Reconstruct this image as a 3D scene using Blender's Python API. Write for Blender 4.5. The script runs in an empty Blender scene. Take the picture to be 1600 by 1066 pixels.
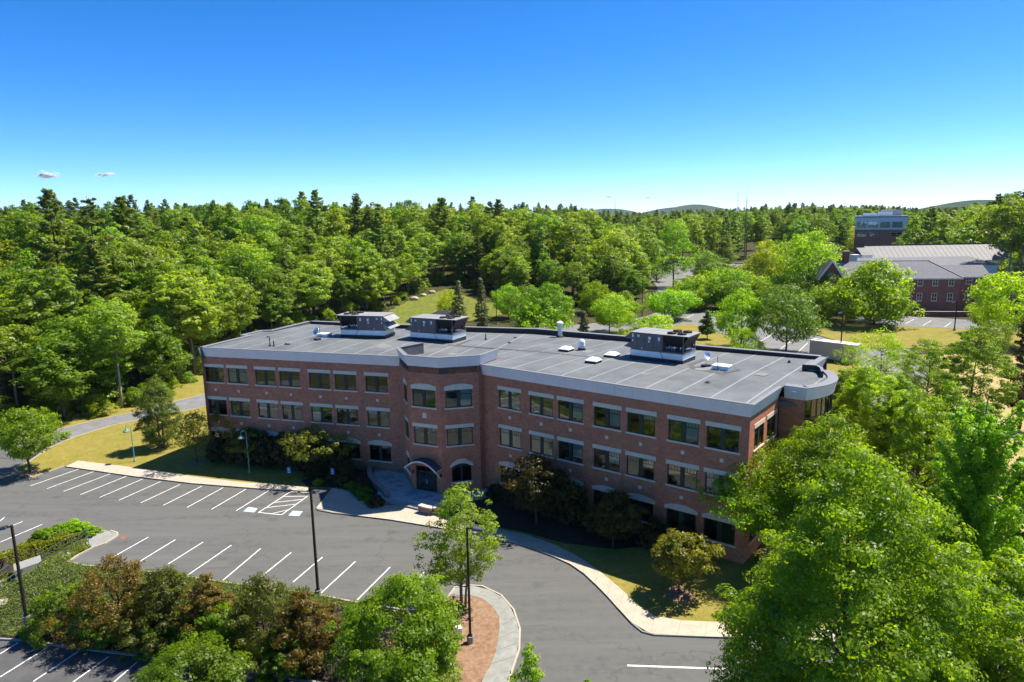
import bpy, math, random
import numpy as np
from mathutils import Matrix, Vector

sc = bpy.context.scene
col = sc.collection
R = math.radians

# ---------------------------------------------------------------- camera
PITCH, ROLL, CAM_H, FPX = R(10.375), R(-0.964), 30.0, 1067.0
_R0 = np.array([1.0, 0.0, 0.0])
_U0 = np.array([0.0, math.sin(PITCH), math.cos(PITCH)])
_F = np.array([0.0, math.cos(PITCH), -math.sin(PITCH)])
_RT = math.cos(ROLL) * _R0 + math.sin(ROLL) * _U0
_UP = -math.sin(ROLL) * _R0 + math.cos(ROLL) * _U0
cam_d = bpy.data.cameras.new('camera')
cam = bpy.data.objects.new('camera', cam_d)
col.objects.link(cam)
cam_d.sensor_width = 36.0
cam_d.lens = 36.0 * FPX / 1600.0
cam_d.clip_start = 0.5
cam_d.clip_end = 30000.0
cam.matrix_world = Matrix(((_RT[0], _UP[0], -_F[0], 0), (_RT[1], _UP[1], -_F[1], 0),
                           (_RT[2], _UP[2], -_F[2], CAM_H), (0, 0, 0, 1)))
sc.camera = cam

# ---------------------------------------------------------------- light
SUN_EL, SUN_AZ = 58.5, 64.0            # azimuth clockwise from +Y
w = bpy.data.worlds.new('World')
sc.world = w
w.use_nodes = True
nt = w.node_tree
bg = nt.nodes['Background']
sky = nt.nodes.new('ShaderNodeTexSky')
sky.sky_type = 'NISHITA'
sky.sun_disc = False
sky.sun_elevation = R(SUN_EL)
sky.sun_rotation = R(SUN_AZ)
sky.altitude = 200
sky.air_density = 0.38
sky.dust_density = 0.2
sky.ozone_density = 2.0
hs = nt.nodes.new('ShaderNodeHueSaturation')
hs.inputs['Saturation'].default_value = 1.38
nt.links.new(sky.outputs[0], hs.inputs['Color'])
tn = nt.nodes.new('ShaderNodeMix')
tn.data_type = 'RGBA'; tn.blend_type = 'MULTIPLY'
tn.inputs[0].default_value = 1.0
tn.inputs[7].default_value = (1.0, .965, 1.0, 1)
nt.links.new(hs.outputs[0], tn.inputs[6])
nt.links.new(tn.outputs[2], bg.inputs[0])
bg.inputs[1].default_value = 0.15
sd = bpy.data.lights.new('sun', 'SUN')
sd.energy = 5.0
sd.angle = R(0.53)
sd.color = (1.0, 0.92, 0.79)
so = bpy.data.objects.new('sun', sd)
col.objects.link(so)
_sv = Vector((math.cos(R(SUN_EL)) * math.sin(R(SUN_AZ)), math.cos(R(SUN_EL)) * math.cos(R(SUN_AZ)), math.sin(R(SUN_EL))))
so.rotation_euler = _sv.to_track_quat('Z', 'Y').to_euler()
so.location = (60, 60, 90)
sc.view_settings.view_transform = 'Standard'
sc.view_settings.look = 'None'
sc.view_settings.gamma = 1.0
sc.view_settings.use_curve_mapping = False
sc.view_settings.exposure = 1.0
sc.cycles.max_bounces = 6
sc.cycles.diffuse_bounces = 3
sc.cycles.glossy_bounces = 3
sc.cycles.transmission_bounces = 4
sc.cycles.transparent_max_bounces = 8
sc.cycles.use_denoising = True
sc.cycles.caustics_reflective = False
sc.cycles.caustics_refractive = False

# ---------------------------------------------------------------- surveying helpers
def ray(px, py):
    x = (px - 800.0) / FPX
    y = -(py - 533.0) / FPX
    return _F + x * _RT + y * _UP

def at(px, py, z=0.0):
    "ground point seen at a spot of the photograph, on the level z"
    d = ray(px, py)
    t = (z - CAM_H) / d[2]
    return np.array([d[0] * t, d[1] * t, z])

def atY(px, py, Y):
    "point seen at a spot of the photograph, Y metres north of the camera"
    d = ray(px, py)
    t = Y / d[1]
    return np.array([d[0] * t, Y, CAM_H + d[2] * t])

def px_of(p):
    v = np.asarray(p, float) - np.array([0, 0, CAM_H])
    dep = v @ _F
    return 800 + FPX * (v @ _RT) / dep, 533 - FPX * (v @ _UP) / dep

def tall(base, py):
    "height above base of a vertical seen up to row py"
    v = np.asarray(base, float)
    x, _ = px_of(v)
    d = ray(x, py)
    t = np.hypot(v[0], v[1]) / np.hypot(d[0], d[1])
    return CAM_H + t * d[2] - v[2]

# ---------------------------------------------------------------- scene helpers
def empty(name, loc=(0, 0, 0), rz=0.0, scale=None):
    o = bpy.data.objects.new(name, None)
    col.objects.link(o)
    o.location = tuple(float(v) for v in loc)
    o.rotation_euler = (0, 0, rz)
    if scale is not None:
        o.scale = scale if hasattr(scale, '__len__') else (scale,) * 3
    o.empty_display_size = 0.3
    return o

def tag(o, label=None, cat=None, group=None, kind=None):
    if label: o['label'] = label
    if cat: o['category'] = cat
    if group: o['group'] = group
    if kind: o['kind'] = kind
    return o

def link_mesh(name, me, parent=None, loc=None, rz=None):
    o = bpy.data.objects.new(name, me)
    col.objects.link(o)
    if parent is not None: o.parent = parent
    if loc is not None: o.location = tuple(float(v) for v in loc)
    if rz is not None: o.rotation_euler = (0, 0, rz)
    return o

def copy_tree(o, parent=None):
    c = o.copy()
    col.objects.link(c)
    if parent is not None: c.parent = parent
    for ch in o.children:
        copy_tree(ch, c)
    return c

class MB:
    "collects polygons, builds ONE mesh"
    def __init__(s):
        s.v, s.f, s.uv = [], [], []
        s.has_uv = False
    def poly(s, pts, uv=None):
        i = len(s.v)
        s.v += [tuple(float(c) for c in p) for p in pts]
        s.f.append(tuple(range(i, i + len(pts))))
        s.uv.append(uv)
        if uv: s.has_uv = True
        return s
    def box(s, c, size, rz=0.0, M=None):
        cx, cy, cz = c
        hx, hy, hz = size[0] / 2, size[1] / 2, size[2] / 2
        cr, sr = math.cos(rz), math.sin(rz)
        P = []
        for dz in (-hz, hz):
            for dx, dy in ((-hx, -hy), (hx, -hy), (hx, hy), (-hx, hy)):
                p = (cx + dx * cr - dy * sr, cy + dx * sr + dy * cr, cz + dz)
                if M is not None: p = tuple(M @ Vector(p))
                P.append(p)
        i = len(s.v)
        s.v += P
        for f in ((3, 2, 1, 0), (4, 5, 6, 7), (0, 1, 5, 4), (1, 2, 6, 5), (2, 3, 7, 6), (3, 0, 4, 7)):
            s.f.append(tuple(i + k for k in f)); s.uv.append(None)
        return s
    def bx(s, x0, x1, y0, y1, z0, z1, rz=0.0):
        return s.box(((x0 + x1) / 2, (y0 + y1) / 2, (z0 + z1) / 2), (x1 - x0, y1 - y0, z1 - z0), rz)
    def prism(s, pts, z0, z1):
        "upright prism over a plan polygon; z0, z1 numbers or functions"
        a = sum(pts[i][0] * pts[(i + 1) % len(pts)][1] - pts[(i + 1) % len(pts)][0] * pts[i][1] for i in range(len(pts)))
        if a < 0: pts = pts[::-1]
        f0 = z0 if callable(z0) else (lambda x, y: z0)
        f1 = z1 if callable(z1) else (lambda x, y: z1)
        n = len(pts); i = len(s.v)
        s.v += [(float(p[0]), float(p[1]), float(f0(p[0], p[1]))) for p in pts]
        s.v += [(float(p[0]), float(p[1]), float(f1(p[0], p[1]))) for p in pts]
        s.f.append(tuple(i + n + k for k in range(n))); s.uv.append(None)
        s.f.append(tuple(i + k for k in reversed(range(n)))); s.uv.append(None)
        for k in range(n):
            k2 = (k + 1) % n
            s.f.append((i + k, i + k2, i + n + k2, i + n + k)); s.uv.append(None)
        return s
    def hexa(s, lo, hi):
        "eight corner solid: lo four points, hi four points in the same order"
        i = len(s.v)
        s.v += [tuple(float(c) for c in p) for p in list(lo) + list(hi)]
        for f in ((3, 2, 1, 0), (4, 5, 6, 7), (0, 1, 5, 4), (1, 2, 6, 5), (2, 3, 7, 6), (3, 0, 4, 7)):
            s.f.append(tuple(i + k for k in f)); s.uv.append(None)
        return s
    def tube(s, path, radii, n=8, cap=True):
        path = [Vector([float(c) for c in p]) for p in path]
        if not hasattr(radii, '__len__'): radii = [radii] * len(path)
        rings = []
        ref = None
        for k, p in enumerate(path):
            t = (path[min(k + 1, len(path) - 1)] - path[max(k - 1, 0)])
            if t.length < 1e-9: t = Vector((0, 0, 1))
            t.normalize()
            if ref is None:
                ref = Vector((1, 0, 0)) if abs(t.x) < .9 else Vector((0, 1, 0))
            a = ref - t * ref.dot(t)
            if a.length < 1e-6: a = t.orthogonal()
            a.normalize(); ref = a
            b = t.cross(a)
            i = len(s.v)
            for j in range(n):
                q = 2 * math.pi * j / n
                v = p + (a * math.cos(q) + b * math.sin(q)) * radii[k]
                s.v.append(tuple(v))
            rings.append(i)
        for a, b in zip(rings[:-1], rings[1:]):
            for j in range(n):
                j2 = (j + 1) % n
                s.f.append((a + j, a + j2, b + j2, b + j)); s.uv.append(None)
        if cap:
            s.f.append(tuple(rings[0] + j for j in reversed(range(n)))); s.uv.append(None)
            s.f.append(tuple(rings[-1] + j for j in range(n))); s.uv.append(None)
        return s
    def lathe(s, prof, n=16, c=(0, 0, 0)):
        rings = []
        for r, z in prof:
            i = len(s.v)
            for j in range(n):
                q = 2 * math.pi * j / n
                s.v.append((c[0] + r * math.cos(q), c[1] + r * math.sin(q), c[2] + z))
            rings.append(i)
        for a, b in zip(rings[:-1], rings[1:]):
            for j in range(n):
                j2 = (j + 1) % n
                s.f.append((a + j, a + j2, b + j2, b + j)); s.uv.append(None)
        s.f.append(tuple(rings[0] + j for j in reversed(range(n)))); s.uv.append(None)
        s.f.append(tuple(rings[-1] + j for j in range(n))); s.uv.append(None)
        return s
    def mesh(s, name, mat, smooth=False):
        me = bpy.data.meshes.new(name)
        me.from_pydata(s.v, [], s.f)
        if s.has_uv:
            ul = me.uv_layers.new(name='UVMap')
            k = 0
            for f, u in zip(s.f, s.uv):
                for j in range(len(f)):
                    if u: ul.data[k].uv = u[j]
                    k += 1
        if mat is not None: me.materials.append(mat)
        if smooth:
            me.polygons.foreach_set('use_smooth', [True] * len(me.polygons))
        me.update()
        return me
    def build(s, name, mat, parent=None, loc=None, rz=None, smooth=False):
        return link_mesh(name, s.mesh(name, mat, smooth), parent, loc, rz)

# ---------------------------------------------------------------- materials
def new_mat(name):
    m = bpy.data.materials.new(name)
    m.use_nodes = True
    n = m.node_tree
    return m, n, n.nodes['Principled BSDF']

def N(nt_, typ, **kw):
    x = nt_.nodes.new(typ)
    for k, v in kw.items():
        if k in x.inputs.keys(): x.inputs[k].default_value = v
        else: setattr(x, k, v)
    return x

def plain(name, c, rough=.6, metal=0.0, var=.12, scale=3.0, bump=0.0, spec=.4, coords='Object', stretch=None):
    m, n, b = new_mat(name)
    b.inputs['Roughness'].default_value = rough
    b.inputs['Metallic'].default_value = metal
    b.inputs['Specular IOR Level'].default_value = spec
    tc = N(n, 'ShaderNodeTexCoord')
    src = tc.outputs[coords]
    if stretch:
        mp = N(n, 'ShaderNodeMapping'); mp.inputs['Scale'].default_value = stretch
        n.links.new(src, mp.inputs[0]); src = mp.outputs[0]
    no = N(n, 'ShaderNodeTexNoise', Scale=scale, Detail=6.0, Roughness=.6)
    n.links.new(src, no.inputs['Vector'])
    mix = N(n, 'ShaderNodeMix', data_type='RGBA')
    mix.inputs[6].default_value = (*[max(0, x * (1 - var)) for x in c], 1)
    mix.inputs[7].default_value = (*[min(1, x * (1 + var)) for x in c], 1)
    rp = N(n, 'ShaderNodeMapRange'); rp.inputs[1].default_value = .3; rp.inputs[2].default_value = .7
    n.links.new(no.outputs[0], rp.inputs[0]); n.links.new(rp.outputs[0], mix.inputs[0])
    n.links.new(mix.outputs[2], b.inputs['Base Color'])
    if bump:
        bp = N(n, 'ShaderNodeBump', Strength=bump, Distance=.02)
        n.links.new(no.outputs[0], bp.inputs['Height']); n.links.new(bp.outputs[0], b.inputs['Normal'])
    return m

def layered(name, cols, scales, rough=.9, spec=.2, bump=.3, fine=(40.0, .12), stretch=None, thr=(.35, .65)):
    "ground like material: base colour with blotches at several sizes and a fine grain"
    m, n, b = new_mat(name)
    b.inputs['Roughness'].default_value = rough
    b.inputs['Specular IOR Level'].default_value = spec
    tc = N(n, 'ShaderNodeTexCoord')
    prev = None
    for i, (c, s) in enumerate(zip(cols[1:], scales)):
        no = N(n, 'ShaderNodeTexNoise', Scale=s, Detail=5.0, Roughness=.62, Distortion=.4)
        src = tc.outputs['Object']
        if stretch and i in stretch:
            mp = N(n, 'ShaderNodeMapping'); mp.inputs['Scale'].default_value = stretch[i][0]; mp.inputs['Rotation'].default_value = (0, 0, stretch[i][1])
            n.links.new(src, mp.inputs[0]); src = mp.outputs[0]
        n.links.new(src, no.inputs['Vector'])
        rp = N(n, 'ShaderNodeMapRange'); rp.inputs[1].default_value = thr[0]; rp.inputs[2].default_value = thr[1]
        n.links.new(no.outputs[0], rp.inputs[0])
        mix = N(n, 'ShaderNodeMix', data_type='RGBA')
        if prev is None: mix.inputs[6].default_value = (*cols[0], 1)
        else: n.links.new(prev, mix.inputs[6])
        mix.inputs[7].default_value = (*c, 1)
        n.links.new(rp.outputs[0], mix.inputs[0])
        prev = mix.outputs[2]
    fn = N(n, 'ShaderNodeTexNoise', Scale=fine[0], Detail=3.0, Roughness=.7)
    n.links.new(tc.outputs['Object'], fn.inputs['Vector'])
    rp = N(n, 'ShaderNodeMapRange'); rp.inputs[1].default_value = .25; rp.inputs[2].default_value = .75
    rp.inputs[3].default_value = 1 - fine[1]; rp.inputs[4].default_value = 1 + fine[1]
    n.links.new(fn.outputs[0], rp.inputs[0])
    mu = N(n, 'ShaderNodeVectorMath', operation='SCALE')
    n.links.new(prev, mu.inputs[0]); n.links.new(rp.outputs[0], mu.inputs['Scale'])
    n.links.new(mu.outputs[0], b.inputs['Base Color'])
    if bump:
        bp = N(n, 'ShaderNodeBump', Strength=bump, Distance=.03)
        n.links.new(fn.outputs[0], bp.inputs['Height']); n.links.new(bp.outputs[0], b.inputs['Normal'])
    return m

def asphalt_mat(name, base, pale, dark, lane_rot):
    "tarmac with broad wear, aggregate, thin meandering cracks and oil spots"
    m = layered(name, [base, pale, dark, tuple(x * 1.08 for x in base)], [.07, .3, 1.3], rough=.88, spec=.25, bump=.25, fine=(30.0, .16), stretch={0: ((.25, 1.6, 1), lane_rot), 1: ((.2, 2.2, 1), lane_rot)})
    n = m.node_tree; b = n.nodes['Principled BSDF']
    src = b.inputs['Base Color'].links[0].from_socket
    tc = N(n, 'ShaderNodeTexCoord')
    wob = N(n, 'ShaderNodeTexNoise', Scale=.5, Detail=4.0)
    n.links.new(tc.outputs['Object'], wob.inputs['Vector'])
    mx = N(n, 'ShaderNodeMix', data_type='VECTOR'); mx.inputs[0].default_value = .18
    n.links.new(tc.outputs['Object'], mx.inputs[4]); 
    sc_ = N(n, 'ShaderNodeVectorMath', operation='SCALE'); sc_.inputs['Scale'].default_value = 12.0
    n.links.new(wob.outputs['Color'], sc_.inputs[0]); ad = N(n, 'ShaderNodeVectorMath', operation='ADD')
    s2 = N(n, 'ShaderNodeVectorMath', operation='SCALE'); s2.inputs['Scale'].default_value = .22
    n.links.new(sc_.outputs[0], s2.inputs[0]); n.links.new(tc.outputs['Object'], ad.inputs[0]); n.links.new(s2.outputs[0], ad.inputs[1])
    vo = N(n, 'ShaderNodeTexVoronoi', feature='DISTANCE_TO_EDGE', Scale=.085)
    n.links.new(ad.outputs[0], vo.inputs['Vector'])
    cr = N(n, 'ShaderNodeMapRange'); cr.inputs[1].default_value = .0; cr.inputs[2].default_value = .006; cr.inputs[3].default_value = .80; cr.inputs[4].default_value = 1.0
    n.links.new(vo.outputs['Distance'], cr.inputs[0])
    ol = N(n, 'ShaderNodeTexVoronoi', feature='F1', Scale=.33)
    n.links.new(ad.outputs[0], ol.inputs['Vector'])
    orr = N(n, 'ShaderNodeMapRange'); orr.inputs[1].default_value = .05; orr.inputs[2].default_value = .22; orr.inputs[3].default_value = .80; orr.inputs[4].default_value = 1.0
    n.links.new(ol.outputs['Distance'], orr.inputs[0])
    m1 = N(n, 'ShaderNodeMath', operation='MULTIPLY'); n.links.new(cr.outputs[0], m1.inputs[0]); n.links.new(orr.outputs[0], m1.inputs[1])
    mu = N(n, 'ShaderNodeVectorMath', operation='SCALE'); n.links.new(src, mu.inputs[0]); n.links.new(m1.outputs[0], mu.inputs['Scale'])
    n.links.new(mu.outputs[0], b.inputs['Base Color'])
    return m

def brick_mat(name, c1, c2, mortar, bw=.25, bh=.095):
    m, n, b = new_mat(name)
    b.inputs['Roughness'].default_value = .85
    b.inputs['Specular IOR Level'].default_value = .25
    uv = N(n, 'ShaderNodeUVMap')
    br = N(n, 'ShaderNodeTexBrick')
    br.inputs['Color1'].default_value = (*c1, 1); br.inputs['Color2'].default_value = (*c2, 1); br.inputs['Mortar'].default_value = (*mortar, 1)
    br.inputs['Scale'].default_value = 1.0
    br.inputs['Mortar Size'].default_value = .011
    br.inputs['Mortar Smooth'].default_value = .3
    br.inputs['Bias'].default_value = -.1
    br.inputs['Brick Width'].default_value = bw
    br.inputs['Row Height'].default_value = bh
    n.links.new(uv.outputs[0], br.inputs['Vector'])
    no = N(n, 'ShaderNodeTexNoise', Scale=.9, Detail=6.0, Roughness=.65)
    n.links.new(uv.outputs[0], no.inputs['Vector'])
    rp = N(n, 'ShaderNodeMapRange'); rp.inputs[1].default_value = .3; rp.inputs[2].default_value = .7; rp.inputs[3].default_value = .82; rp.inputs[4].default_value = 1.16
    n.links.new(no.outputs[0], rp.inputs[0])
    mu = N(n, 'ShaderNodeVectorMath', operation='SCALE')
    n.links.new(br.outputs[0], mu.inputs[0]); n.links.new(rp.outputs[0], mu.inputs['Scale'])
    n.links.new(mu.outputs[0], b.inputs['Base Color'])
    bp = N(n, 'ShaderNodeBump', Strength=.5, Distance=.01, invert=True)
    n.links.new(br.outputs['Fac'], bp.inputs['Height']); n.links.new(bp.outputs[0], b.inputs['Normal'])
    return m

def leaf_mat(name, dark, light, trans, tmix=.42, rough=.45, objvar=.22, hue=.012):
    m = bpy.data.materials.new(name)
    m.use_nodes = True
    n = m.node_tree
    n.nodes.clear()
    out = N(n, 'ShaderNodeOutputMaterial')
    at_ = N(n, 'ShaderNodeAttribute', attribute_name='tint')
    mix = N(n, 'ShaderNodeMix', data_type='RGBA')
    mix.inputs[6].default_value = (dark[0] * 1.55, dark[1] * 1.34, dark[2] * .6, 1); mix.inputs[7].default_value = (light[0] * 2.02, light[1] * 1.68, light[2] * .6, 1)
    n.links.new(at_.outputs['Fac'], mix.inputs[0])
    oi = N(n, 'ShaderNodeObjectInfo')
    hs_ = N(n, 'ShaderNodeHueSaturation')
    r1 = N(n, 'ShaderNodeMapRange'); r1.inputs[3].default_value = .5 - hue; r1.inputs[4].default_value = .5 + hue
    r2 = N(n, 'ShaderNodeMapRange'); r2.inputs[3].default_value = 1 - objvar; r2.inputs[4].default_value = 1 + objvar
    wn = N(n, 'ShaderNodeTexWhiteNoise', noise_dimensions='1D')
    n.links.new(oi.outputs['Random'], wn.inputs['W'])
    n.links.new(wn.outputs['Value'], r1.inputs[0]); n.links.new(oi.outputs['Random'], r2.inputs[0])
    n.links.new(r1.outputs[0], hs_.inputs['Hue']); n.links.new(r2.outputs[0], hs_.inputs['Value'])
    n.links.new(mix.outputs[2], hs_.inputs['Color'])
    pb = N(n, 'ShaderNodeBsdfPrincipled', Roughness=rough)
    pb.inputs['Specular IOR Level'].default_value = .3
    n.links.new(hs_.outputs[0], pb.inputs['Base Color'])
    tr = N(n, 'ShaderNodeBsdfTranslucent')
    tm = N(n, 'ShaderNodeMix', data_type='RGBA', blend_type='MULTIPLY')
    tm.inputs[0].default_value = 1.0
    tm.inputs[7].default_value = (trans[0] * 1.65, trans[1] * 1.6, trans[2] * .7, 1)
    n.links.new(hs_.outputs[0], tm.inputs[6])
    n.links.new(tm.outputs[2], tr.inputs[0])
    ms = N(n, 'ShaderNodeMixShader'); ms.inputs[0].default_value = tmix
    n.links.new(pb.outputs[0], ms.inputs[1]); n.links.new(tr.outputs[0], ms.inputs[2])
    n.links.new(ms.outputs[0], out.inputs[0])
    return m

def glass_mat(name, tint=(.35, .42, .40), refl=.16, rough=.0):
    m = bpy.data.materials.new(name)
    m.use_nodes = True
    n = m.node_tree
    n.nodes.clear()
    out = N(n, 'ShaderNodeOutputMaterial')
    tr = N(n, 'ShaderNodeBsdfTransparent'); tr.inputs[0].default_value = (*tint, 1)
    gl = N(n, 'ShaderNodeBsdfGlossy', Roughness=rough); gl.inputs[0].default_value = (.9, .95, .93, 1)
    fr = N(n, 'ShaderNodeFresnel', IOR=1.5)
    ad = N(n, 'ShaderNodeMath', operation='ADD'); ad.inputs[1].default_value = refl
    n.links.new(fr.outputs[0], ad.inputs[0])
    tc = N(n, 'ShaderNodeTexCoord')
    no = N(n, 'ShaderNodeTexNoise', Scale=.7, Detail=1.0)
    n.links.new(tc.outputs['Object'], no.inputs['Vector'])
    bp = N(n, 'ShaderNodeBump', Strength=.06, Distance=.05)
    n.links.new(no.outputs[0], bp.inputs['Height']); n.links.new(bp.outputs[0], gl.inputs['Normal'])
    ms = N(n, 'ShaderNodeMixShader')
    n.links.new(ad.outputs[0], ms.inputs[0]); n.links.new(tr.outputs[0], ms.inputs[1]); n.links.new(gl.outputs[0], ms.inputs[2])
    n.links.new(ms.outputs[0], out.inputs[0])
    return m

def emit_mat(name, c, s):
    m, n, b = new_mat(name)
    b.inputs['Base Color'].default_value = (.7, .7, .7, 1)
    b.inputs['Emission Color'].default_value = (*c, 1)
    b.inputs['Emission Strength'].default_value = s
    return m

M = {}
M['brick'] = brick_mat('brick', (.56, .150, .070), (.30, .075, .038), (.58, .39, .26))
M['brick_far'] = brick_mat('brick_far', (.30, .095, .065), (.24, .075, .055), (.34, .24, .2))
M['stone'] = plain('limestone', (.70, .58, .46), .8, var=.08, scale=2.0)
M['panel'] = plain('fascia_panel', (.86, .76, .73), .5, var=.05, scale=.6)
M['coping'] = plain('coping_metal', (.20, .205, .21), .5, metal=.1, var=.06, scale=.8)
M['membrane'] = layered('roof_membrane', [(.094, .105, .112), (.124, .136, .142), (.074, .083, .090), (.142, .154, .158)], [.12, .5, .25], rough=.72, spec=.3, bump=.05, fine=(7.0, .06))
M['seam'] = plain('seam_tape', (.24, .245, .245), .7, var=.15, scale=1.0)
M['black'] = plain('black_membrane', (.022, .022, .026), .6, var=.2)
M['frame'] = plain('window_frame_green', (.018, .035, .030), .4, var=.1)
M['glass'] = glass_mat('window_glass', (.80, .86, .84), .05)
M['glass_dark'] = glass_mat('dark_glass', (.2, .24, .24), .12)
M['blind'] = plain('blind', (.62, .68, .72), .7, var=.05, scale=4)
M['inside'] = plain('interior', (.16, .15, .14), .9, var=.1)
M['floor_in'] = plain('carpet', (.06, .06, .065), .95, var=.1)
M['lamp_on'] = emit_mat('ceiling_lamp', (1, .96, .88), 2.2)
M['asphalt'] = asphalt_mat('asphalt', (.102, .103, .100), (.138, .138, .132), (.080, .081, .080), R(12))
M['asphalt_new'] = layered('asphalt_dark', [(.078, .079, .082), (.098, .098, .10), (.068, .069, .072)], [.15, .8], rough=.88, spec=.25, bump=.25, fine=(30.0, .14))
M['asphalt_old'] = layered('asphalt_pale', [(.17, .172, .176), (.21, .21, .21), (.145, .147, .15)], [.1, .5], rough=.9, spec=.2, bump=.2, fine=(20.0, .1))
M['paint'] = plain('road_paint', (.70, .70, .68), .7, var=.16, scale=3.0)
M['paint_blue'] = plain('pale_blue_paint', (.36, .56, .66), .7, var=.15, scale=3.0)
M['concrete'] = layered('concrete', [(.42, .365, .285), (.47, .41, .325), (.37, .32, .255)], [.35, 1.7], rough=.9, spec=.2, bump=.1, fine=(25.0, .07))
M['concrete_grey'] = layered('concrete_grey', [(.25, .255, .235), (.30, .30, .28), (.21, .215, .20)], [.4, 1.8], rough=.9, spec=.2, bump=.1, fine=(25.0, .1))
M['paver2'] = layered('paver_dark', [(.33, .33, .33), (.37, .37, .36), (.29, .29, .29)], [.6, 2.0], rough=.9, spec=.2, bump=.1, fine=(18.0, .08))
M['paver'] = layered('paver', [(.47, .47, .45), (.53, .52, .50), (.41, .41, .40)], [.6, 2.0], rough=.9, spec=.2, bump=.1, fine=(18.0, .08))
M['lawn'] = layered('dry_lawn', [(.235, .185, .040), (.135, .145, .026), (.30, .225, .070), (.18, .17, .03)], [.14, .55, 2.2], rough=.95, spec=.1, bump=.6, fine=(9.0, .28))
M['lawn_green'] = layered('green_lawn', [(.14, .16, .025), (.20, .19, .035), (.085, .115, .02)], [.2, .8], rough=.95, spec=.1, bump=.6, fine=(9.0, .28))
M['hay'] = layered('dry_field', [(.34, .255, .10), (.25, .20, .07), (.42, .33, .15)], [.12, .9], rough=.95, spec=.1, bump=.6, fine=(7.0, .25), stretch={1: ((2.2, .15, 1), R(8))})
M['floor_wood'] = layered('forest_floor', [(.05, .04, .02), (.09, .075, .03), (.035, .045, .012)], [.1, .4], rough=.95, spec=.1, bump=.6, fine=(4.0, .3))
M['mulch'] = layered('bark_mulch', [(.22, .135, .085), (.155, .09, .055), (.29, .19, .125)], [.6, 3.0], rough=.95, spec=.1, bump=.9, fine=(22.0, .38))
M['mulch_dark'] = layered('dark_mulch', [(.045, .035, .028), (.065, .05, .038), (.03, .024, .02)], [.6, 3.0], rough=.95, spec=.1, bump=.9, fine=(22.0, .38))
M['bronze'] = plain('bronze_paint', (.020, .015, .013), .45, var=.1)
M['steel_rail'] = plain('rail_paint', (.075, .13, .13), .4, var=.1)
M['verdigris'] = plain('verdigris', (.16, .34, .31), .45, var=.1)
M['lens'] = plain('lamp_lens', (.65, .66, .68), .25, var=.03)
M['galv'] = plain('galvanised', (.50, .62, .72), .35, metal=.55, var=.12, scale=1.2)
M['cab'] = plain('cabinet_brown', (.125, .108, .108), .5, var=.1, scale=.8)
M['cabtop'] = plain('cabinet_top', (.27, .265, .255), .5, var=.12, scale=.8)
M['dark'] = plain('dark_metal', (.02, .02, .022), .5, var=.2)
M['white'] = plain('white_paint', (.74, .75, .76), .45, var=.05)
M['blue'] = plain('sign_blue', (.02, .16, .52), .4, var=.03)
M['skylight'] = plain('skylight_dome', (.78, .80, .82), .25, var=.03)
M['bark'] = plain('bark', (.085, .065, .050), .9, var=.35, scale=4.0, bump=.6, stretch=(3, 3, .6))
M['bark_grey'] = plain('bark_grey', (.17, .15, .13), .9, var=.3, scale=4.0, bump=.6, stretch=(3, 3, .6))
M['bark_dead'] = plain('bark_dead', (.22, .20, .18), .9, var=.2, scale=4.0)
M['wallstone'] = plain('wall_stone', (.24, .17, .135), .85, var=.3, scale=2.5, bump=.4)
M['capstone'] = plain('cap_stone', (.46, .41, .36), .85, var=.12, scale=2.0)
M['shingle'] = layered('roof_shingle', [(.175, .175, .19), (.205, .205, .215), (.15, .15, .165)], [.3, 1.5], rough=.9, spec=.2, bump=.2, fine=(6.0, .12))
M['metalroof'] = plain('metal_roof', (.115, .118, .128), .65, var=.12, scale=.4)
M['trim'] = plain('white_trim', (.72, .70, .67), .6, var=.05)
M['beige'] = plain('trailer_beige', (.40, .355, .27), .45, var=.05, scale=.6)
M['tyre'] = plain('tyre', (.02, .02, .02), .8, var=.2)
M['canopy'] = plain('canopy_metal', (.085, .085, .135), .35, metal=.3, var=.1)
M['boulder'] = plain('boulder', (.42, .37, .30), .9, var=.2, scale=3, bump=.4)
M['iron'] = plain('rusty_iron', (.20, .10, .065), .8, var=.25, scale=5)
M['car_white'] = plain('car_paint_white', (.72, .73, .74), .25, var=.02)
M['car_dark'] = plain('car_paint_dark', (.03, .035, .045), .25, var=.05)
M['car_silver'] = plain('car_paint_silver', (.42, .43, .44), .3, var=.03)

# leaves: dark and light of the leaf itself, then how sunlight comes through it
M['leaf_wood'] = leaf_mat('leaf_woods', (.044, .092, .016), (.088, .158, .024), (1.9, 2.0, .9))
M['leaf_wood2'] = leaf_mat('leaf_woods_pale', (.064, .112, .028), (.112, .178, .044), (1.8, 1.9, .9))
M['leaf_pine'] = leaf_mat('needle_pine', (.060, .104, .030), (.112, .172, .042), (1.6, 1.7, .8), tmix=.28, objvar=.25)
M['leaf_spruce'] = leaf_mat('needle_blue_spruce', (.075, .105, .092), (.12, .155, .13), (1.2, 1.2, 1.0), tmix=.2)
M['leaf_maple'] = leaf_mat('leaf_maple', (.055, .115, .010), (.105, .185, .016), (2.0, 2.0, .8), tmix=.45)
M['leaf_lime'] = leaf_mat('leaf_lime', (.080, .170, .010), (.125, .225, .014), (1.8, 1.8, .8), tmix=.45)
M['leaf_yellow'] = leaf_mat('leaf_yellow', (.105, .165, .008), (.150, .215, .010), (1.7, 1.6, .7), tmix=.45)
M['leaf_olive'] = leaf_mat('leaf_willow', (.052, .098, .036), (.080, .140, .050), (1.6, 1.7, .9))
M['leaf_crab'] = leaf_mat('leaf_bronze_gold', (.056, .076, .018), (.100, .132, .032), (1.6, 1.5, .8), tmix=.4)
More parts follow.
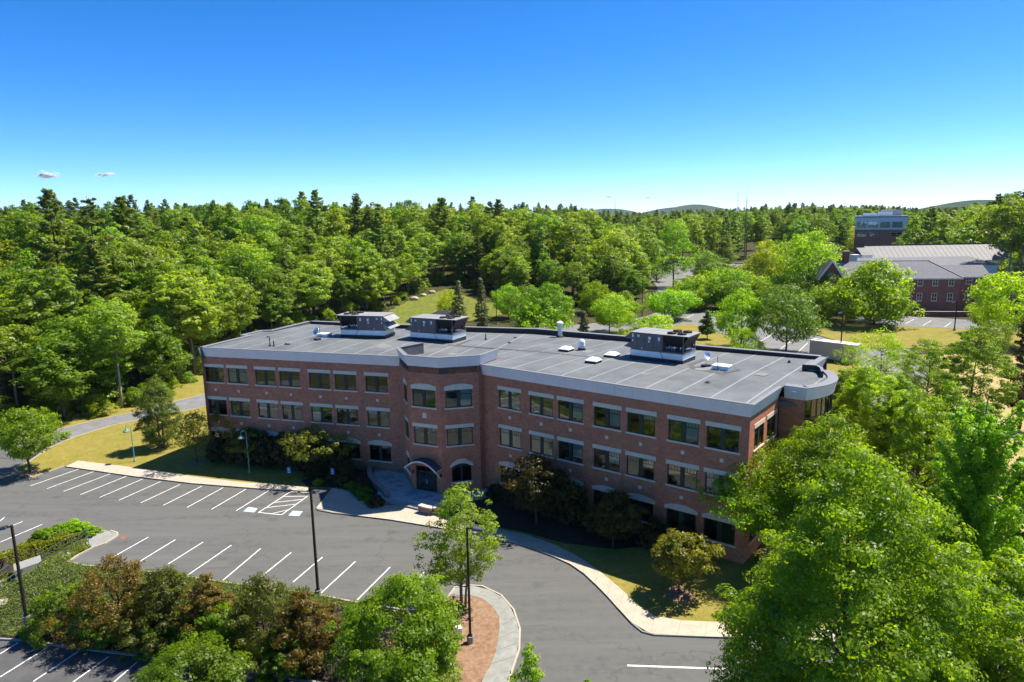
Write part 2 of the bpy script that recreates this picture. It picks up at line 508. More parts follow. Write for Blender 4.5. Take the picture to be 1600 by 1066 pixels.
M['leaf_plum'] = leaf_mat('leaf_bronze', (.048, .045, .017), (.078, .068, .024), (1.6, 1.4, .8), tmix=.4)
M['leaf_plumgreen'] = leaf_mat('leaf_bronze_green', (.038, .052, .016), (.062, .085, .024), (1.7, 1.7, .8), tmix=.4)
M['leaf_shrub'] = leaf_mat('leaf_shrub', (.045, .095, .012), (.085, .155, .018), (1.8, 1.9, .8))
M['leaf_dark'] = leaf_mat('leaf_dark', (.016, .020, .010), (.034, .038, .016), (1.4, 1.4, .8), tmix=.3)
M['leaf_juniper'] = leaf_mat('needle_juniper', (.080, .135, .060), (.125, .195, .085), (1.3, 1.4, 1.0), tmix=.25)
M['leaf_cover'] = leaf_mat('leaf_ground_cover', (.075, .115, .020), (.135, .175, .030), (1.7, 1.7, .8))
# ================================================================ SETTING
def P(px, py, z=0.0):
    return at(px, py, z)

def sst(a, b, x):
    t = min(1.0, max(0.0, (x - a) / (b - a)))
    return t * t * (3 - 2 * t)

def terrain(x, y):
    z = 9.0 * sst(175, 330, y - .15 * x) * (1 - sst(-5, 55, x - .12 * (y - 200)))
    z += 5.0 * sst(-60, -150, x) * sst(60, 140, y)
    z += 7.0 * sst(380, 800, y)
    z += 5.0 * sst(150, 260, x) * sst(120, 300, y)
    return z

def dist_poly(pt, line):
    best = 1e9
    for a, b in zip(line[:-1], line[1:]):
        ab = b - a
        t = min(1, max(0, float((pt - a) @ ab / max(1e-9, ab @ ab))))
        best = min(best, float(np.linalg.norm(pt - a - t * ab)))
    return best

def inside(p, poly):
    x, y = p[0], p[1]
    c = False
    j = len(poly) - 1
    for i in range(len(poly)):
        xi, yi = poly[i][0], poly[i][1]; xj, yj = poly[j][0], poly[j][1]
        if (yi > y) != (yj > y) and x < (xj - xi) * (y - yi) / (yj - yi) + xi: c = not c
        j = i
    return c

def grid_sheet(name, x0, x1, y0, y1, nx, ny, zf, mat, keep=None, smooth=True):
    xs = np.linspace(x0, x1, nx + 1) if not hasattr(x0, '__len__') else x0
    ys = np.linspace(y0, y1, ny + 1) if not hasattr(y0, '__len__') else y0
    v = [(float(x), float(y), float(zf(x, y))) for y in ys for x in xs]
    n = len(xs)
    f = []
    for j in range(len(ys) - 1):
        for i in range(n - 1):
            if keep and not keep((xs[i] + xs[i + 1]) / 2, (ys[j] + ys[j + 1]) / 2): continue
            a = j * n + i
            f.append((a, a + 1, a + n + 1, a + n))
    me = bpy.data.meshes.new(name)
    me.from_pydata(v, [], f)
    me.materials.append(mat)
    if smooth: me.polygons.foreach_set('use_smooth', [True] * len(f))
    return link_mesh(name, me)

# planting bank between the upper lot and the lower lot
LOW = -1.9
UP_LINE = [P(*q)[:2] for q in [(-160, 905), (0, 870), (25, 859), (39, 850), (59, 839), (84, 829), (105, 822), (131, 822), (150, 826), (164, 830), (182, 834), (183, 838), (164, 850),
                               (144, 857), (122, 868), (107, 878), (129, 884), (193, 889), (292, 901), (346, 910), (403, 917.5), (503, 931), (556, 942), (640, 957), (690, 968)]]
LO_LINE = [P(*q, LOW)[:2] for q in [(-160, 985), (1, 1001), (44, 1003), (102, 1013), (209, 1025.5), (400, 1053), (450, 1062), (560, 1080), (660, 1130), (700, 1200)]]
BANK_POLY = UP_LINE + LO_LINE[::-1]
STAIR_A, STAIR_B = P(137, 848, .12), P(66, 886, -1.05)
STAIR_C, STAIR_D = P(24, 903, -1.2), P(-24, 937, -1.85)
STAIR_LINE = [STAIR_A, STAIR_B, STAIR_C, STAIR_D]
def stair_cut(p, z):
    'lower the bank under the steps and the walk'
    for a, b in zip(STAIR_LINE[:-1], STAIR_LINE[1:]):
        ab = (b - a)[:2]; t = float((p - a[:2]) @ ab / (ab @ ab))
        if -.02 < t < 1.05:
            tt = min(1, max(0, t)); d = abs(float(np.cross(ab, p - a[:2]) / np.linalg.norm(ab)))
            zs = a[2] + (b[2] - a[2]) * tt - .22
            if d < 2.6: z = min(z, zs + max(0, d - 1.25) * 1.1)
    return z
def bank_z(x, y):
    p = np.array([x, y])
    du, dl = dist_poly(p, UP_LINE), dist_poly(p, LO_LINE)
    if inside(p, BANK_POLY):
        t = du / max(1e-6, du + dl)
        e = min(1.0, min(du, dl) / .35)
        z = LOW * sst(.12, .95, t) + .10 * e
        return stair_cut(p, z)
    return -.12 if du < dl else LOW - .12
bx0, bx1, by0, by1 = -52.0, -2.5, 27.0, 60.0
bank = grid_sheet('planting_bank', bx0, bx1, by0, by1, 110, 74, bank_z, M['mulch_dark'],
                  keep=lambda x, y: inside((x, y), BANK_POLY) or min(dist_poly(np.array([x, y]), UP_LINE), dist_poly(np.array([x, y]), LO_LINE)) < .9)
tag(bank, kind='structure')

# ground sheet, fine near the site, coarse to the horizon
gx = np.concatenate([np.linspace(-9000, -400, 10), np.linspace(-340, 400, 120), np.linspace(500, 9000, 12)])
gy = np.concatenate([np.linspace(-600, -40, 6), np.linspace(-20, 560, 110), np.linspace(640, 2000, 10), np.linspace(2600, 14000, 8)])
def ground_z(x, y):
    if y < 74 and -75 < x < 26: return -2.6
    return terrain(x, y) - .07
ground = grid_sheet('ground', gx, None, gy, None, 0, 0, ground_z, M['floor_wood'])
tag(ground, kind='structure')

def sheet(name, pts, z, mat, parent=None, thick=.5, kind='structure'):
    b = MB().prism([p[:2] for p in pts], z - thick, z)
    o = b.build(name, mat, parent)
    if parent is None and kind: tag(o, kind=kind)
    return o

# main parking lot
lot_pts = [P(*q) for q in [(-420, 770), (-200, 748), (0, 716), (45, 722), (22, 733), (26, 737), (50, 747), (100, 729), (102, 730.5), (215, 747), (300, 757), (419, 766.5),
                           (481, 769.5), (496, 763), (520, 764), (515, 780), (494, 795.6), (497, 799), (519, 803), (612, 814.5), (672, 824.5), (756, 838), (795, 847.5),
                           (844, 863.5), (886, 880.5), (912, 898.5), (941, 925.5), (964, 951.5), (987, 976.5), (1003, 989.5), (1022, 994.5), (1097, 997.5), (1300, 1004),
                           (1500, 1015), (1700, 1030), (1750, 1250), (1300, 1330), (850, 1330), (790, 1160), (798, 1052), (810, 1016), (811, 984), (801, 954), (782, 932),
                           (753, 918), (730, 916.5), (709, 921), (690, 946), (640, 955), (556, 942.5), (503, 931), (403, 917.8), (346, 910.5), (292, 901.5), (193, 889), (129, 884.3),
                           (107, 878.5), (122, 868.5), (144, 857), (164, 850.5), (183, 838.5), (182.5, 834), (164, 829.6), (150, 825.6), (131, 821.6), (105, 821.6), (84, 828.6), (59, 838.6),
                           (39, 849.6), (25, 858.6), (0, 869.6), (-160, 904.6), (-420, 960)]]
lot = sheet('parking_lot', lot_pts, 0.0, M['asphalt'], thick=.12)
# lower parking lot
low_pts = [P(*q, LOW) for q in [(-160, 985), (1, 1001), (44, 1003.2), (102, 1013.2), (209, 1025.8), (400, 1053.3), (450, 1062.3), (560, 1080), (640, 1200), (560, 1400), (-300, 1400), (-420, 1000)]]
low = sheet('lower_parking_lot', low_pts, LOW, M['asphalt_new'], thick=.3)
# driveway on the left
drive_pts = [P(*q) for q in [(45, 722), (75, 701), (110, 686), (140, 676), (172, 666), (240, 652), (314, 637), (420, 612), (640, 570), (640, 556), (420, 592), (314, 617.5), (212, 644), (140, 659.5), (86, 673), (0, 694), (-200, 735), (-200, 747), (0, 715.6)]]
drive = sheet('driveway', drive_pts, 0.004, M['asphalt_old'], thick=.1)
apron = sheet('driveway_apron', [P(*q) for q in [(86, 673.4), (101, 676), (112, 685.5), (75, 701.5), (45, 722), (0, 715.6), (-200, 747), (-200, 735), (0, 694.5)]], 0.008, M['asphalt'], thick=.1)
# rear lots
rear = sheet('rear_parking_lot', [np.array([*P(*q)[:2], 0]) for q in [(640, 540), (690, 512), (770, 499), (830, 492), (860, 481), (930, 481), (1000, 480), (1080, 481), (1130, 491), (1190, 498), (1245, 512), (1262, 520), (1345, 545), (1420, 545), (1450, 570), (1440, 640), (1200, 640), (640, 620)]], 0.0, M['asphalt_old'], thick=.1)
rear2 = sheet('side_parking_lot', [P(*q) for q in [(1330, 494), (1415, 494), (1470, 497), (1560, 503), (1640, 508), (1640, 523), (1545, 515), (1480, 513), (1430, 511), (1330, 504)]], 0.0, M['asphalt_old'], thick=.1)
far_lot = sheet('far_parking_lot', [np.array([*P(*q)[:2], terrain(*P(*q)[:2]) + .06]) for q in [(880, 482), (960, 450), (985, 428), (1000, 414), (1040, 410), (1100, 408), (1170, 411), (1150, 420), (1090, 428), (1062, 440), (1050, 452), (1010, 470), (990, 479)]], 0.06, M['asphalt_old'], thick=.1)
far_yard = sheet('far_yard', [P(*q, 4) for q in [(1285, 392), (1330, 388), (1400, 390), (1400, 384), (1330, 372), (1290, 374)]], 4.0, M['asphalt_old'], thick=4.2)

# painted stall lines: one child of its lot each
def line(parent, a, b, wd=.11, z=0.0, mat=None, name='stall_line'):
    a = np.asarray(a, float)[:2]; b = np.asarray(b, float)[:2]
    d = b - a; d = d / np.linalg.norm(d); n = np.array([-d[1], d[0]]) * wd / 2
    m = MB().poly([(*(a + n * -1), z), (*(b - n), z), (*(b + n), z), (*(a + n), z)])
    return m.build(name, mat or M['paint'], parent)
UPROW = [((47.5, 759.3), (122.5, 733.3)), ((73.3, 763.8), (146.3, 737)), ((99.3, 768), (172.5, 740.5)), ((125.8, 773), (197.5, 744.3)), ((155.5, 777.5), (222.5, 748.8)),
         ((185.8, 781.8), (251.3, 752.5)), ((220, 785.8), (281.3, 757.2)), ((255.5, 789.5), (315.5, 759.6)), ((292.5, 793), (348.8, 762)), ((330.5, 796), (384.3, 764.5)), ((368.8, 798.3), (419.4, 767))]
for a, b in UPROW: line(lot, P(*a), P(*b), z=.006)
h0, h1, h2, h3 = P(403.8, 801), P(453.8, 768.6), P(480.6, 775.5), P(440, 804.6)
line(lot, h0, h1, z=.006); line(lot, h3, h2, z=.006); line(lot, h0, h3, z=.010); line(lot, h1, P(489, 769.8), z=.010)
for a_, b_ in ((.76, 1.0), (.46, .82), (.22, .56)):
    line(lot, h0 + (h1 - h0) * a_, h3 + (h2 - h3) * b_, z=.0095, name='hatch_line')
line(lot, h0 + (h3 - h0) * .55, h3 + (h2 - h3) * .26, z=.0095, name='hatch_line')
FRROW = [((170.4, 873.9), (231.5, 839.6)), ((199.9, 888.7), (274.2, 843.3)), ((262.9, 881.4), (317.4, 847.1)), ((292.4, 899.4), (361.6, 851.9)), ((346, 909), (407.2, 857.2)),
         ((393.8, 912.8), (455, 863.4)), ((457.8, 909.7), (504, 870.6)), ((498, 930), (555.3, 877.5)), ((554.7, 941), (609.4, 886.3)), ((630, 930), (663, 894))]
for a, b in FRROW: line(lot, P(*a), P(*b), z=.006)
for a, b in [((-30, 838), (7, 808.5)), ((0, 829), (35.5, 815)), ((0, 847.5), (66, 819.5)), ((-40, 848), (0, 829))][:3]: line(lot, P(*a), P(*b), z=.006)
line(lot, P(980, 1040), P(1135, 1045.5), wd=.16, z=.006)
for a, b in [((0, 1022), (28, 1004.5)), ((0, 1058), (74, 1012)), ((52, 1065), (122.6, 1018)), ((114, 1066), (170, 1026)), ((178, 1066), (215, 1034)), ((235, 1085), (300, 1042))]:
    line(low, P(*a, LOW), P(*b, LOW), z=LOW + .006)
for a, b in [((1100, 509), (1130, 497)), ((1150, 514), (1185, 500)), ((1175, 541), (1206, 523)), ((1216, 548), (1240, 530)), ((1245, 552), (1262, 536)), ((1060, 503), (1085, 491)), ((895, 491), (925, 484))]:
    line(rear, P(*a), P(*b), z=.006, wd=.14)
for a, b in [((1442, 509), (1455, 501)), ((1476, 511), (1486, 504)), ((1415, 506), (1428, 499))]: line(rear2, P(*a), P(*b), z=.006, wd=.14)

# pale blue squares with the white wheelchair sign
def wheelchair(mb, O, ex, ey, en, s):
    "flat symbol, drawn in the plane ex, ey, about s wide"
    def pt(x, y): return O + ex * (x * s) + ey * (y * s) + en * .004
    def bar(a, b, wd):
        a = np.array(a); b = np.array(b); d = (b - a) / np.linalg.norm(b - a); n = np.array([-d[1], d[0]]) * wd / 2
        mb.poly([pt(*(a - n)), pt(*(b - n)), pt(*(b + n)), pt(*(a + n))])
    mb.poly([pt(-.05 + .075 * math.cos(q), .40 + .075 * math.sin(q)) for q in np.linspace(0, 2 * math.pi, 11)[:-1]])
    bar((-.05, .30), (-.03, -.02), .09); bar((-.05, .14), (.15, .14), .055); bar((-.04, -.02), (.17, -.02), .075); bar((.16, 0), (.25, -.26), .075); bar((.24, -.25), (.33, -.22), .055)
    q = np.linspace(R(100), R(340), 15)
    for a, b in zip(q[:-1], q[1:]): bar((-.02 + .24 * math.cos(a), -.1 + .24 * math.sin(a)), (-.02 + .24 * math.cos(b), -.1 + .24 * math.sin(b)), .055)
for quad in ([(380, 799.3), (397.5, 800.8), (402.5, 794.5), (388, 792.5)], [(450.5, 805.6), (467, 806.6), (473.3, 799.2), (457.5, 798.2)]):
    pts = [P(*q) for q in quad]
    c = sum(pts) / 4
    sq = MB().poly([(p[0], p[1], .006) for p in pts]).build('accessible_marking', M['paint_blue'], lot)
    mb = MB()
    ey = (pts[3] - pts[0]); ey = ey / np.linalg.norm(ey); ex = np.array([ey[1], -ey[0], 0])
    wheelchair(mb, np.array([c[0], c[1], .006]), ex, ey, np.array([0, 0, 1.0]), 1.0)
    mb.build('wheelchair_symbol', M['white'], sq)

# kerbs
def kerb(pts, z0, z1, wd, mat, name='kerb'):
    pts = [np.asarray(p, float)[:2] for p in pts]
    nrm = []
    for i in range(len(pts)):
        a = pts[max(0, i - 1)]; b = pts[min(len(pts) - 1, i + 1)]
        d = (b - a) / np.linalg.norm(b - a); nrm.append(np.array([-d[1], d[0]]))
    m = MB()
    for i in range(len(pts) - 1):
        a, b = pts[i], pts[i + 1]; na, nb = nrm[i] * wd, nrm[i + 1] * wd
        m.hexa([(*a, z0), (*b, z0), (*(b + nb), z0), (*(a + na), z0)], [(*a, z1), (*b, z1), (*(b + nb), z1), (*(a + na), z1)])
    return tag(m.build(name, mat), kind='structure')
kerb([P(*q) for q in [(26, 737), (50, 747), (101, 729)]], -.1, .11, .14, M['concrete'])
kerb([P(*q) for q in [(107, 878), (129, 884), (193, 889), (292, 901), (346, 910), (403, 917.5), (503, 931), (556, 942), (640, 955), (690, 946), (709, 920.6)]][::-1], -.1, .13, .15, M['concrete'])
kerb([P(*q) for q in [(-160, 904.6), (0, 869.6), (25, 858.6), (39, 849.6), (59, 838.6), (84, 828.6), (105, 821.6), (131, 821.6), (150, 825.6)]], -.1, .13, .15, M['concrete'])
kerb([P(*q, LOW) for q in [(-160, 985), (1, 1001), (44, 1003), (102, 1013), (209, 1025.5), (400, 1053), (450, 1062), (560, 1080)]], LOW - .2, LOW + .14, .15, M['concrete_grey'])
kerb([P(*q) for q in [(86, 673), (140, 659.5), (212, 644), (314, 617.5), (420, 592)]], -.1, .10, .14, M['concrete'])
kerb([P(*q) for q in [(420, 612), (314, 637), (240, 652), (172, 666), (140, 676), (110, 686), (75, 701), (45, 722), (22, 733), (26, 737)]], -.1, .10, .14, M['concrete'])
kerb([P(*q) for q in [(640, 543), (690, 513), (770, 500), (830, 493)]], -.1, .1, .14, M['concrete'])

# sidewalk: kerb edge and lawn edge, cut into separate slabs
def resample(pts, n=None, step=None):
    pts = np.array([np.asarray(p, float)[:2] for p in pts])
    s = np.concatenate([[0], np.cumsum(np.linalg.norm(np.diff(pts, axis=0), axis=1))])
    if n is None: n = max(1, round(s[-1] / step))
    t = np.linspace(0, s[-1], n + 1)
    return np.stack([np.interp(t, s, pts[:, 0]), np.interp(t, s, pts[:, 1])], 1)

def slabs(parent, edge_a, edge_b, z, step=1.9, gap=.022, thick=.16, mat=None, name='slab'):
    a = resample(edge_a, step=step); b = resample(edge_b, n=len(a) - 1)
    for i in range(len(a) - 1):
        p = [a[i], a[i + 1], b[i + 1], b[i]]
        c = sum(p) / 4
        q = []
        for v in p:
            d = c - v; L = np.linalg.norm(d)
            q.append(v + d / L * gap * .7)
        if (q[1][0] - q[0][0]) * (q[2][1] - q[0][1]) - (q[1][1] - q[0][1]) * (q[2][0] - q[0][0]) < 0: q = q[::-1]
        zz = z + random.uniform(-.004, .004)
        MB().hexa([(*v, zz - thick) for v in q], [(*v, zz) for v in q]).build(name, mat or M['concrete'], parent)
    return a, b
random.seed(4)
def walkway(name, e1, e2, z=.13, step=1.9, mat=None):
    base = MB()
    a = resample(e1, step=step); b = resample(e2, n=len(a) - 1)
    for i in range(len(a) - 1):
        base.hexa([(*a[i], -.2), (*a[i + 1], -.2), (*b[i + 1], -.2), (*b[i], -.2)], [(*a[i], z - .03), (*a[i + 1], z - .03), (*b[i + 1], z - .03), (*b[i], z - .03)])
    o = tag(base.build(name, M['concrete_grey']), kind='structure')
    slabs(o, e1, e2, z, step, mat=mat, thick=.12)
    return o
walkway('sidewalk', [P(*q) for q in [(102, 730.2), (215, 746.5), (300, 756.7), (419, 766), (481, 769)]], [P(*q) for q in [(122, 721.3), (200, 730.5), (300, 745.8), (378, 755), (482, 762)]])
KE = [(494, 795.6), (497, 798.5), (519, 802.5), (612, 814), (672, 824), (756, 837.5), (795, 847), (844, 863), (886, 880), (912, 898), (941, 925), (964, 951), (987, 976), (1003, 989), (1022, 994), (1097, 997), (1200, 1000), (1320, 1006)]
KB = [(520, 764), (537, 764), (553, 770), (581, 789.5), (630, 798), (690, 807), (775, 828), (811, 834.3), (860, 849.5), (892, 865), (925, 885), (951, 906), (974, 925), (996, 948), (1019, 964), (1045, 971), (1094, 973), (1200, 977), (1320, 983)]
# the first stretch widens towards the entrance court
walkway('sidewalk', [P(*q) for q in KE[:5]], [P(*q) for q in [(519, 764), (537, 764.5), (550, 770.5), (581, 790), (606, 789), (640, 796), (680, 806)]], step=2.2)
walkway('sidewalk', [P(*q) for q in KE[4:]], [P(*q) for q in [(680, 806), (775, 828), (811, 834.3), (860, 849.5), (892, 865), (925, 885), (951, 906), (974, 925), (996, 948), (1019, 964), (1045, 971), (1094, 973), (1200, 977), (1320, 983)]])
kerb([P(*q) for q in [(102, 730.2), (215, 746.5), (300, 756.7), (419, 766), (481, 769)]], -.05, .115, .12, M['concrete_grey'])
kerb([P(*q) for q in KE], -.05, .115, .12, M['concrete_grey'])
# ramp of the accessible stall
sheet('ramp', [P(*q) for q in [(482, 769), (496, 763.2), (519, 764), (512, 779), (495, 795)]], .012, M['asphalt_new'])

# ring walk and mulch of the island
OUT = [(709, 920.6), (730, 916.8), (753, 918), (782, 932), (801.5, 954.5), (811, 984), (810, 1016), (798, 1052), (786, 1100), (770, 1160)]
INN = [(704, 934), (726, 930), (740, 932), (762.5, 941.5), (779, 961), (781, 987), (772, 1032), (753, 1065), (740, 1100), (715, 1160)]
walkway('island_walk', [P(*q) for q in OUT], [P(*q) for q in INN], z=.12, step=1.6, mat=M['concrete_grey'])
kerb([P(*q) for q in OUT[::-1]][::-1], -.05, .135, .13, M['concrete'])
sheet('mulch_bed', [P(*q) for q in INN] + [P(*q) for q in [(600, 1160), (585, 1060), (590, 990), (640, 960), (690, 948)]], .105, M['mulch'])
# landing at the top of the stairs
sheet('stair_landing', [P(*q) for q in [(131, 843), (151, 830), (164, 830), (182.5, 834), (183, 838), (164, 850), (144, 857), (136, 852)]], .12, M['concrete_grey'])
kerb([P(*q) for q in [(107, 878), (122, 868), (144, 857), (164, 850), (183, 838), (182.5, 834), (172, 831)]][::-1], -.1, .135, .13, M['concrete'])
tag(MB().prism([p[:2] for p in [P(*q) for q in [(187, 841), (191, 836.5), (199.5, 838), (193, 844)]]], -.05, .006).build('drain_grate', M['iron']), 'rusty square drain grate in the asphalt by the stair landing', 'drain')

# lawns
sheet('lawn', [P(*q) for q in [(26, 736.6), (50, 746.5), (101, 728.8), (122, 721), (200, 730.3), (300, 745.6), (378, 754.8), (481, 761.8), (519, 763.5), (537, 763.8), (553, 770), (581, 789), (606, 780), (640, 757), (640, 620), (420, 612.5), (314, 637.4), (240, 652.4), (172, 666.4), (140, 676.4), (110, 686.4), (75, 701.4), (45, 722.4), (22, 733.3)]], .09, M['lawn'])
sheet('lawn', [P(*q) for q in [(675, 799), (690, 806), (775, 827.8), (811, 834), (860, 849.2), (892, 864.7), (925, 884.7), (951, 905.6), (974, 924.6), (996, 947.6), (1019, 963.6), (1045, 970.6), (1094, 972.6), (1200, 976.6), (1320, 982.6), (1500, 1010), (1500, 700), (1290, 680), (900, 700), (700, 760)]], .09, M['lawn'])
sheet('lawn', [np.array([*P(*q)[:2], 0]) for q in [(-200, 734.6), (0, 693.6), (86, 672.6), (140, 659), (212, 643.6), (314, 617), (420, 591.5), (470, 575), (470, 540), (360, 560), (320, 580), (262, 608), (215, 626), (130, 645), (40, 660), (-200, 690)]], .04, M['lawn'], thick=.3)
bank_lawn_pts = [P(*q)[:2] for q in [(560, 510), (600, 497), (640, 482), (700, 470), (760, 484), (800, 480), (800, 493), (760, 500), (690, 512), (640, 540), (560, 545)]]
bl = grid_sheet('grass_slope', -72, 20, 140, 250, 92, 110, lambda x, y: terrain(x, y) + .03, M['lawn_green'], keep=lambda x, y: inside((x, y), bank_lawn_pts))
tag(bl, kind='structure')
sheet('lawn', [P(*q) for q in [(1160, 530), (1195, 545), (1195, 640), (640, 640), (640, 545), (860, 515), (1000, 520)]][:0] or [P(*q) for q in [(850, 530), (1080, 506), (1100, 512), (1150, 530), (1175, 545), (1175, 600), (850, 600)]], .05, M['lawn'], thick=.2)
sheet('lawn', [P(*q) for q in [(1270, 497), (1330, 505), (1430, 511.5), (1480, 513.5), (1545, 515.5), (1640, 524), (1640, 560), (1440, 545), (1345, 544), (1262, 519)]], .05, M['lawn'], thick=.2)
sheet('lawn', [P(*q) for q in [(1286, 566), (1330, 560), (1345, 575), (1330, 620), (1284, 620)]], .05, M['lawn'], thick=.1)
field = grid_sheet('dry_field', 27, 130, 25, 140, 40, 46, lambda x, y: terrain(x, y) - .02, M['hay'], keep=lambda x, y: x > 27 + max(0, (y - 68) * .5) and not (y > 118 and x < 80))
tag(field, kind='structure')

# far wooded hills behind the trees
def hill(px0, px1, ptop, dist, base=-5):
    a = atY(px0, 330, dist); b = atY(px1, 330, dist)
    top = atY((px0 + px1) / 2, ptop, dist)[2]
    cx = (a[0] + b[0]) / 2; wx = (b[0] - a[0]) / 2
    rng_ = np.random.default_rng(int(px0))
    ph = rng_.uniform(0, 6, 8)
    def zf(x, y):
        u = (x - cx) / wx; v = (y - dist) / (wx * .8)
        e = math.exp(-2.2 * (u * u + v * v))
        r = sum(math.sin(u * (3 + 2.2 * k) + v * (2 + 1.3 * k) + ph[k]) / (k + 2) for k in range(6)) * .10
        return base + (top - base) * max(0, e * (1 + r))
    o = grid_sheet('wooded_hill', cx - wx * 1.6, cx + wx * 1.6, dist - wx * 1.2, dist + wx * 1.2, 70, 40, zf, M['hill'])
    tag(o, kind='structure')
M['hill'] = layered('wooded_hill', [(.035, .062, .022), (.055, .085, .03), (.025, .045, .018)], [.01, .03], rough=1, spec=0, bump=0, fine=(.06, .3))
hill(960, 1190, 320.5, 6500)
hill(860, 1030, 325, 7500)
hill(1380, 1680, 313, 4200)
# ================================================================ OFFICE BUILDING
V2 = lambda *a: np.array(a, float)
ZC, ZF, GZ = 14.47, 13.25, -.3           # coping, underside of the fascia, foot of the walls
cA, cB, cC, cD = V2(-39.4, 84.2), V2(-12.98, 76.33), V2(-3.11, 71.12), V2(19.72, 53.95)
cBL, cBR = V2(-31.52, 105.55), V2(34.34, 72.56)
BK = [V2(33.66, 73.14), V2(22.18, 80.43), V2(15.27, 87.1), V2(3.62, 94.47), V2(-6.89, 97.28), V2(-17.63, 100.82)]
SB = .966
bL, bA, bM, bR, bE = [V2(*q) * SB for q in [(-13.67, 78.69), (-11.96, 73.86), (-8.04, 72.16), (-3.49, 73.15), (-1.48, 76.64)]]
ZCB, ZFB = 15.6, 14.42
unit = lambda v: v / np.linalg.norm(v)
inn = lambda d: V2(-d[1], d[0])          # left of the direction: into the building when walking left to right
dL, dR = unit(cB - cA), unit(cD - cC)
dE = unit(cBR - cD)                       # right end
INS = .40

building = empty('office_building', (0, 0, 0))
tag(building, 'long three storey brick office building with pale fascia and flat grey roof', 'building')

def wall(O, d, u0, u1, z0, z1, holes=(), depth=.16, name='brick_wall', mat=None, parent=None):
    "brick wall with real openings and reveals; holes: (u0,u1,z0,z1[,arch rise])"
    n = -inn(d)                            # outward
    mb = MB()
    us = sorted({u0, u1, *[h[0] for h in holes], *[h[1] for h in holes]})
    zs = sorted({z0, z1, *[h[2] for h in holes], *[h[3] for h in holes]})
    def p(u, z, s=0.0):
        q = O + d * u - n * s
        return (q[0], q[1], z)
    for a, b in zip(us[:-1], us[1:]):
        for c, e in zip(zs[:-1], zs[1:]):
            um, zm = (a + b) / 2, (c + e) / 2
            if any(h[0] < um < h[1] and h[2] < zm < h[3] for h in holes): continue
            mb.poly([p(a, c), p(b, c), p(b, e), p(a, e)], [(a, c), (b, c), (b, e), (a, e)])
    for h in holes:
        a, b, c, e = h[:4]
        for q in (((a, c), (b, c)), ((b, c), (b, e)), ((b, e), (a, e)), ((a, e), (a, c))):
            (x0, y0), (x1, y1) = q
            L = abs(x1 - x0) + abs(y1 - y0)
            mb.poly([p(x0, y0), p(x0, y0, depth), p(x1, y1, depth), p(x1, y1)], [(0, 0), (depth, 0), (depth, L), (0, L)])
    return mb.build(name, mat or M['brick'], parent or building)

def frame_matrix(O, d, u, z, s=0.0):
    "local x along the wall, y into it, z up"
    n = inn(d)
    q = O + d * u + n * s
    return Matrix(((d[0], n[0], 0, q[0]), (d[1], n[1], 0, q[1]), (0, 0, 1, z), (0, 0, 0, 1)))

# ---- window parts, local origin at the lower left corner of the opening
WW, WH = 2.82, 1.93
def window_frame_mesh(w, h, grille=True, mull=.34, tr=.50, name='window'):
    b = MB(); y0, y1 = .07, .14; f = .07
    b.bx(0, w, y0, y1, 0, f); b.bx(0, w, y0, y1, h - f, h)
    b.bx(0, f, y0, y1, f, h - f); b.bx(w - f, w, y0, y1, f, h - f)
    b.bx(w / 2 - mull / 2, w / 2 + mull / 2, y0 - .02, y1, f, h - f)
    for x0, x1 in ((f, w / 2 - mull / 2), (w / 2 + mull / 2, w - f)):
        b.bx(x0, x1, y0 + .015, y1 - .02, h - tr - .025, h - tr + .025)
        if grille:
            for k in range(1, 4):
                x = x0 + (x1 - x0) * k / 4
                b.bx(x - .015, x + .015, y0 + .02, y1 - .025, h - tr + .025, h - f)
        b.bx(x0, x0 + .04, y0 + .01, y1 - .01, f, h - f); b.bx(x1 - .04, x1, y0 + .01, y1 - .01, f, h - f)
    return b.mesh(name, M['frame'])
def pane_mesh(w, h, mull=.34):
    f = .07
    return MB().bx(0, w / 2 - mull / 2 - f, -.008, .008, 0, h - 2 * f).mesh('pane', M['glass'])
FRAME_ME, FRAME_ME2 = window_frame_mesh(WW, WH), window_frame_mesh(WW, WH, grille=False, name='window_plain')
PANE_ME = pane_mesh(WW, WH)
LINTEL_ME = MB().bx(-.14, WW + .14, -.035, .12, 0, .40).mesh('lintel', M['stone'])
SILL_ME = MB().bx(-.14, WW + .14, -.075, .10, -.15, -.003).mesh('sill', M['stone'])
BLOCK_ME = MB().bx(-.16, .16, -.03, .05, -.16, .16).mesh('stone_block', M['stone'])
def arch_lintel_mesh(w, end, rise, wide=.18, blocks=7):
    "shallow arched lintel cut in separate stones"
    me = []
    for k in range(blocks):
        b = MB()
        x0 = -wide + (w + 2 * wide) * k / blocks + .008; x1 = -wide + (w + 2 * wide) * (k + 1) / blocks - .008
        f = lambda x: end + rise * (1 - ((x - w / 2) / (w / 2 + wide)) ** 2)
        lo = [(x0, -.04, 0), (x1, -.04, 0), (x1, .12, 0), (x0, .12, 0)]
        b.hexa(lo, [(x, y, f(x)) for x, y, _ in lo])
        me.append(b.mesh('lintel_stone', M['stone']))
    return me
ARCH_GF = arch_lintel_mesh(WW, .30, .34)
ARCH_BAY = arch_lintel_mesh(WW, .42, .24, wide=.14, blocks=5)
GLASS_X = [.07, WW / 2 + .17]
rnd = random.Random(11)

def put(me, name, parent, mtx):
    o = bpy.data.objects.new(name, me); col.objects.link(o)
    o.parent = parent; o.matrix_local = mtx
    return o

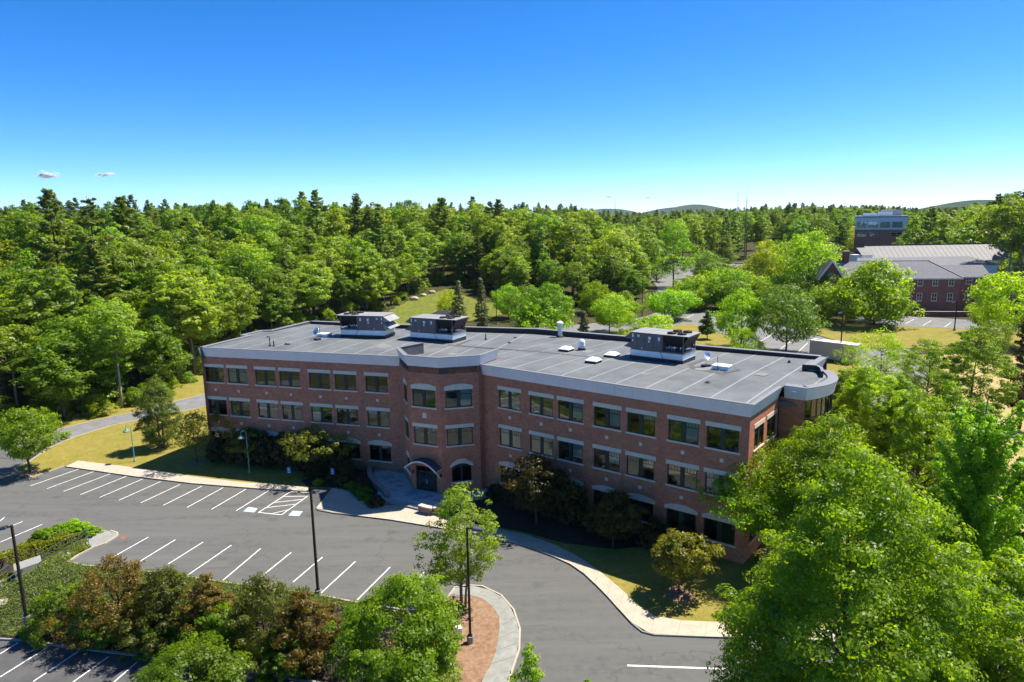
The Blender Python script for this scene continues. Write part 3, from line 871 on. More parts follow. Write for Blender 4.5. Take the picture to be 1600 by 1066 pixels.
def window(O, d, u, z, w=WW, h=WH, lintel='flat', sill=True, grille=True, blind=None, parent=None):
    "window opening lower left at u, z"
    parent = parent or building
    mtx = frame_matrix(O, d, u, z)
    std = abs(w - WW) < .01 and abs(h - WH) < .01
    fr = put((FRAME_ME if grille else FRAME_ME2) if std else window_frame_mesh(w, h, grille), 'window', parent, mtx)
    pm = PANE_ME if std else pane_mesh(w, h)
    for x in (.07, w / 2 + .17): put(pm, 'pane', fr, Matrix.Translation((x, .105, .07)))
    if blind:
        for k, dr in enumerate(blind):
            if dr:
                x = (.09, w / 2 + .19)[k]
                bw = w / 2 - .17 - .07 - .04
                b = MB()
                nb = max(1, int((h - .14) * dr / .09))
                for q in range(nb):
                    zt = h - .09 - q * .09
                    b.bx(0, bw, 0, .012, zt - .083, zt)
                o = b.build('blind', M['blind'], fr)
                o.location = (x, .22, 0)
    if lintel == 'flat': put(LINTEL_ME if std else MB().bx(-.14, w + .14, -.035, .12, 0, .40).mesh('lintel', M['stone']), 'lintel', parent, frame_matrix(O, d, u, z + h + .003))
    elif lintel:
        q = empty('arched_lintel', (0, 0, 0)); q.parent = parent; q.matrix_local = frame_matrix(O, d, u, z + h + .003)
        for me in lintel: put(me, 'lintel_stone', q, Matrix.Identity(4))
    if sill: put(SILL_ME if std else MB().bx(-.14, w + .14, -.075, .10, -.15, -.003).mesh('sill', M['stone']), 'sill', parent, mtx)
    return fr

S3, S2, S1 = 9.98, 5.77, 1.53
# ---- left wing front
OL = cA + inn(dL) * INS
LW_U = [.32, 3.76, 7.83, 11.30, 15.40, 18.89, 22.99]
LW_END = float(np.linalg.norm(cB - cA))
holes = [(u, u + WW, z, z + WH) for u in LW_U for z in (S1, S2, S3)]
wall(OL, dL, .28, LW_END + .3, GZ, ZF + .06, holes)
bl3 = [None, (1, .95), None, None, None, None, None]
bl2 = [(.9, 0), None, (.55, 0), None, (.9, 0), None, (.35, 0)]
for i, u in enumerate(LW_U):
    window(OL, dL, u, S3, blind=bl3[i], grille=i in (0, 1, 3, 4))
    window(OL, dL, u, S2, blind=bl2[i])
    window(OL, dL, u, S1, lintel=ARCH_GF, grille=False)
    put(BLOCK_ME, 'stone_block', building, frame_matrix(OL, dL, u + WW / 2, 8.98)); put(BLOCK_ME, 'stone_block', building, frame_matrix(OL, dL, u + WW / 2, 4.78))
# ---- right wing front
OR = cC + inn(dR) * INS
RW_U = [1.72, 5.74, 9.23, 13.33, 16.88, 20.98, 24.52]
RW_END = float(np.linalg.norm(cD - cC))
holes = [(u, u + WW, z, z + WH) for u in RW_U for z in (S1, S2, S3)]
wall(OR, dR, -.6, RW_END - INS, GZ, ZF + .06, holes)
br3 = [None, None, (0, .9), (0, .95), (0, .3), (0, .85), None]
br2 = [None, None, (0, .85), (0, .7), None, None, (.8, .8)]
for i, u in enumerate(RW_U):
    window(OR, dR, u, S3, blind=br3[i], grille=i in (1, 2, 3, 4, 5))
    window(OR, dR, u, S2, blind=br2[i])
    window(OR, dR, u, S1, lintel=ARCH_GF, grille=False)
    put(BLOCK_ME, 'stone_block', building, frame_matrix(OR, dR, u + WW / 2, 9.03)); put(BLOCK_ME, 'stone_block', building, frame_matrix(OR, dR, u + WW / 2, 4.80))

# ---- central bay
def offset_line(pts, o):
    "parallel polyline, o to the left, with mitred corners"
    ds = [unit(b - a) for a, b in zip(pts[:-1], pts[1:])]
    out = [pts[0] + inn(ds[0]) * o]
    for i in range(1, len(pts) - 1):
        n0, n1 = inn(ds[i - 1]), inn(ds[i])
        b = unit(n0 + n1)
        out.append(pts[i] + b * o / max(.25, b @ n0))
    out.append(pts[-1] + inn(ds[-1]) * o)
    return out
wb = offset_line([bL, bA, bM, bR, bE], INS)
dLA, dAM, dMR, dRE = [unit(b - a) for a, b in zip(wb[:-1], wb[1:])]
lens = [float(np.linalg.norm(b - a)) for a, b in zip(wb[:-1], wb[1:])]
# side face towards the left wing
O = wb[0]; SW = 1.6
sh = [(1.9, 1.9 + SW, z, z + WH) for z in (S1, S2, S3)]
wall(O, dLA, -1.2, lens[0], GZ, ZFB + .06, sh)
for z in (S1, S2, S3): window(O, dLA, 1.9, z, SW, WH, lintel='flat' if z == S2 else arch_lintel_mesh(SW, .4, .22, .14, 4))
# door face
O = wb[1]; L = lens[1]
u3 = .42
DW0, DW1, DZ0, DZ1 = .42, 3.06, .40, 3.25
hs_ = [(u3, u3 + WW, S3, S3 + WH), (u3, u3 + WW, S2, S2 + WH), (DW0, DW1, DZ0, DZ1)]
wall(O, dAM, 0, L, GZ, ZFB + .06, hs_)
window(O, dAM, u3, S3, lintel=ARCH_BAY, grille=True)
window(O, dAM, u3, S2)
put(MB().bx(-.25, .25, -.03, .05, -.3, .3).mesh('stone_block', M['stone']), 'stone_block', building, frame_matrix(O, dAM, u3 + WW / 2, 9.03))
# double entrance door with side lights
mtx = frame_matrix(O, dAM, DW0, DZ0)
dw, dh = DW1 - DW0, DZ1 - DZ0
b = MB(); b.bx(0, dw, .10, .20, dh - .1, dh)
for x in (0, dw - .1): b.bx(x, x + .1, .10, .20, 0, dh - .1)
b.bx(.1, dw - .1, .11, .19, 2.12, 2.22)
for x in (.36, dw - .44): b.bx(x, x + .08, .11, .19, 0, 2.12)
b.bx(dw / 2 - .03, dw / 2 + .03, .12, .18, 2.22, dh - .1)
ent = put(b.mesh('entrance_frame', M['frame']), 'entrance_frame', building, mtx)
for x0, x1, z0, z1 in ((.1, dw / 2 - .03, 2.22, dh - .1), (dw / 2 + .03, dw - .1, 2.22, dh - .1), (.1, .36, 0, 2.12), (dw - .36, dw - .1, 0, 2.12)):
    put(MB().bx(x0, x1, .145, .157, z0, z1).mesh('pane', M['glass_dark']), 'pane', ent, Matrix.Identity(4))
for s in (0, 1):
    x0 = .44 if s == 0 else dw / 2 + .005; x1 = dw / 2 - .005 if s == 0 else dw - .44
    b = MB(); b.bx(x0, x1, .12, .17, 0, .22); b.bx(x0, x1, .12, .17, 2.0, 2.115); b.bx(x0, x0 + .1, .12, .17, .22, 2.0); b.bx(x1 - .1, x1, .12, .17, .22, 2.0); b.bx(x0 + .1, x1 - .1, .125, .165, .95, 1.03)
    dr = put(b.mesh('door', M['frame']), 'door', building, mtx)
    put(MB().bx(x0 + .1, x1 - .1, .14, .15, .22, 2.0).mesh('pane', M['glass_dark']), 'pane', dr, Matrix.Identity(4))
    hx = x1 - .06 if s == 0 else x0 + .06
    put(MB().tube([(hx, .10, .8), (hx, .06, .8), (hx, .06, 1.3), (hx, .10, 1.3)], .016, 6).mesh('handle', M['lens']), 'handle', dr, Matrix.Identity(4))
# arched canopy over the door
mtx = frame_matrix(O, dAM, 0, 0)
cw0, cw1, zs_, zc_ = -.75, 4.0, 3.25, 4.2
mid = (DW0 + DW1) / 2; hw = 1.95
b = MB(); bt = MB(); K = 16
prof = []
for k in range(K + 1):
    t = -1 + 2 * k / K
    prof.append((mid + hw * t, 3.27 + .92 * (1 - t * t)))
for (x0, z0), (x1, z1) in zip(prof[:-1], prof[1:]):
    b.hexa([(x0, -1.30, z0), (x1, -1.30, z1), (x1, 0, z1), (x0, 0, z0)], [(x0, -1.30, z0 + .07), (x1, -1.30, z1 + .07), (x1, 0, z1 + .07), (x0, 0, z0 + .07)])
    bt.hexa([(x0, -1.37, z0 - .07), (x1, -1.37, z1 - .07), (x1, -1.31, z1 - .07), (x0, -1.31, z0 - .07)], [(x0, -1.37, z0 + .09), (x1, -1.37, z1 + .09), (x1, -1.31, z1 + .09), (x0, -1.31, z0 + .09)])
can = put(b.mesh('canopy', M['canopy']), 'canopy', building, mtx)
put(bt.mesh('canopy_fascia', M['trim']), 'canopy_fascia', can, Matrix.Identity(4))
b = MB()
for k in range(1, K):
    x, z = prof[k]; b.bx(x - .015, x + .015, -1.29, -.01, z + .072, z + .11)
put(b.mesh('standing_seam', M['canopy']), 'standing_seam', can, Matrix.Identity(4))
for sx in (-1, 1):
    x = mid + sx * (hw - .12)
    b = MB(); b.bx(x - .07, x + .07, -1.2, -.002, 3.12, 3.27); b.hexa([(x - .06, -.14, 2.1), (x + .06, -.14, 2.1), (x + .06, -.004, 2.1), (x - .06, -.004, 2.1)], [(x - .06, -1.1, 3.12), (x + .06, -1.1, 3.12), (x + .06, -.9, 3.12), (x - .06, -.9, 3.12)])
    put(b.mesh('canopy_bracket', M['trim']), 'canopy_bracket', building, mtx)
# wall lanterns either side of the door
LANT = MB(); LANT.bx(-.06, .06, -.05, 0, -.15, .15); LANT.tube([(0, -.04, .1), (0, -.16, .14), (0, -.16, .05)], .015, 6); LANT.lathe([(.10, -.22), (.11, .05), (.03, .12)], 10, (0, -.16, -.03))
LANT_ME = LANT.mesh('wall_lantern', M['dark'])
put(LANT_ME, 'wall_lantern', building, frame_matrix(O, dAM, -.0 + .14, 2.55))
put(LANT_ME, 'wall_lantern', building, frame_matrix(O, dAM, 3.62, 2.55))
# right front face of the bay
O = wb[2]; L = lens[2]
u3 = .58
AW, AH = 2.15, 1.75
ua = 1.0
wall(O, dMR, 0, L, GZ, ZFB + .06, [(u3, u3 + WW, S3, S3 + WH), (u3, u3 + WW, S2, S2 + WH), (ua, ua + AW, 1.62, 3.70)])
window(O, dMR, u3, S3, lintel=ARCH_BAY, grille=False, blind=(0, .97))
window(O, dMR, u3, S2, grille=True)
# round headed ground floor window: curved head filled above the opening
def arch_window(O, d, u, z, w, hs__, rise):
    mtx = frame_matrix(O, d, u, z)
    b = MB(); f = .07; K = 12
    def head(x, off=0): return hs__ + off + (rise) * (1 - ((x - w / 2) / (w / 2)) ** 2)
    b.bx(0, w, .07, .14, 0, f); b.bx(0, f, .07, .14, f, hs__); b.bx(w - f, w, .07, .14, f, hs__)
    b.bx(w / 2 - .1, w / 2 + .1, .06, .14, f, hs__ + rise * .9)
    b.bx(f, w - f, .08, .13, hs__ - .03, hs__ + .03)
    xs = np.linspace(0, w, K + 1)
    for x0, x1 in zip(xs[:-1], xs[1:]):
        b.hexa([(x0, .07, head(x0) - .09), (x1, .07, head(x1) - .09), (x1, .14, head(x1) - .09), (x0, .14, head(x0) - .09)], [(x0, .07, head(x0)), (x1, .07, head(x1)), (x1, .14, head(x1)), (x0, .14, head(x0))])
    fr = put(b.mesh('window', M['frame']), 'window', building, mtx)
    g = MB()
    pl = [(x, .105, head(x) - .05) for x in np.linspace(.02, w - .02, 13)][::-1]
    g.poly([(.02, .105, .03), (w - .02, .105, .03)] + pl)
    put(g.mesh('pane', M['glass_dark']), 'pane', fr, Matrix.Identity(4))
    st = empty('arched_lintel'); st.parent = building; st.matrix_local = mtx
    n = 9
    xo = np.linspace(-.22, w + .22, n + 1)
    for x0, x1 in zip(xo[:-1], xo[1:]):
        cl = lambda x: min(w, max(0, x))
        g = lambda x: hs__ + rise * (1 - ((cl(x) - w / 2) / (w / 2)) ** 2)
        q = lambda x: hs__ + .16 + (rise + .36) * (1 - ((x - w / 2) / (w / 2 + .22)) ** 2)
        a, c = x0 + .008, x1 - .008
        k = MB().hexa([(a, -.04, g(a)), (c, -.04, g(c)), (c, .15, g(c)), (a, .15, g(a))], [(a, -.04, q(a)), (c, -.04, q(c)), (c, .15, q(c)), (a, .15, q(a))])
        put(k.mesh('lintel_stone', M['stone']), 'lintel_stone', st, Matrix.Identity(4))
    put(MB().bx(-.14, w + .14, -.075, .10, -.15, -.003).mesh('sill', M['stone']), 'sill', building, mtx)
arch_window(O, dMR, ua, 1.62, AW, 1.70, .38)
# right return of the bay
wall(wb[3], dRE, 0, lens[3] + .5, GZ, ZFB + .06)

# ---- right end and its rounded projection
OE = cD - inn(dE) * -INS
OE = cD + inn(dE) * INS
E_LEN = float(np.linalg.norm(cBR - cD))
nE = -inn(dE)
WWS = 2.45
eh = [(1.68, 1.68 + WWS, z, z + WH) for z in (S1, S2, S3)] + [(4.95, 4.95 + WWS, z, z + WH) for z in (S1, S2, S3)]
wall(OE, dE, INS, 8.0, GZ, ZF + .06, eh)
for u in (1.68, 4.95):
    for z in (S1, S2, S3): window(OE, dE, u, z, WWS, WH, lintel='flat' if z > S1 else arch_lintel_mesh(WWS, .3, .3))
wall(OE, dE, 16.4, E_LEN - INS, GZ, ZF + .06, [(18.5, 18.5 + WWS, z, z + WH) for z in (S1, S2, S3)])
for z in (S1, S2, S3): window(OE, dE, 18.5, z, WWS, WH)
def E(al, perp): return cD + dE * al + nE * perp
drum_c = [E(7.95, 0), E(7.95, 2.0)] + [E(7.95 + 8.5 * t, 2.0 + 1.45 * math.sin(math.pi * t) ** .9) for t in np.linspace(0.02, 1, 13)] + [E(16.5, 0)]
drum_w = offset_line(drum_c, .30)
# brick pier facing the front
wall(drum_w[0], unit(drum_w[1] - drum_w[0]), -.4, float(np.linalg.norm(drum_w[1] - drum_w[0])), GZ, ZF + .06)
wall(drum_w[-2], unit(drum_w[-1] - drum_w[-2]), 0, float(np.linalg.norm(drum_w[-1] - drum_w[-2])) + .4, GZ, ZF + .06)
# curved glass wall: spandrels of pale stone between bands of glass
arc = drum_w[1:-1]
def arc_band(name, z0, z1, mat, o=0.0, thick=.2, parent=None, seg=False):
    q0 = offset_line(arc, o); q1 = offset_line(arc, o + thick)
    mb = MB()
    res = []
    for i in range(len(arc) - 1):
        if seg: mb = MB()
        mb.hexa([(*q0[i], z0), (*q0[i + 1], z0), (*q1[i + 1], z0), (*q1[i], z0)], [(*q0[i], z1), (*q0[i + 1], z1), (*q1[i + 1], z1), (*q1[i], z1)])
        if seg: res.append(mb.build(name, mat, parent or building))
    return res if seg else mb.build(name, mat, parent or building)
for z0, z1 in ((GZ, .9), (3.6, 5.0), (7.9, 9.2)):
    arc_band('spandrel_panel', z0, z1, M['panel'], 0, .25, seg=True)
curtain = MB()
qa = offset_line(arc, .06); qb = offset_line(arc, .16)
for z0, z1 in ((.9, 3.6), (5.0, 7.9), (9.2, 13.25)):
    for p_, q_ in zip(qa, qb):
        c_ = (p_ + q_) / 2
        curtain.box((c_[0], c_[1], (z0 + z1) / 2), (.10, .10, z1 - z0), math.atan2(dE[1], dE[0]))
    for zz in (z0 + .06, (z0 + z1) / 2 + .3, z1 - .06):
        for i in range(len(qa) - 1):
            curtain.hexa([(*qa[i], zz - .05), (*qa[i + 1], zz - .05), (*qb[i + 1], zz - .05), (*qb[i], zz - .05)], [(*qa[i], zz + .05), (*qa[i + 1], zz + .05), (*qb[i + 1], zz + .05), (*qb[i], zz + .05)])
cw = curtain.build('curtain_wall', M['frame'], building)
for z0, z1 in ((.9, 3.6), (5.0, 7.9), (9.2, 13.25)):
    arc_band('pane', z0, z1, M['glass'], .10, .015, parent=cw, seg=True)

# ---- back and left walls (out of sight, needed for light and for a step aside)
left_proj = [cBL, cBL + (cA - cBL) * .40, cBL + (cA - cBL) * .42 + V2(-1.3, .4), cBL + (cA - cBL) * .60 + V2(-1.3, .4), cBL + (cA - cBL) * .62, cA]
back_c = [cBR] + BK + left_proj
back_w = offset_line(back_c, .35)
for a, b in zip(back_w[:-1], back_w[1:]):
    d = unit(b - a); L = float(np.linalg.norm(b - a))
    hh = []
    if L > 6:
        n_ = int(L // 4.1)
        off = (L - n_ * 4.1) / 2 + .6
        hh = [(off + 4.1 * k, off + 4.1 * k + WW, z, z + WH) for k in range(n_) for z in (S1, S2, S3)]
    wall(a, d, 0, L, GZ, ZC - .02, hh)
    for h in hh: window(a, d, h[0], h[2], grille=False)

# ---- fascia in panels, and the metal coping on it
def fascia(pts, zb, zt, flare, step, ends=(True, True), inset=INS):
    lo = offset_line(pts, inset - .03); hi = offset_line(pts, inset - flare)
    loi = offset_line(pts, inset + .05); hii = offset_line(pts, inset - flare + .12)
    for i in range(len(pts) - 1):
        L = np.linalg.norm(pts[i + 1] - pts[i]); n = max(1, round(L / step))
        for k in range(n):
            g = .009 / max(L / n, .2)
            t0, t1 = (k + (g if k else 0)) / n, (k + 1 - (g if k < n - 1 else 0)) / n
            lp = lambda A, t: A[i] + (A[i + 1] - A[i]) * t
            MB().hexa([(*lp(lo, t0), zb), (*lp(lo, t1), zb), (*lp(loi, t1), zb), (*lp(loi, t0), zb)],
                      [(*lp(hi, t0), zt), (*lp(hi, t1), zt), (*lp(hii, t1), zt), (*lp(hii, t0), zt)]).build('fascia_panel', M['panel'], building)
def coping(pts, z0, z1, out, inw, name='coping', parent=None, mat=None):
    a = offset_line(pts, -out); b = offset_line(pts, inw)
    mb = MB()
    for i in range(len(pts) - 1):
        mb.hexa([(*a[i], z0), (*a[i + 1], z0), (*b[i + 1], z0), (*b[i], z0)], [(*a[i], z1), (*a[i + 1], z1), (*b[i + 1], z1), (*b[i], z1)])
    return mb.build(name, mat or M['coping'], parent or building)
jL = cB + dL * .4
fascia([cA - dL * 0, jL], ZF, ZC - .05, .40, 1.95)
jR = cC - dR * .7
fascia([jR, cD, E(7.55, 0)], ZF, ZC - .05, .40, 1.83)
fascia(drum_c[:], ZF, ZC - .05, .28, 2.0, inset=.30)
fascia([E(16.9, 0), cBR], ZF, ZC - .05, .40, 1.9)
bayc = [bL + (bL - bA) * .25, bA, bM, bR, bE]
bayc = [bL, bA, bM, bR, bE]
fascia(bayc, ZFB, ZCB - .05, .40, 2.3)
coping([cA - dL * .0, jL], ZC - .05, ZC, .02, .35)
coping([jR, cD, E(7.55, 0)], ZC - .05, ZC, .02, .35)
coping(drum_c, ZC - .05, ZC, .02, .9)
coping([E(16.9, 0), cBR], ZC - .05, ZC, .02, .7)
coping(bayc, ZCB - .05, ZCB, .03, .40)

# parapets (back, left end, bay), with dark lining and metal coping
def parapet(pts, z0, z1, th, mat, cop=True, out=.05, name='parapet'):
    a = pts; b = offset_line(pts, th)
    for i in range(len(pts) - 1):
        L = np.linalg.norm(pts[i + 1] - pts[i]); n = max(1, round(L / 3.2))
        for k in range(n):
            t0, t1 = k / n, (k + 1) / n
            g = .012 / max(L / n, .3)
            t0 += g if k else 0
            lp = lambda A, t: A[i] + (A[i + 1] - A[i]) * t
            MB().hexa([(*lp(a, t0), z0), (*lp(a, t1), z0), (*lp(b, t1), z0), (*lp(b, t0), z0)], [(*lp(a, t0), z1), (*lp(a, t1), z1), (*lp(b, t1), z1), (*lp(b, t0), z1)]).build(name, mat, building)
    if cop: coping(pts, z1, z1 + .05, out, th + .06)
pb = offset_line(back_c, .36)
M['lining'] = plain('parapet_lining', (.085, .09, .098), .6, var=.2, scale=.8)
parapet(offset_line([cBR] + BK + [cBL], .36), 13.0, ZC - .05, .22, M['black'], out=.40)
parapet(offset_line(left_proj, .36), 13.0, ZC - .05, .22, M['lining'], out=.40)
# parapet pieces that close the bay towards the roof
bi = offset_line(bayc, .40)
back_end = V2(-10.88, 81.53) * SB
parapet([back_end, bi[0]], 13.6, ZCB - .05, .2, M['lining'], out=.03)
parapet(bi, 13.7, ZCB - .06, .16, M['lining'], cop=False)
# bent low wall on the rounded corner
cwl = [E(11.2, .3), E(13.6, 1.9), E(14.6, 1.7), E(15.2, 1.1)]
parapet([P(1253, 577, ZC)[:2], P(1275, 578.5, ZC)[:2], P(1281, 582, ZC)[:2], P(1283, 588, ZC)[:2]][::1], 13.4, 14.92, .18, M['black'], out=.03, name='curved_parapet')

# ---- roof deck in strips of membrane with taped seams
def roofz(x, y):
    p = V2(x, y)
    dl = (p - cA) @ inn(dL); dr = (p - cC) @ inn(dR)
    dd = min(dl, dr)
    return 14.36 - .62 * min(1.0, max(0, dd / 20.0))
outline = [cA + dL * .3 + inn(dL) * .1, cB + inn(dL) * .1, bi[0] + inn(dLA) * .05, bi[1] + V2(.1, .1), bi[2] + V2(0, .1), bi[3] + V2(-.1, .0), cC + inn(dR) * .5, cC + inn(dR) * .1, cD + (inn(dR) - dR) * .1] + \
          [p for p in offset_line([E(7.95, 0)] + drum_c[1:-1] + [E(16.5, 0)], .25)] + [cBR + V2(-.6, -.1)] + offset_line(BK, .45) + [cBL + V2(.35, -.5)] + [p for p in offset_line(left_proj[1:], .45)]
def clip(poly, p0, nrm):
    out = []
    for a, b in zip(poly, poly[1:] + poly[:1]):
        da, db = (a - p0) @ nrm, (b - p0) @ nrm
        if da >= 0: out.append(a)
        if (da >= 0) != (db >= 0): out.append(a + (b - a) * (da / (da - db)))
    return out
J = V2(-4.5, 73.5); bis = unit(V2(.40, .917))
left_side, right_side = inn(bis), -inn(bis)
def strip_set(side, O, d, u0, u1, w):
    k = 0
    u = u0
    while u < u1:
        poly = clip(outline, J, side)
        poly = clip(poly, O + d * u, d); poly = clip(poly, O + d * (u + w), -d)
        if len(poly) > 2:
            # densify along the slope so the deck bends with roofz
            mb = MB()
            dd = [(q - O) @ inn(d) for q in poly]
            lo, hi = min(dd), max(dd)
            cuts = np.linspace(lo, hi, max(2, int((hi - lo) / 4) + 1))
            for c0, c1 in zip(cuts[:-1], cuts[1:]):
                pp = clip(poly, O + inn(d) * c0, inn(d)); pp = clip(pp, O + inn(d) * c1, -inn(d))
                if len(pp) > 2:
                    lift = .004 * (k % 2)
                    mb.poly([(q[0], q[1], roofz(*q) + lift) for q in pp])
            if mb.f:
                o = mb.build('roof_sheet', M['membrane'], building)
                # tape over the seam at the low side
                e = clip(clip(poly, O + d * (u - .001), d), O + d * (u + .16), -d)
                if len(e) > 2:
                    tm = MB()
                    ee = [(q - O) @ inn(d) for q in e]; a0, a1 = min(ee), max(ee)
                    cs = np.linspace(a0, a1, max(2, int((a1 - a0) / 4) + 1))
                    for c0, c1 in zip(cs[:-1], cs[1:]):
                        pp = clip(clip(e, O + inn(d) * c0, inn(d)), O + inn(d) * c1, -inn(d))
                        if len(pp) > 2: tm.poly([(q[0], q[1], roofz(*q) + .011) for q in pp])
                    if tm.f: tm.build('seam_tape', M['seam'], o)
        u += w; k += 1
strip_set(left_side, cA, dL, -3.0, 46, 3.05)
strip_set(right_side, cC, dR, -12.0, 34, 3.05)
# light run of lap tape across the middle of the deck and dark walkway mats
def on_roof(px, py, dz=.02):
    p = P(px, py, 14.0)
    for _ in range(4): p = P(px, py, roofz(p[0], p[1]) + dz)
    return p
def roof_patch(name, quad, mat, dz=.018):
    pts = [on_roof(*q, dz) for q in quad]
    mb = MB(); mb.poly(pts)
    return mb.build(name, mat, building)
M['mat'] = plain('walk_mat', (.075, .076, .08), .8, var=.2)
roof_patch('walkway_mat', [(1073, 570), (1098, 560.5), (1104, 562.5), (1082, 572)], M['mat'])
roof_patch('walkway_mat', [(1082, 571.5), (1136, 583), (1131, 586.5), (1076, 574.5)], M['mat'], .022)
roof_patch('walkway_mat', [(1136, 583), (1158, 578), (1152, 576), (1131, 581)], M['mat'], .026)
roof_patch('walkway_mat', [(712, 538), (733, 531), (738, 531.5), (718, 539.5)], M['mat'])
roof_patch('walkway_mat', [(481, 528.5), (497, 526), (503, 528), (487, 530.5)], M['mat'])
roof_patch('walkway_mat', [(700, 538), (850, 549.5), (944, 559.5), (944, 561), (850, 551), (700, 539.5)], M['mat'])
M['puddle'] = plain('roof_dust', (.17, .178, .176), .75, var=.12, scale=.6)
for c in ((706, 553, 9, 2.2), (919, 549, 9, 2.5), (1100, 576, 15, 3.0), (1008, 584, 10, 1.5), (598, 541, 12, 3), (1190, 585, 10, 2.2)):
    rr = random.Random(int(c[0]))
    roof_patch('dust_patch', [(c[0] + c[2] * math.cos(q) * (1 + rr.uniform(-.3, .3)), c[1] + c[3] * math.sin(q) * (1 + rr.uniform(-.3, .3))) for q in np.linspace(0, 2 * math.pi, 15)[:-1]][::-1], M['puddle'], .016)
for c in ((1106, 598), (447, 538), (805, 528), (796, 536), (451, 538.5)):
    q = on_roof(*c)
    b = MB(); b.lathe([(.32, 0), (.30, .02), (.16, .05), (.14, .12), (.05, .14)], 10, (q[0], q[1], q[2]))
    b.build('roof_drain', M['dark'], building)

bayc0 = [bL, bA, bM, bR, bE]
# interiors: floor slabs, core wall, a few lit ceiling lamps
inner = [cA + inn(dL) * .7 + dL * .7, cB + inn(dL) * .7 - dL * .2] + offset_line(bayc0, .75)[1:3] + [V2(-4.6, 72.6), cC + inn(dR) * 1.6 + dR * 1.0, cC + inn(dR) * .75 + dR * 1.7, cD + inn(dR) * .7 - dR * .7, E(7.8, -.7), E(8.3, 1.4), E(12, 2.3), E(16.1, 1.4), E(16.6, -.7), cBR + V2(-1.0, -.4)] + offset_line(BK, .8) + [cBL + V2(.8, -.9)]
for z in (.38, 4.55, 8.75, 12.9):
    MB().prism(inner, z - .3, z).build('floor_slab', M['floor_in'] if z < 12 else M['inside'], building)
core = [cA + inn(dL) * 7.5 + dL * 1.2, cB + inn(dL) * 7.5, cC + inn(dR) * 8, cD + inn(dR) * 8 - dR * 3, cD + inn(dR) * 8.3 - dR * 3, cC + inn(dR) * 8.3, cB + inn(dL) * 7.8, cA + inn(dL) * 7.8 + dL * 1.2]
MB().prism(core, .38, 12.6).build('core_wall', M['inside'], building)
rl = random.Random(5)
for O_, d_, us in ((OL, dL, LW_U), (OR, dR, RW_U)):
    for i, u in enumerate(us):
        for z in (S2 + WH + .35, S3 + WH + .35):
            if rl.random() < .35:
                MB().box((0, 0, 0), (1.2, .16, .05)).build('ceiling_lamp', M['lamp_on'], building).matrix_local = frame_matrix(O_, d_, u + rl.uniform(.5, 2.2), z - .12, rl.uniform(1.5, 3.2))
        # partitions so that the rooms end
        if i % 2: MB().bx(-.06, .06, .3, 7.2, .4, 12.5).build('partition', M['inside'], building).matrix_local = frame_matrix(O_, d_, u - .45, 0)
# desk clutter behind some panes
for O_, d_, us in ((OL, dL, LW_U), (OR, dR, RW_U)):
    for u in us:
        for z in (S1, S2, S3):
            if rl.random() < .6:
                b = MB(); x = rl.uniform(.3, 1.6)
                b.bx(x, x + 1.1, .5, 1.1, -.12, -.08)
                for k in range(rl.randint(1, 4)):
                    xx = x + rl.uniform(0, 1); s = rl.uniform(.08, .22)
                    b.bx(xx, xx + s, .5, .5 + s, -.08, -.08 + rl.uniform(.1, .45))
                b.build('desk', rl.choice([M['trim'], M['inside'], M['floor_in'], M['blind']]), building).matrix_local = frame_matrix(O_, d_, u, z)
# flood light on the pier of the rounded corner
put(MB().bx(-.22, .22, -.28, 0, -.1, .12).mesh('flood_light', M['lens']), 'flood_light', building, frame_matrix(drum_c[0], unit(drum_c[1] - drum_c[0]), 1.0, 13.95))

# ================================================================ entrance court: pavers and stone walls
court = [P(581, 790), P(606, 789), P(640, 796), P(678, 806), P(690, 800), P(700, 770), P(760, 770), P(756, 755), P(640, 742), P(590, 750), P(575, 757), P(590, 772)]
court2 = [p[:2] for p in [P(583, 790.5), P(606, 789.5), P(640, 796), P(680, 806), P(700, 792), P(768, 778), P(760, 757), P(640, 735), P(585, 738), P(578, 752), P(592, 772)]]
cz = lambda x, y: .135 + .24 * sst(61.5, 68.5, y + .1 * x + 1)
cb = tag(MB().prism(court2, -.2, lambda x, y: cz(x, y) - .03).build('entrance_court', M['concrete_grey']), kind='structure')
ang = math.atan2(dAM[1], dAM[0]); ex = V2(math.cos(ang), math.sin(ang)); ey = inn(ex)
cen = sum(court2) / len(court2)
random.seed(9)
for j in range(-9, 10):
    for i in range(-14, 15):
        w_, h_ = .92, .62
        c = cen + ex * ((i + .5 * (j % 2)) * w_) + ey * (j * h_)
        q = [c + ex * sx * (w_ / 2 - .012) + ey * sy * (h_ / 2 - .012) for sx, sy in ((-1, -1), (1, -1), (1, 1), (-1, 1))]
        if not all(inside(v, court2) for v in q):
            if not inside(c, court2): continue
            q2 = q
            # trim against the sloping edges of the court
            for a, b in zip(court2, court2[1:] + court2[:1]):
                dd = unit(b - a)
                area = sum(court2[k][0] * court2[(k + 1) % len(court2)][1] - court2[(k + 1) % len(court2)][0] * court2[k][1] for k in range(len(court2)))
                nn = inn(dd) if area > 0 else -inn(dd)
                if min((v - a) @ nn for v in q2) < 0 and abs(((c - a) @ nn)) < 1.2 and -.6 < (c - a) @ dd < np.linalg.norm(b - a) + .6: q2 = clip(q2, a, nn)
                if len(q2) < 3: break
            q = q2
            if len(q) < 3: continue
        e = random.uniform(-.003, .003)
        MB().prism(q, lambda x, y: cz(x, y) - .06, lambda x, y: cz(x, y) + e).build('paver', random.choice([M['paver'], M['paver'], M['paver2']]), cb)

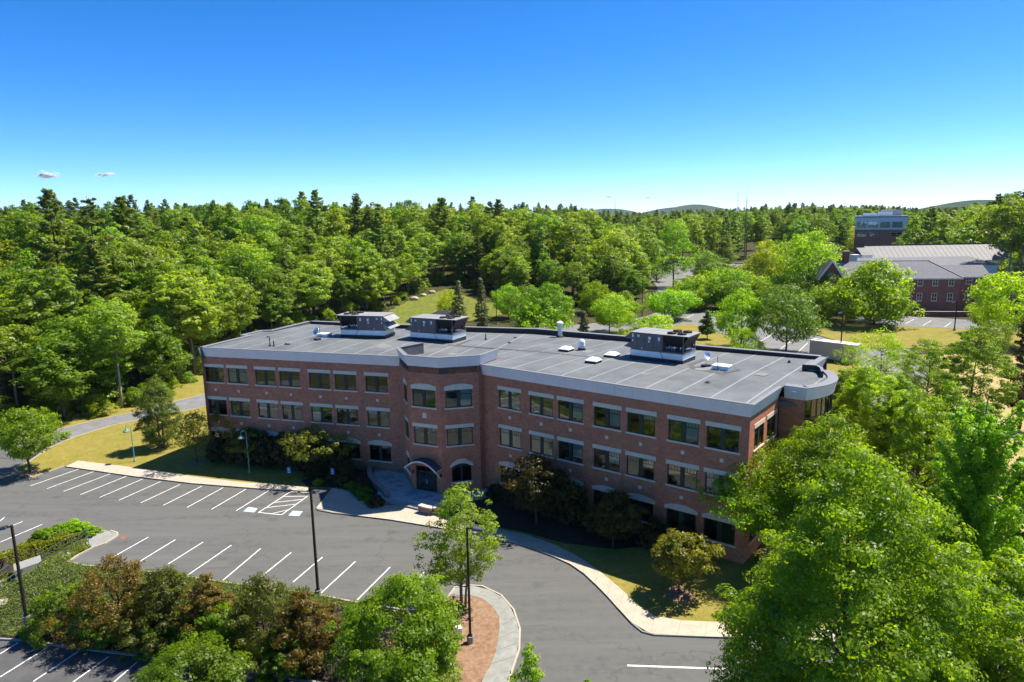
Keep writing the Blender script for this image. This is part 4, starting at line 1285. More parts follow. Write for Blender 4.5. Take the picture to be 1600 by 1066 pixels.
def stone_wall(name, path, h, th, zf, label, courses=3, step=.42):
    root = empty(name, (*path[0], 0))
    tag(root, label, 'stone wall')
    pts = resample([np.array(p) for p in path], step=step)
    nr = []
    for i in range(len(pts)):
        d = unit(pts[min(i + 1, len(pts) - 1)] - pts[max(i - 1, 0)]); nr.append(inn(d))
    rr = random.Random(3)
    r0 = np.array([*path[0]])
    for c in range(courses):
        for i in range(len(pts) - 1):
            a, b = pts[i], pts[i + 1]
            if c % 2: a, b = (pts[i] + pts[i + 1]) / 2, (pts[i + 1] + pts[min(i + 2, len(pts) - 1)]) / 2
            if np.linalg.norm(b - a) < .05: continue
            d = unit(b - a); n = inn(d)
            j = rr.uniform(-.015, .02)
            z = zf(*a)
            z0, z1 = z - .15 + c * (h + .15) / courses, z - .15 + (c + 1) * (h + .15) / courses - .012
            a2, b2 = a + d * .008 - r0, b - d * .008 - r0
            MB().hexa([(*(a2 - n * (th / 2 + j)), z0), (*(b2 - n * (th / 2 + j)), z0), (*(b2 + n * (th / 2 + j)), z0), (*(a2 + n * (th / 2 + j)), z0)],
                      [(*(a2 - n * (th / 2 + j)), z1), (*(b2 - n * (th / 2 + j)), z1), (*(b2 + n * (th / 2 + j)), z1), (*(a2 + n * (th / 2 + j)), z1)]).build('stone', M['wallstone'], root)
    for i in range(0, len(pts) - 1, 2):
        a, b = pts[i] - r0, pts[min(i + 2, len(pts) - 1)] - r0
        d = unit(b - a); n = inn(d); z = zf(*pts[i]) + h
        w2 = th / 2 + .05
        MB().hexa([(*(a - n * w2 + d * .01), z), (*(b - n * w2 - d * .01), z), (*(b + n * w2 - d * .01), z), (*(a + n * w2 + d * .01), z)],
                  [(*(a - n * w2 + d * .01), z + .09), (*(b - n * w2 - d * .01), z + .09), (*(b + n * w2 - d * .01), z + .09), (*(a + n * w2 + d * .01), z + .09)]).build('cap_stone', M['wallcap'], root)
    return root
M['wallcap'] = plain('wall_cap', (.30, .23, .19), .85, var=.2, scale=2.0)
stone_wall('stone_wall', [P(*q)[:2] for q in [(606, 783), (600, 774), (589, 765), (580, 755), (577, 744), (580, 735), (590, 728)]], .62, .45, lambda x, y: .15, 'curved brown stone wall with flat caps left of the entrance court')
M['wallcap2'] = M['wallcap']; M['wallcap'] = M['capstone']
stone_wall('stone_wall', [P(*q)[:2] for q in [(656, 801), (664, 803.5), (676, 806), (690, 803), (702, 797)]], .70, .5, lambda x, y: .12, 'low stone seat wall with pale cap right of the entrance court')
sheet('planting_bed', [P(*q) for q in [(553, 770), (581, 789.6), (606, 781), (590, 764), (579, 750), (586, 728), (560, 735), (500, 745), (470, 752), (481, 761.6), (519, 763.4), (537, 763.8)]], .115, M['mulch_dark'], thick=.2)
sheet('planting_bed', [P(*q) for q in [(606, 783), (595, 765), (585, 745), (600, 728), (640, 735), (640, 748), (620, 757)]], .20, M['mulch_dark'], thick=.3)
sheet('planting_bed', [P(*q) for q in [(675, 806), (706, 812), (780, 826), (815, 832), (880, 850), (960, 860), (1060, 850), (1060, 800), (760, 760), (768, 778), (700, 793)]], .115, M['mulch_dark'], thick=.2)
# ================================================================ ROOF EQUIPMENT
def hvac(corner, ang, L, D, flip, label, zdeck):
    "rooftop air unit; corner = near left foot, local x along the near face"
    root = empty('rooftop_air_unit', (corner[0], corner[1], zdeck), ang)
    tag(root, label, 'air conditioner', 'large air units on the flat roof')
    X = (lambda x: L - x) if flip else (lambda x: x)
    def bx(mb, x0, x1, y0, y1, z0, z1):
        a, b = sorted((X(x0), X(x1))); return mb.bx(a, b, y0, y1, z0, z1)
    bx(MB(), 0, L, 0, D, -.6, .42).build('roof_curb', M['black'], root)
    b = MB(); bx(b, -.03, L + .03, -.03, D + .03, .425, .49); bx(b, .02, L - .02, .02, D - .02, .49, .98); bx(b, -.02, L + .02, -.02, D + .02, .98, 1.07)
    b.build('curb_adapter', M['galv'], root)
    zc, zt = 1.10, 3.05
    cl = L * .60
    bx(MB(), .1, cl, .05, D - .05, zc, zt - .05).build('cabinet', M['cab'], root)
    xs = [.1, .1 + cl * .20, .1 + cl * .45, .1 + cl * .72, cl]
    for i, (a, c) in enumerate(zip(xs[:-1], xs[1:])):
        d = bx(MB(), a + .015, c - .015, .012, .05, zc + .05, zt - .12).build('access_panel', M['cab'], root)
        h = bx(MB(), c - .14, c - .09, -.01, .012, zc + 1.1, zc + 1.3).build('handle', M['dark'], d)
    for x, z, sx, sz in ((.22, 2.95, .16, .42), (.22, 2.5, .14, .2), (.85, 3.05, .26, .22), (2.15, 2.85, .30, .30), (2.15, 2.52, .2, .22), (3.3, 2.8, .22, .40), (1.35, 1.75, .12, .12)):
        bx(MB(), x, x + sx, .002, .011, z - .5, z - .5 + sz).build('sticker', M['white'], root)
    # condenser end: base, posts, slanting coils, top deck with fans
    b = MB(); bx(b, cl, L + .05, .05, D - .05, zc, zc + .12)
    for x in (cl + .05, L - .05):
        for y in (.1, D - .1): bx(b, x - .05, x + .05, y - .05, y + .05, zc + .12, zt - .06)
    b.build('condenser_frame', M['cab'], root)
    Xq = lambda x: X(x)
    for s in (0, 1):
        y0 = .06 if s == 0 else D - .06; sg = 1 if s == 0 else -1
        b = MB()
        a, c = Xq(cl + .12), Xq(L + .05)
        b.hexa([(a, y0 + sg * .75, zc + .55), (c, y0 + sg * .75, zc + .55), (c, y0 + sg * .9, zc + .55), (a, y0 + sg * .9, zc + .55)], [(a, y0, zt - .1), (c, y0, zt - .1), (c, y0 + sg * .15, zt - .1), (a, y0 + sg * .15, zt - .1)])
        b.build('condenser_coil', M['dark'], root)
    # slanted end coil sticking out over the curb
    b = MB(); a0, a1 = Xq(L - .35), Xq(L - .25)
    t0, t1 = Xq(L + .42), Xq(L + .52)
    b.hexa([(a0, .1, zc + .4), (a1, .1, zc + .4), (a1, D - .1, zc + .4), (a0, D - .1, zc + .4)], [(t0, .1, zt - .08), (t1, .1, zt - .08), (t1, D - .1, zt - .08), (t0, D - .1, zt - .08)])
    b.build('end_coil', M['dark'], root)
    b = MB()
    for y in np.linspace(.35, D - .35, 7): b.tube([(Xq(L - .20), y, zc + .45), (Xq(L + .56), y, zt - .15)], .03, 5)
    b.build('coil_guard', M['cab'], root)
    b = MB()
    for x in (cl + .5, cl + 1.25, cl + 1.9): b.lathe([(.22, 0), (.24, .1), (.24, .75), (.14, .9)], 10, (Xq(x), D * .42, zc + .12))
    b.build('compressor', M['dark'], root)
    b = MB()
    for k in range(4): b.tube([(Xq(cl + .3 + .3 * k), .55, zc + .2), (Xq(cl + .4 + .3 * k), .5, zc + .5 + .2 * (k % 2)), (Xq(cl + .9 + .25 * k), .6, zc + .45)], .035, 6)
    b.build('pipework', M['galv'], root)
    b = MB(); bx(b, 0.02, L + .55, -.04, D + .04, zt - .055, zt)
    top = b.build('top_deck', M['cabtop'], root)
    b = MB()
    for k in range(1, 5): bx(b, cl * k / 5, cl * k / 5 + .04, -.04, D + .04, zt, zt + .03)
    b.build('deck_rib', M['cabtop'], top)
    for i in range(2):
        for j in range(2):
            cx, cy = Xq(cl + .75 + 1.15 * i), D * (.28 + .44 * j)
            r = .50
            b = MB(); n = 20
            for k in range(n):
                q0, q1 = 2 * math.pi * k / n, 2 * math.pi * (k + 1) / n
                f = lambda rr, q, z: (cx + rr * math.cos(q), cy + rr * math.sin(q), z)
                b.hexa([f(r, q0, zt), f(r, q1, zt), f(r - .05, q1, zt), f(r - .05, q0, zt)], [f(r, q0, zt + .17), f(r, q1, zt + .17), f(r - .05, q1, zt + .17), f(r - .05, q0, zt + .17)])
            fan = b.build('fan_shroud', M['dark'], root)
            b = MB(); b.lathe([(.1, 0), (.1, .1), (.03, .13)], 8, (cx, cy, zt + .03))
            for k in range(5):
                q = 2 * math.pi * k / 5
                p = lambda rr, dq, z: (cx + rr * math.cos(q + dq), cy + rr * math.sin(q + dq), z)
                b.poly([p(.1, -.2, zt + .05), p(.43, -.22, zt + .04), p(.43, .25, zt + .12), p(.1, .2, zt + .10)])
            b.build('fan_blade', M['dark'], fan)
            b = MB()
            for rr in (.2, .34, .46):
                b.tube([(cx + rr * math.cos(q), cy + rr * math.sin(q), zt + .175) for q in np.linspace(0, 2 * math.pi, 17)], .012, 4, cap=False)
            b.build('fan_guard', M['dark'], fan)
    # rain hoods at the other end
    for z0, z1 in ((zc + .1, zc + .9), (zc + 1.1, zt - .1)):
        x0 = X(.1); x1 = X(-.85)
        pts = lambda y: [(x0, y, z1), (x0, y, z0), (x1, y, z0 + .12)]
        b = MB()
        A, C = pts(.12), pts(D - .12)
        b.poly([A[0], A[2], C[2], C[0]]); b.poly(A[::-1] if not flip else A); b.poly(C if not flip else C[::-1]); b.poly([A[1], C[1], C[2], A[2]])
        b.build('rain_hood', M['cabtop'] if flip else M['cab'], root)
    b = MB(); b.tube([(X(cl * .98), -.05, zc + .2), (X(cl * .99), -.12, zc - .2), (X(cl * 1.05), -.10, .62), (X(cl * 1.02), -.1, .05)], .025, 6)
    b.build('conduit', M['dark'], root)
    return root
def dk(px, py):
    p = on_roof(px, py, 0); return p
h3a, h3b = P(984.5, 563.5, 13.95), P(1067, 573.5, 13.95)
hvac((13.1, 74.4), R(-36.9), 6.2, 3.4, False, 'large brown air unit nearest the right end of the roof', roofz(15, 75) + .03)
hvac((-13.5, 89.15), R(-26.7), 6.6, 3.4, False, 'large brown air unit in the middle with fans at its right end', roofz(-10, 90) + .03)
hvac((-23.2, 91.3), R(-14.5), 6.4, 3.5, True, 'large brown air unit with open rain hoods at its right end', roofz(-20, 92.5) + .03)

def skylight(px, py, ang, label, s=1.35, tall_=.0):
    q = on_roof(px, py, 0)
    root = empty('skylight', q, ang); tag(root, label, 'skylight', 'white roof hatches and domes')
    MB().bx(-s / 2, s / 2, -s / 2, s / 2, -.05, .24).build('kerb_frame', M['black'], root)
    b = MB(); h = s / 2 + .05
    b.bx(-h, h, -h, h, .245, .31)
    h2 = h - .05
    b.hexa([(-h2, -h2, .312), (h2, -h2, .312), (h2, h2, .312), (-h2, h2, .312)], [(-h2 * .55, -h2 * .55, .55), (h2 * .55, -h2 * .55, .55), (h2 * .55, h2 * .55, .55), (-h2 * .55, h2 * .55, .55)])
    b.build('dome', M['skylight'], root)
    return root
skylight(884.5, 548.5, R(-35), 'white skylight dome beside the small silver roof ventilator')
skylight(927, 566.5, R(-35), 'white skylight dome nearest the front edge of the roof')
skylight(956, 557.5, R(-35), 'white skylight dome just left of the rightmost air unit')
def roof_hatch(px, py, ang, label):
    q = on_roof(px, py, 0)
    root = empty('roof_hatch', q, ang); tag(root, label, 'roof hatch', 'white roof hatches and domes')
    MB().bx(-.8, .8, -.6, .6, -.05, .32).build('kerb_frame', M['galv'], root)
    b = MB(); b.bx(-.86, .86, -.66, .66, .325, .45); b.build('lid', M['white'], root)
    MB().tube([(-.2, -.75, 0), (-.2, -.75, 1.5)], .03, 6).build('grab_post', M['dark'], root)
roof_hatch(1128, 577, R(-37), 'white roof hatch with grab post near the right end')
roof_hatch(507, 526, R(-16), 'white roof hatch beside the dish left of the air units')
# mushroom ventilator
q = on_roof(909, 547, 0); root = empty('roof_ventilator', q); tag(root, 'small silver ventilator with louvred head on the roof', 'roof ventilator')
MB().bx(-.42, .42, -.42, .42, -.05, .25).build('base', M['black'], root)
MB().lathe([(.34, .25), (.36, .5), (.30, .55)], 14).build('neck', M['galv'], root)
for k in range(3): MB().lathe([(.40, .55 + .17 * k), (.36, .68 + .17 * k)], 14).build('louvre', M['white'], root)
MB().lathe([(.34, 1.06), (.38, 1.1), (.22, 1.3)], 14).build('cap', M['white'], root)
# stack
q = on_roof(875, 527, 0); root = empty('exhaust_stack', q); tag(root, 'tall silver exhaust stack by the rear parapet', 'exhaust stack')
MB().lathe([(.5, -.05), (.5, .18), (.32, .25)], 14).build('flashing', M['black'], root)
MB().lathe([(.30, .25), (.30, 1.75)], 14).build('pipe', M['galv'], root)
MB().lathe([(.30, 1.75), (.46, 1.8), (.46, 2.0), (.2, 2.2)], 14).build('rain_cap', M['white'], root)
def dish(px, py, ang, label, r=.42):
    q = on_roof(px, py, 0); root = empty('satellite_dish', q, ang); tag(root, label, 'satellite dish')
    MB().box((0, 0, .08), (.8, .6, .26)).build('base', M['dark'], root)
    MB().tube([(0, 0, .1), (0, 0, .95)], .035, 8).build('mast', M['galv'], root)
    m = Matrix.Translation((0, 0, 1.15)) @ Matrix.Rotation(R(62), 4, 'X')
    b = MB(); b.lathe([(.02, .0), (r * .6, .05), (r, .15), (r * .98, .17), (r * .58, .07), (.02, .025)], 18)
    b.v = [tuple(m @ Vector(v)) for v in b.v]
    b.build('reflector', M['galv'], root)
    b = MB().tube([(0, -.02, 1.05), (0, -.5, 1.15), (0, -.52, 1.3)], .02, 6); b.build('feed_arm', M['dark'], root)
dish(1103, 573, R(20), 'small round dish on a mast right of the rightmost air unit')
dish(496, 531.5, R(-40), 'small white dish with antenna left of the leftmost air unit', .5)
for px, py, h, lab in ((422, 541, 1.15, 'hooked black vent pipe near the left front of the roof'), (428, 541.5, .75, 'short straight black vent pipe next to the hooked one'), (759, 531, .75, 'short black vent pipe behind the bay parapet'), (864, 520, .35, 'low black vent pipe near the rear parapet'), (1233, 567, .3, 'low dark vent near the right rear corner of the roof')):
    q = on_roof(px, py, 0)
    b = MB()
    if 'hooked' in lab and h > 1: b.tube([(0, 0, -.05), (0, 0, h), (-.1, 0, h + .12), (-.25, 0, h + .1), (-.28, 0, h - .1)], .06, 8)
    else: b.tube([(0, 0, -.05), (0, 0, h)], .07, 8)
    b.lathe([(.2, 0), (.1, .2)], 10)
    tag(b.build('vent_pipe', M['dark'], loc=q), lab, 'vent pipe', 'vent pipes on the roof')

# ================================================================ LAMPS, SIGNS, STAIRS
M['lamphead'] = plain('lamp_head_paint', (.10, .098, .10), .3, metal=.4)
def lot_lamp(base, h, arm_ang, label, group='tall shoebox lamps of the parking lots', s=1.0, base_h=.55, heads=1):
    root = empty('parking_lamp', base); tag(root, label, 'street lamp', group)
    MB().lathe([(.25 * s, -.1), (.25 * s, base_h - .03), (.20 * s, base_h)], 14).build('concrete_base', M['concrete_grey'], root)
    MB().box((0, 0, base_h + .02), (.34 * s, .34 * s, .04)).build('base_plate', M['bronze'], root)
    b = MB(); b.hexa([(-.09 * s, -.09 * s, base_h + .04), (.09 * s, -.09 * s, base_h + .04), (.09 * s, .09 * s, base_h + .04), (-.09 * s, .09 * s, base_h + .04)], [(-.07 * s, -.07 * s, h), (.07 * s, -.07 * s, h), (.07 * s, .07 * s, h), (-.07 * s, .07 * s, h)])
    pole = b.build('pole', M['bronze'], root)
    pole.rotation_euler = (0, 0, arm_ang)
    for k in range(heads):
        a = arm_ang + math.pi * k
        m = Matrix.Rotation(a, 4, 'Z')
        b = MB(); b.box((.2 * s, 0, h - .12), (.34 * s, .07 * s, .10))
        o = b.build('arm', M['bronze'], root); o.matrix_local = m
        m2 = m @ Matrix.Translation((.32 * s, 0, h - .12)) @ Matrix.Rotation(R(10), 4, 'Y')
        b = MB(); b.hexa([(0, -.22 * s, -.10), (.78 * s, -.22 * s, -.10), (.78 * s, .22 * s, -.10), (0, .22 * s, -.10)], [(.05 * s, -.17 * s, .12), (.72 * s, -.19 * s, .06), (.72 * s, .19 * s, .06), (.05 * s, .17 * s, .12)])
        o = b.build('lamp_head', M['lamphead'], root); o.matrix_local = m2
        b = MB(); b.bx(.08 * s, .70 * s, -.17 * s, .17 * s, -.12, -.102)
        b.build('lens', M['lens'], o)
    return root
lot_lamp(P(42, 972, -.25), 8.0, R(185), 'dark square lamp post at the left end of the planted bank')
lot_lamp(P(497.5, 931), 8.85, R(78), 'dark square lamp post at the end of the front stalls')
lamp3 = lot_lamp(P(735, 1004, .1), 8.8, R(8), 'dark square lamp post on the mulch island by the bend')
for (px, py), top, ang, lab in (((1312, 566), 487, R(200), 'black lamp post with white head beside the beige trailer'), ((1491, 517), 471, R(180), 'lamp post in front of the far brick building'), ((776, 508), 451, R(0), 'lone black lamp post at the edge of the rear lot'),
                               ((1003.5, 494), 431, R(180), 'black lamp post under the trees behind the roof stack'), ((1038, 505), 479, R(0), 'short lamp post above the rightmost air unit'), ((593, 497), 456.5, R(10), 'thin lamp post at the woods above the leftmost air unit'), ((450, 512), 488, R(0), 'small lamp post at the woods above the left roof edge'), ((1536, 500), 428, R(180), 'black lamp post beside the right wing of the far brick building')):
    b = P(px, py); h = tall(b, top)
    r_ = lot_lamp(b, h, ang, lab, s=1.15)

def goose_lamp(base, h, ang, label):
    root = empty('gooseneck_lamp', base, ang); tag(root, label, 'garden lamp', 'green gooseneck lamps on the front lawn')
    MB().lathe([(.17, -.1), (.17, .16), (.10, .2)], 12).build('base', M['concrete_grey'], root)
    MB().lathe([(.09, .2), (.055, .5), (.05, h - .6)], 10).build('pole', M['verdigris'], root)
    MB().tube([(0, 0, h - .62), (0, 0, h - .2), (-.1, 0, h + .02), (-.3, 0, h + .1), (-.52, 0, h), (-.58, 0, h - .25), (-.58, 0, h - .45)], .035, 8).build('arm', M['verdigris'], root)
    MB().lathe([(.07, -.40), (.12, -.50), (.34, -.66), (.42, -.80), (.40, -.82), (.06, -.52)], 16, (-.58, 0, h)).build('lamp_shade', M['verdigris'], root, smooth=True)
    MB().lathe([(.10, -.72), (.15, -.80), (.05, -.88)], 10, (-.58, 0, h)).build('globe', M['lens'], root, smooth=True)
goose_lamp(P(210.5, 721, .09), 4.75, R(4), 'green gooseneck lamp alone on the sunny left lawn')
goose_lamp(P(390, 739, .09), 5.2, R(8), 'green gooseneck lamp among the bronze trees before the building')

def parking_sign(base, ang, label):
    root = empty('parking_sign', base, ang); tag(root, label, 'sign', 'blue accessible parking signs')
    MB().tube([(0, 0, -.1), (0, 0, 1.95)], .025, 6).build('post', M['dark'], root)
    pl = MB().bx(-.21, .21, -.045, -.028, 1.25, 1.95).build('sign_plate', M['blue'], root)
    mb = MB(); wheelchair(mb, V2(0, -.046, 1.66), V2(1, 0, 0), V2(0, 0, 1.0), V2(0, -1, 0), .38)
    mb.build('wheelchair_symbol', M['white'], pl)
    MB().bx(-.15, .15, -.049, -.0455, 1.30, 1.36).build('text_strip', M['white'], pl)
parking_sign(P(453, 755, .09), R(-4), 'blue accessible parking sign under the third bronze tree')
parking_sign(P(521, 757, .09), R(-14), 'blue accessible parking sign in the dark planting by the court')

# stairs down to the lower lot with green rails
A0, A1 = STAIR_A, STAIR_B
def flight(a, b, n, wd, label):
    root = empty('concrete_stairs', a); tag(root, label, 'stairs', 'concrete stairs down the planted bank')
    d = V2(*(b - a)[:2]); L = np.linalg.norm(d); d /= L; nn = V2(-d[1], d[0])
    for k in range(n):
        z = (b[2] - a[2]) * (k + 1) / n
        p0, p1 = d * (L * k / n), d * (L * (k + 1) / n + .03)
        q = [p0 - nn * wd / 2, p1 - nn * wd / 2, p1 + nn * wd / 2, p0 + nn * wd / 2]
        MB().prism(q, z - .35, z).build('step', M['concrete'], root)
    for s in (-1, 1):
        p0, p1 = nn * s * (wd / 2 + .1), d * L + nn * s * (wd / 2 + .1)
        t = nn * .08
        MB().hexa([(*(p0 - t), -.5), (*(p1 - t), b[2] - a[2] - .5), (*(p1 + t), b[2] - a[2] - .5), (*(p0 + t), -.5)], [(*(p0 - t), .06), (*(p1 - t), b[2] - a[2] + .06), (*(p1 + t), b[2] - a[2] + .06), (*(p0 + t), .06)]).build('side_wall', M['concrete'], root)
    return d, nn, L
def rail(a, b, off, label, n=6):
    d = V2(*(b - a)[:2]); L = np.linalg.norm(d); d /= L; nn = V2(-d[1], d[0])
    root = empty('handrail', a); tag(root, label, 'handrail', 'green steel handrails of the stairs')
    dz = b[2] - a[2]
    o = nn * off
    f = lambda t, h: (*(d * L * t + o), dz * t + h)
    b_ = MB(); b_.tube([f(-.05, .62), f(-.05, .95), f(0, .98), f(1, .98), f(1.05, .95), f(1.05, .6)], .036, 8); b_.build('top_rail', M['steel_rail'], root)
    b_ = MB(); b_.tube([f(0, .55), f(1, .55)], .026, 6); b_.build('mid_rail', M['steel_rail'], root)
    for k in range(n + 1):
        MB().tube([f(k / n, .0), f(k / n, .97)], .030, 6).build('post', M['steel_rail'], root)
flight(A0, A1, 9, 1.6, 'upper flight of pale concrete steps beside the landing')
rail(A0, A1, .92, 'green handrail on the near side of the upper stair flight')
rail(A0, A1, -.92, 'green handrail on the hedge side of the upper stair flight')
B0, B1 = STAIR_C, STAIR_D
dd_ = unit((A1 - A0)[:2]); nn_ = inn(dd_)
e1 = [A1[:2] + nn_ * .8, B0[:2] + nn_ * .8]; e2 = [A1[:2] - nn_ * .8, B0[:2] - nn_ * .8]
wk = walkway('stair_walk', e1, e2, z=-1.08, step=1.6, mat=M['concrete'])
flight(B0, B1, 5, 1.6, 'lower flight of concrete steps at the left edge')
rail(B0, B1, .92, 'green handrail on the near side of the lower stair flight', 3)
rail(B0, B1, -.92, 'green handrail on the hedge side of the lower stair flight', 3)

def rock(name, base, s, label, mat=None, seed=1, group=None):
    rr = np.random.default_rng(seed)
    b = MB(); n, m = 10, 6
    v = []
    for j in range(m + 1):
        th = math.pi * j / m
        for i in range(n):
            ph = 2 * math.pi * i / n
            r = 1 + rr.uniform(-.16, .16)
            v.append((s[0] * r * math.sin(th) * math.cos(ph), s[1] * r * math.sin(th) * math.sin(ph), s[2] * r * math.cos(th) + s[2] * .6))
    b.v = v
    for j in range(m):
        for i in range(n):
            b.f.append((j * n + i, j * n + (i + 1) % n, (j + 1) * n + (i + 1) % n, (j + 1) * n + i)); b.uv.append(None)
    o = b.build(name, mat or M['boulder'], loc=base, smooth=True)
    return tag(o, label, 'boulder', group)
rock('boulder', P(5, 950, -1.6), (.75, .6, .5), 'tan boulder in the green juniper at the left edge', seed=2)
for i, (px, py, s, lab) in enumerate(((1452, 540, .9, 'larger pale boulder behind the lawn right of the trailer'), (1440, 541, .6, 'left of the pale boulders behind the right trees'), (1462, 540, .6, 'right of the pale boulders behind the right trees'), (648, 482, 1.5, 'pale rock at the top of the grassy slope'), (662, 478, 1.2, 'second pale rock on the grassy slope behind the roof'), (676, 475, 1.3, 'third pale rock at the edge of the woods above the slope'))):
    b = P(px, py); b = V2(b[0], b[1], terrain(b[0], b[1]))
    rock('boulder', b, (s, s * .7, s * .5), lab, seed=10 + i)
# small white box in the mulch
q = P(716, 989, .105)
root = empty('utility_box', q, R(15)); tag(root, 'small white utility box in the mulch of the island', 'utility box')
MB().bx(-.25, .25, -.2, .2, -.05, .42).build('case', M['white'], root); MB().bx(-.28, .28, -.23, .23, .422, .47).build('lid', M['trim'], root)

# box trailer
tl, tr_ = P(1262, 553, 0), P(1337, 573, 0)
tl = atY(1262, 556, 134.0); 
T0 = P(1264, 557, .45); T1 = P(1336, 567, .45)
d = unit((T1 - T0)[:2]); L = float(np.linalg.norm((T1 - T0)[:2]))
hT = max(2.4, min(3.4, tall(T0, 526.5)))
root = empty('box_trailer', (T0[0], T0[1], .45), math.atan2(d[1], d[0])); tag(root, 'beige box trailer with white roof behind the right end of the building', 'trailer')
MB().bx(0, L, 0, 2.5, 0, hT).build('body', M['beige'], root)
MB().bx(-.06, L + .06, -.05, 2.55, hT + .002, hT + .1).build('roof', M['white'], root)
for k in range(1, 8): MB().bx(L * k / 8 - .015, L * k / 8 + .015, -.015, -.002, .05, hT - .05).build('side_rib', M['beige'], root)
MB().bx(-.03, L + .03, -.03, 2.53, -.16, -.002).build('chassis', M['dark'], root)
for x in (L * .72, L * .72 + .95):
    for y in (-.12, 2.35):
        w_ = MB(); w_.lathe([(.36, -.12), (.40, -.09), (.40, .09), (.36, .12)], 16)
        w_.v = [(v[0] + x, v[2] + y + .06, v[1] - .05) for v in w_.v]
        wo = w_.build('wheel', M['tyre'], root)
        h_ = MB(); h_.lathe([(.2, -.13), (.22, 0), (.2, .13)], 12); h_.v = [(v[0] + x, v[2] + y + .06, v[1] - .05) for v in h_.v]
        h_.build('rim', M['galv'], wo)
b = MB(); b.tube([(0, .6, -.1), (-1.5, 1.25, -.1)], .06, 6); b.tube([(0, 1.9, -.1), (-1.5, 1.25, -.1)], .06, 6); b.tube([(-1.3, 1.25, -.45), (-1.3, 1.25, .1)], .05, 6)
b.build('drawbar', M['dark'], root)

# dark shed roof behind the roof units
q = P(690, 512); h = tall(q, 487); 
root = empty('dumpster_enclosure', (q[0], q[1], 0), R(-10)); tag(root, 'dark walled dumpster shelter behind the middle air unit', 'shelter')
b = MB(); b.bx(-3.2, 3.2, 0, .2, -.3, h - 1); b.bx(-3.2, -3, .2, 4, -.3, h - 1); b.bx(3, 3.2, .2, 4, -.3, h - 1); b.build('wall', M['dark'], root)
b = MB(); b.hexa([(-3.5, -.3, h - 1), (3.5, -.3, h - 1), (3.5, 4.3, h - 1), (-3.5, 4.3, h - 1)], [(-1.5, 1.7, h), (1.5, 1.7, h), (1.5, 2.3, h), (-1.5, 2.3, h)]); b.build('roof', M['black'], root)

def car(base, ang, paint, label, kind='car'):
    root = empty('parked_car' if kind == 'car' else 'parked_van', base, ang); tag(root, label, kind, 'vehicles parked in the far lots')
    L, W = (4.5, 1.8) if kind == 'car' else (5.6, 2.05)
    hh = 1.45 if kind == 'car' else 2.5
    if kind == 'car': prof = [(0, .35), (0, .75), (.15, .85), (1.1, .95), (1.75, 1.42), (3.1, 1.45), (3.95, 1.0), (4.45, .95), (4.5, .4)]
    else: prof = [(0, .4), (0, 1.0), (.9, 1.25), (1.5, 2.35), (1.8, 2.5), (5.6, 2.5), (5.6, .4)]
    b = MB(); n = len(prof)
    i0 = len(b.v)
    for y in (-W / 2, W / 2):
        for x, z in prof: b.v.append((x - L / 2, y * (1 if z < 1.0 else .88), z))
    b.f.append(tuple(range(n))); b.f.append(tuple(range(2 * n - 1, n - 1, -1))); b.uv += [None, None]
    for k in range(n): b.f.append((k, n + k, n + (k + 1) % n, (k + 1) % n)); b.uv.append(None)
    b.build('body', paint, root)
    b = MB()
    if kind == 'car':
        for s in (-1, 1): b.poly([(-L / 2 + 1.3, s * W * .447, .98), (-L / 2 + 3.7, s * W * .447, .99), (-L / 2 + 3.1, s * W * .444, 1.38), (-L / 2 + 1.85, s * W * .444, 1.37)])
        b.poly([(-L / 2 + 1.12, -.72, 1.0), (-L / 2 + 1.12, .72, 1.0), (-L / 2 + 1.68, .66, 1.40), (-L / 2 + 1.68, -.66, 1.40)])
    else:
        for s in (-1, 1): b.poly([(-L / 2 + 1.1, s * W * .445, 1.4), (-L / 2 + 2.3, s * W * .445, 1.4), (-L / 2 + 2.3, s * W * .445, 2.2), (-L / 2 + 1.5, s * W * .445, 2.2)])
        b.poly([(-L / 2 + .95, -.8, 1.35), (-L / 2 + .95, .8, 1.35), (-L / 2 + 1.45, .75, 2.28), (-L / 2 + 1.45, -.75, 2.28)])
    b.build('window_glass', M['dark'], root)
    for x in (-L / 2 + .85, L / 2 - .85):
        for s in (-1, 1):
            w_ = MB(); w_.lathe([(.28, -.1), (.33, -.07), (.33, .07), (.28, .1)], 14); w_.v = [(v[0] + x, v[2] + s * (W / 2 - .06), v[1] + .33) for v in w_.v]
            w_.build('wheel', M['tyre'], root)
def on_ground(px, py, guess=0.0):
    z = guess
    for _ in range(8):
        p = P(px, py, z); z = terrain(p[0], p[1])
    return V2(p[0], p[1], z)
for (px, py), a, pt, lab, kd in (((1039, 421), R(8), 'car_white', 'white car parked alone at the edge of the far lot', 'car'), ((1062, 415), R(80), 'car_white', 'white van parked in the far lot behind the thin tree', 'van'), ((1073, 414), R(82), 'car_dark', 'dark car parked next to the white van in the far lot', 'car')):
    q = P(px, py, .07); car(q, a, M[pt], lab, kd)
q = P(1305, 386, 4.05); car(q, R(20), M['car_dark'], 'dark pickup sized car before the distant office building', 'car')

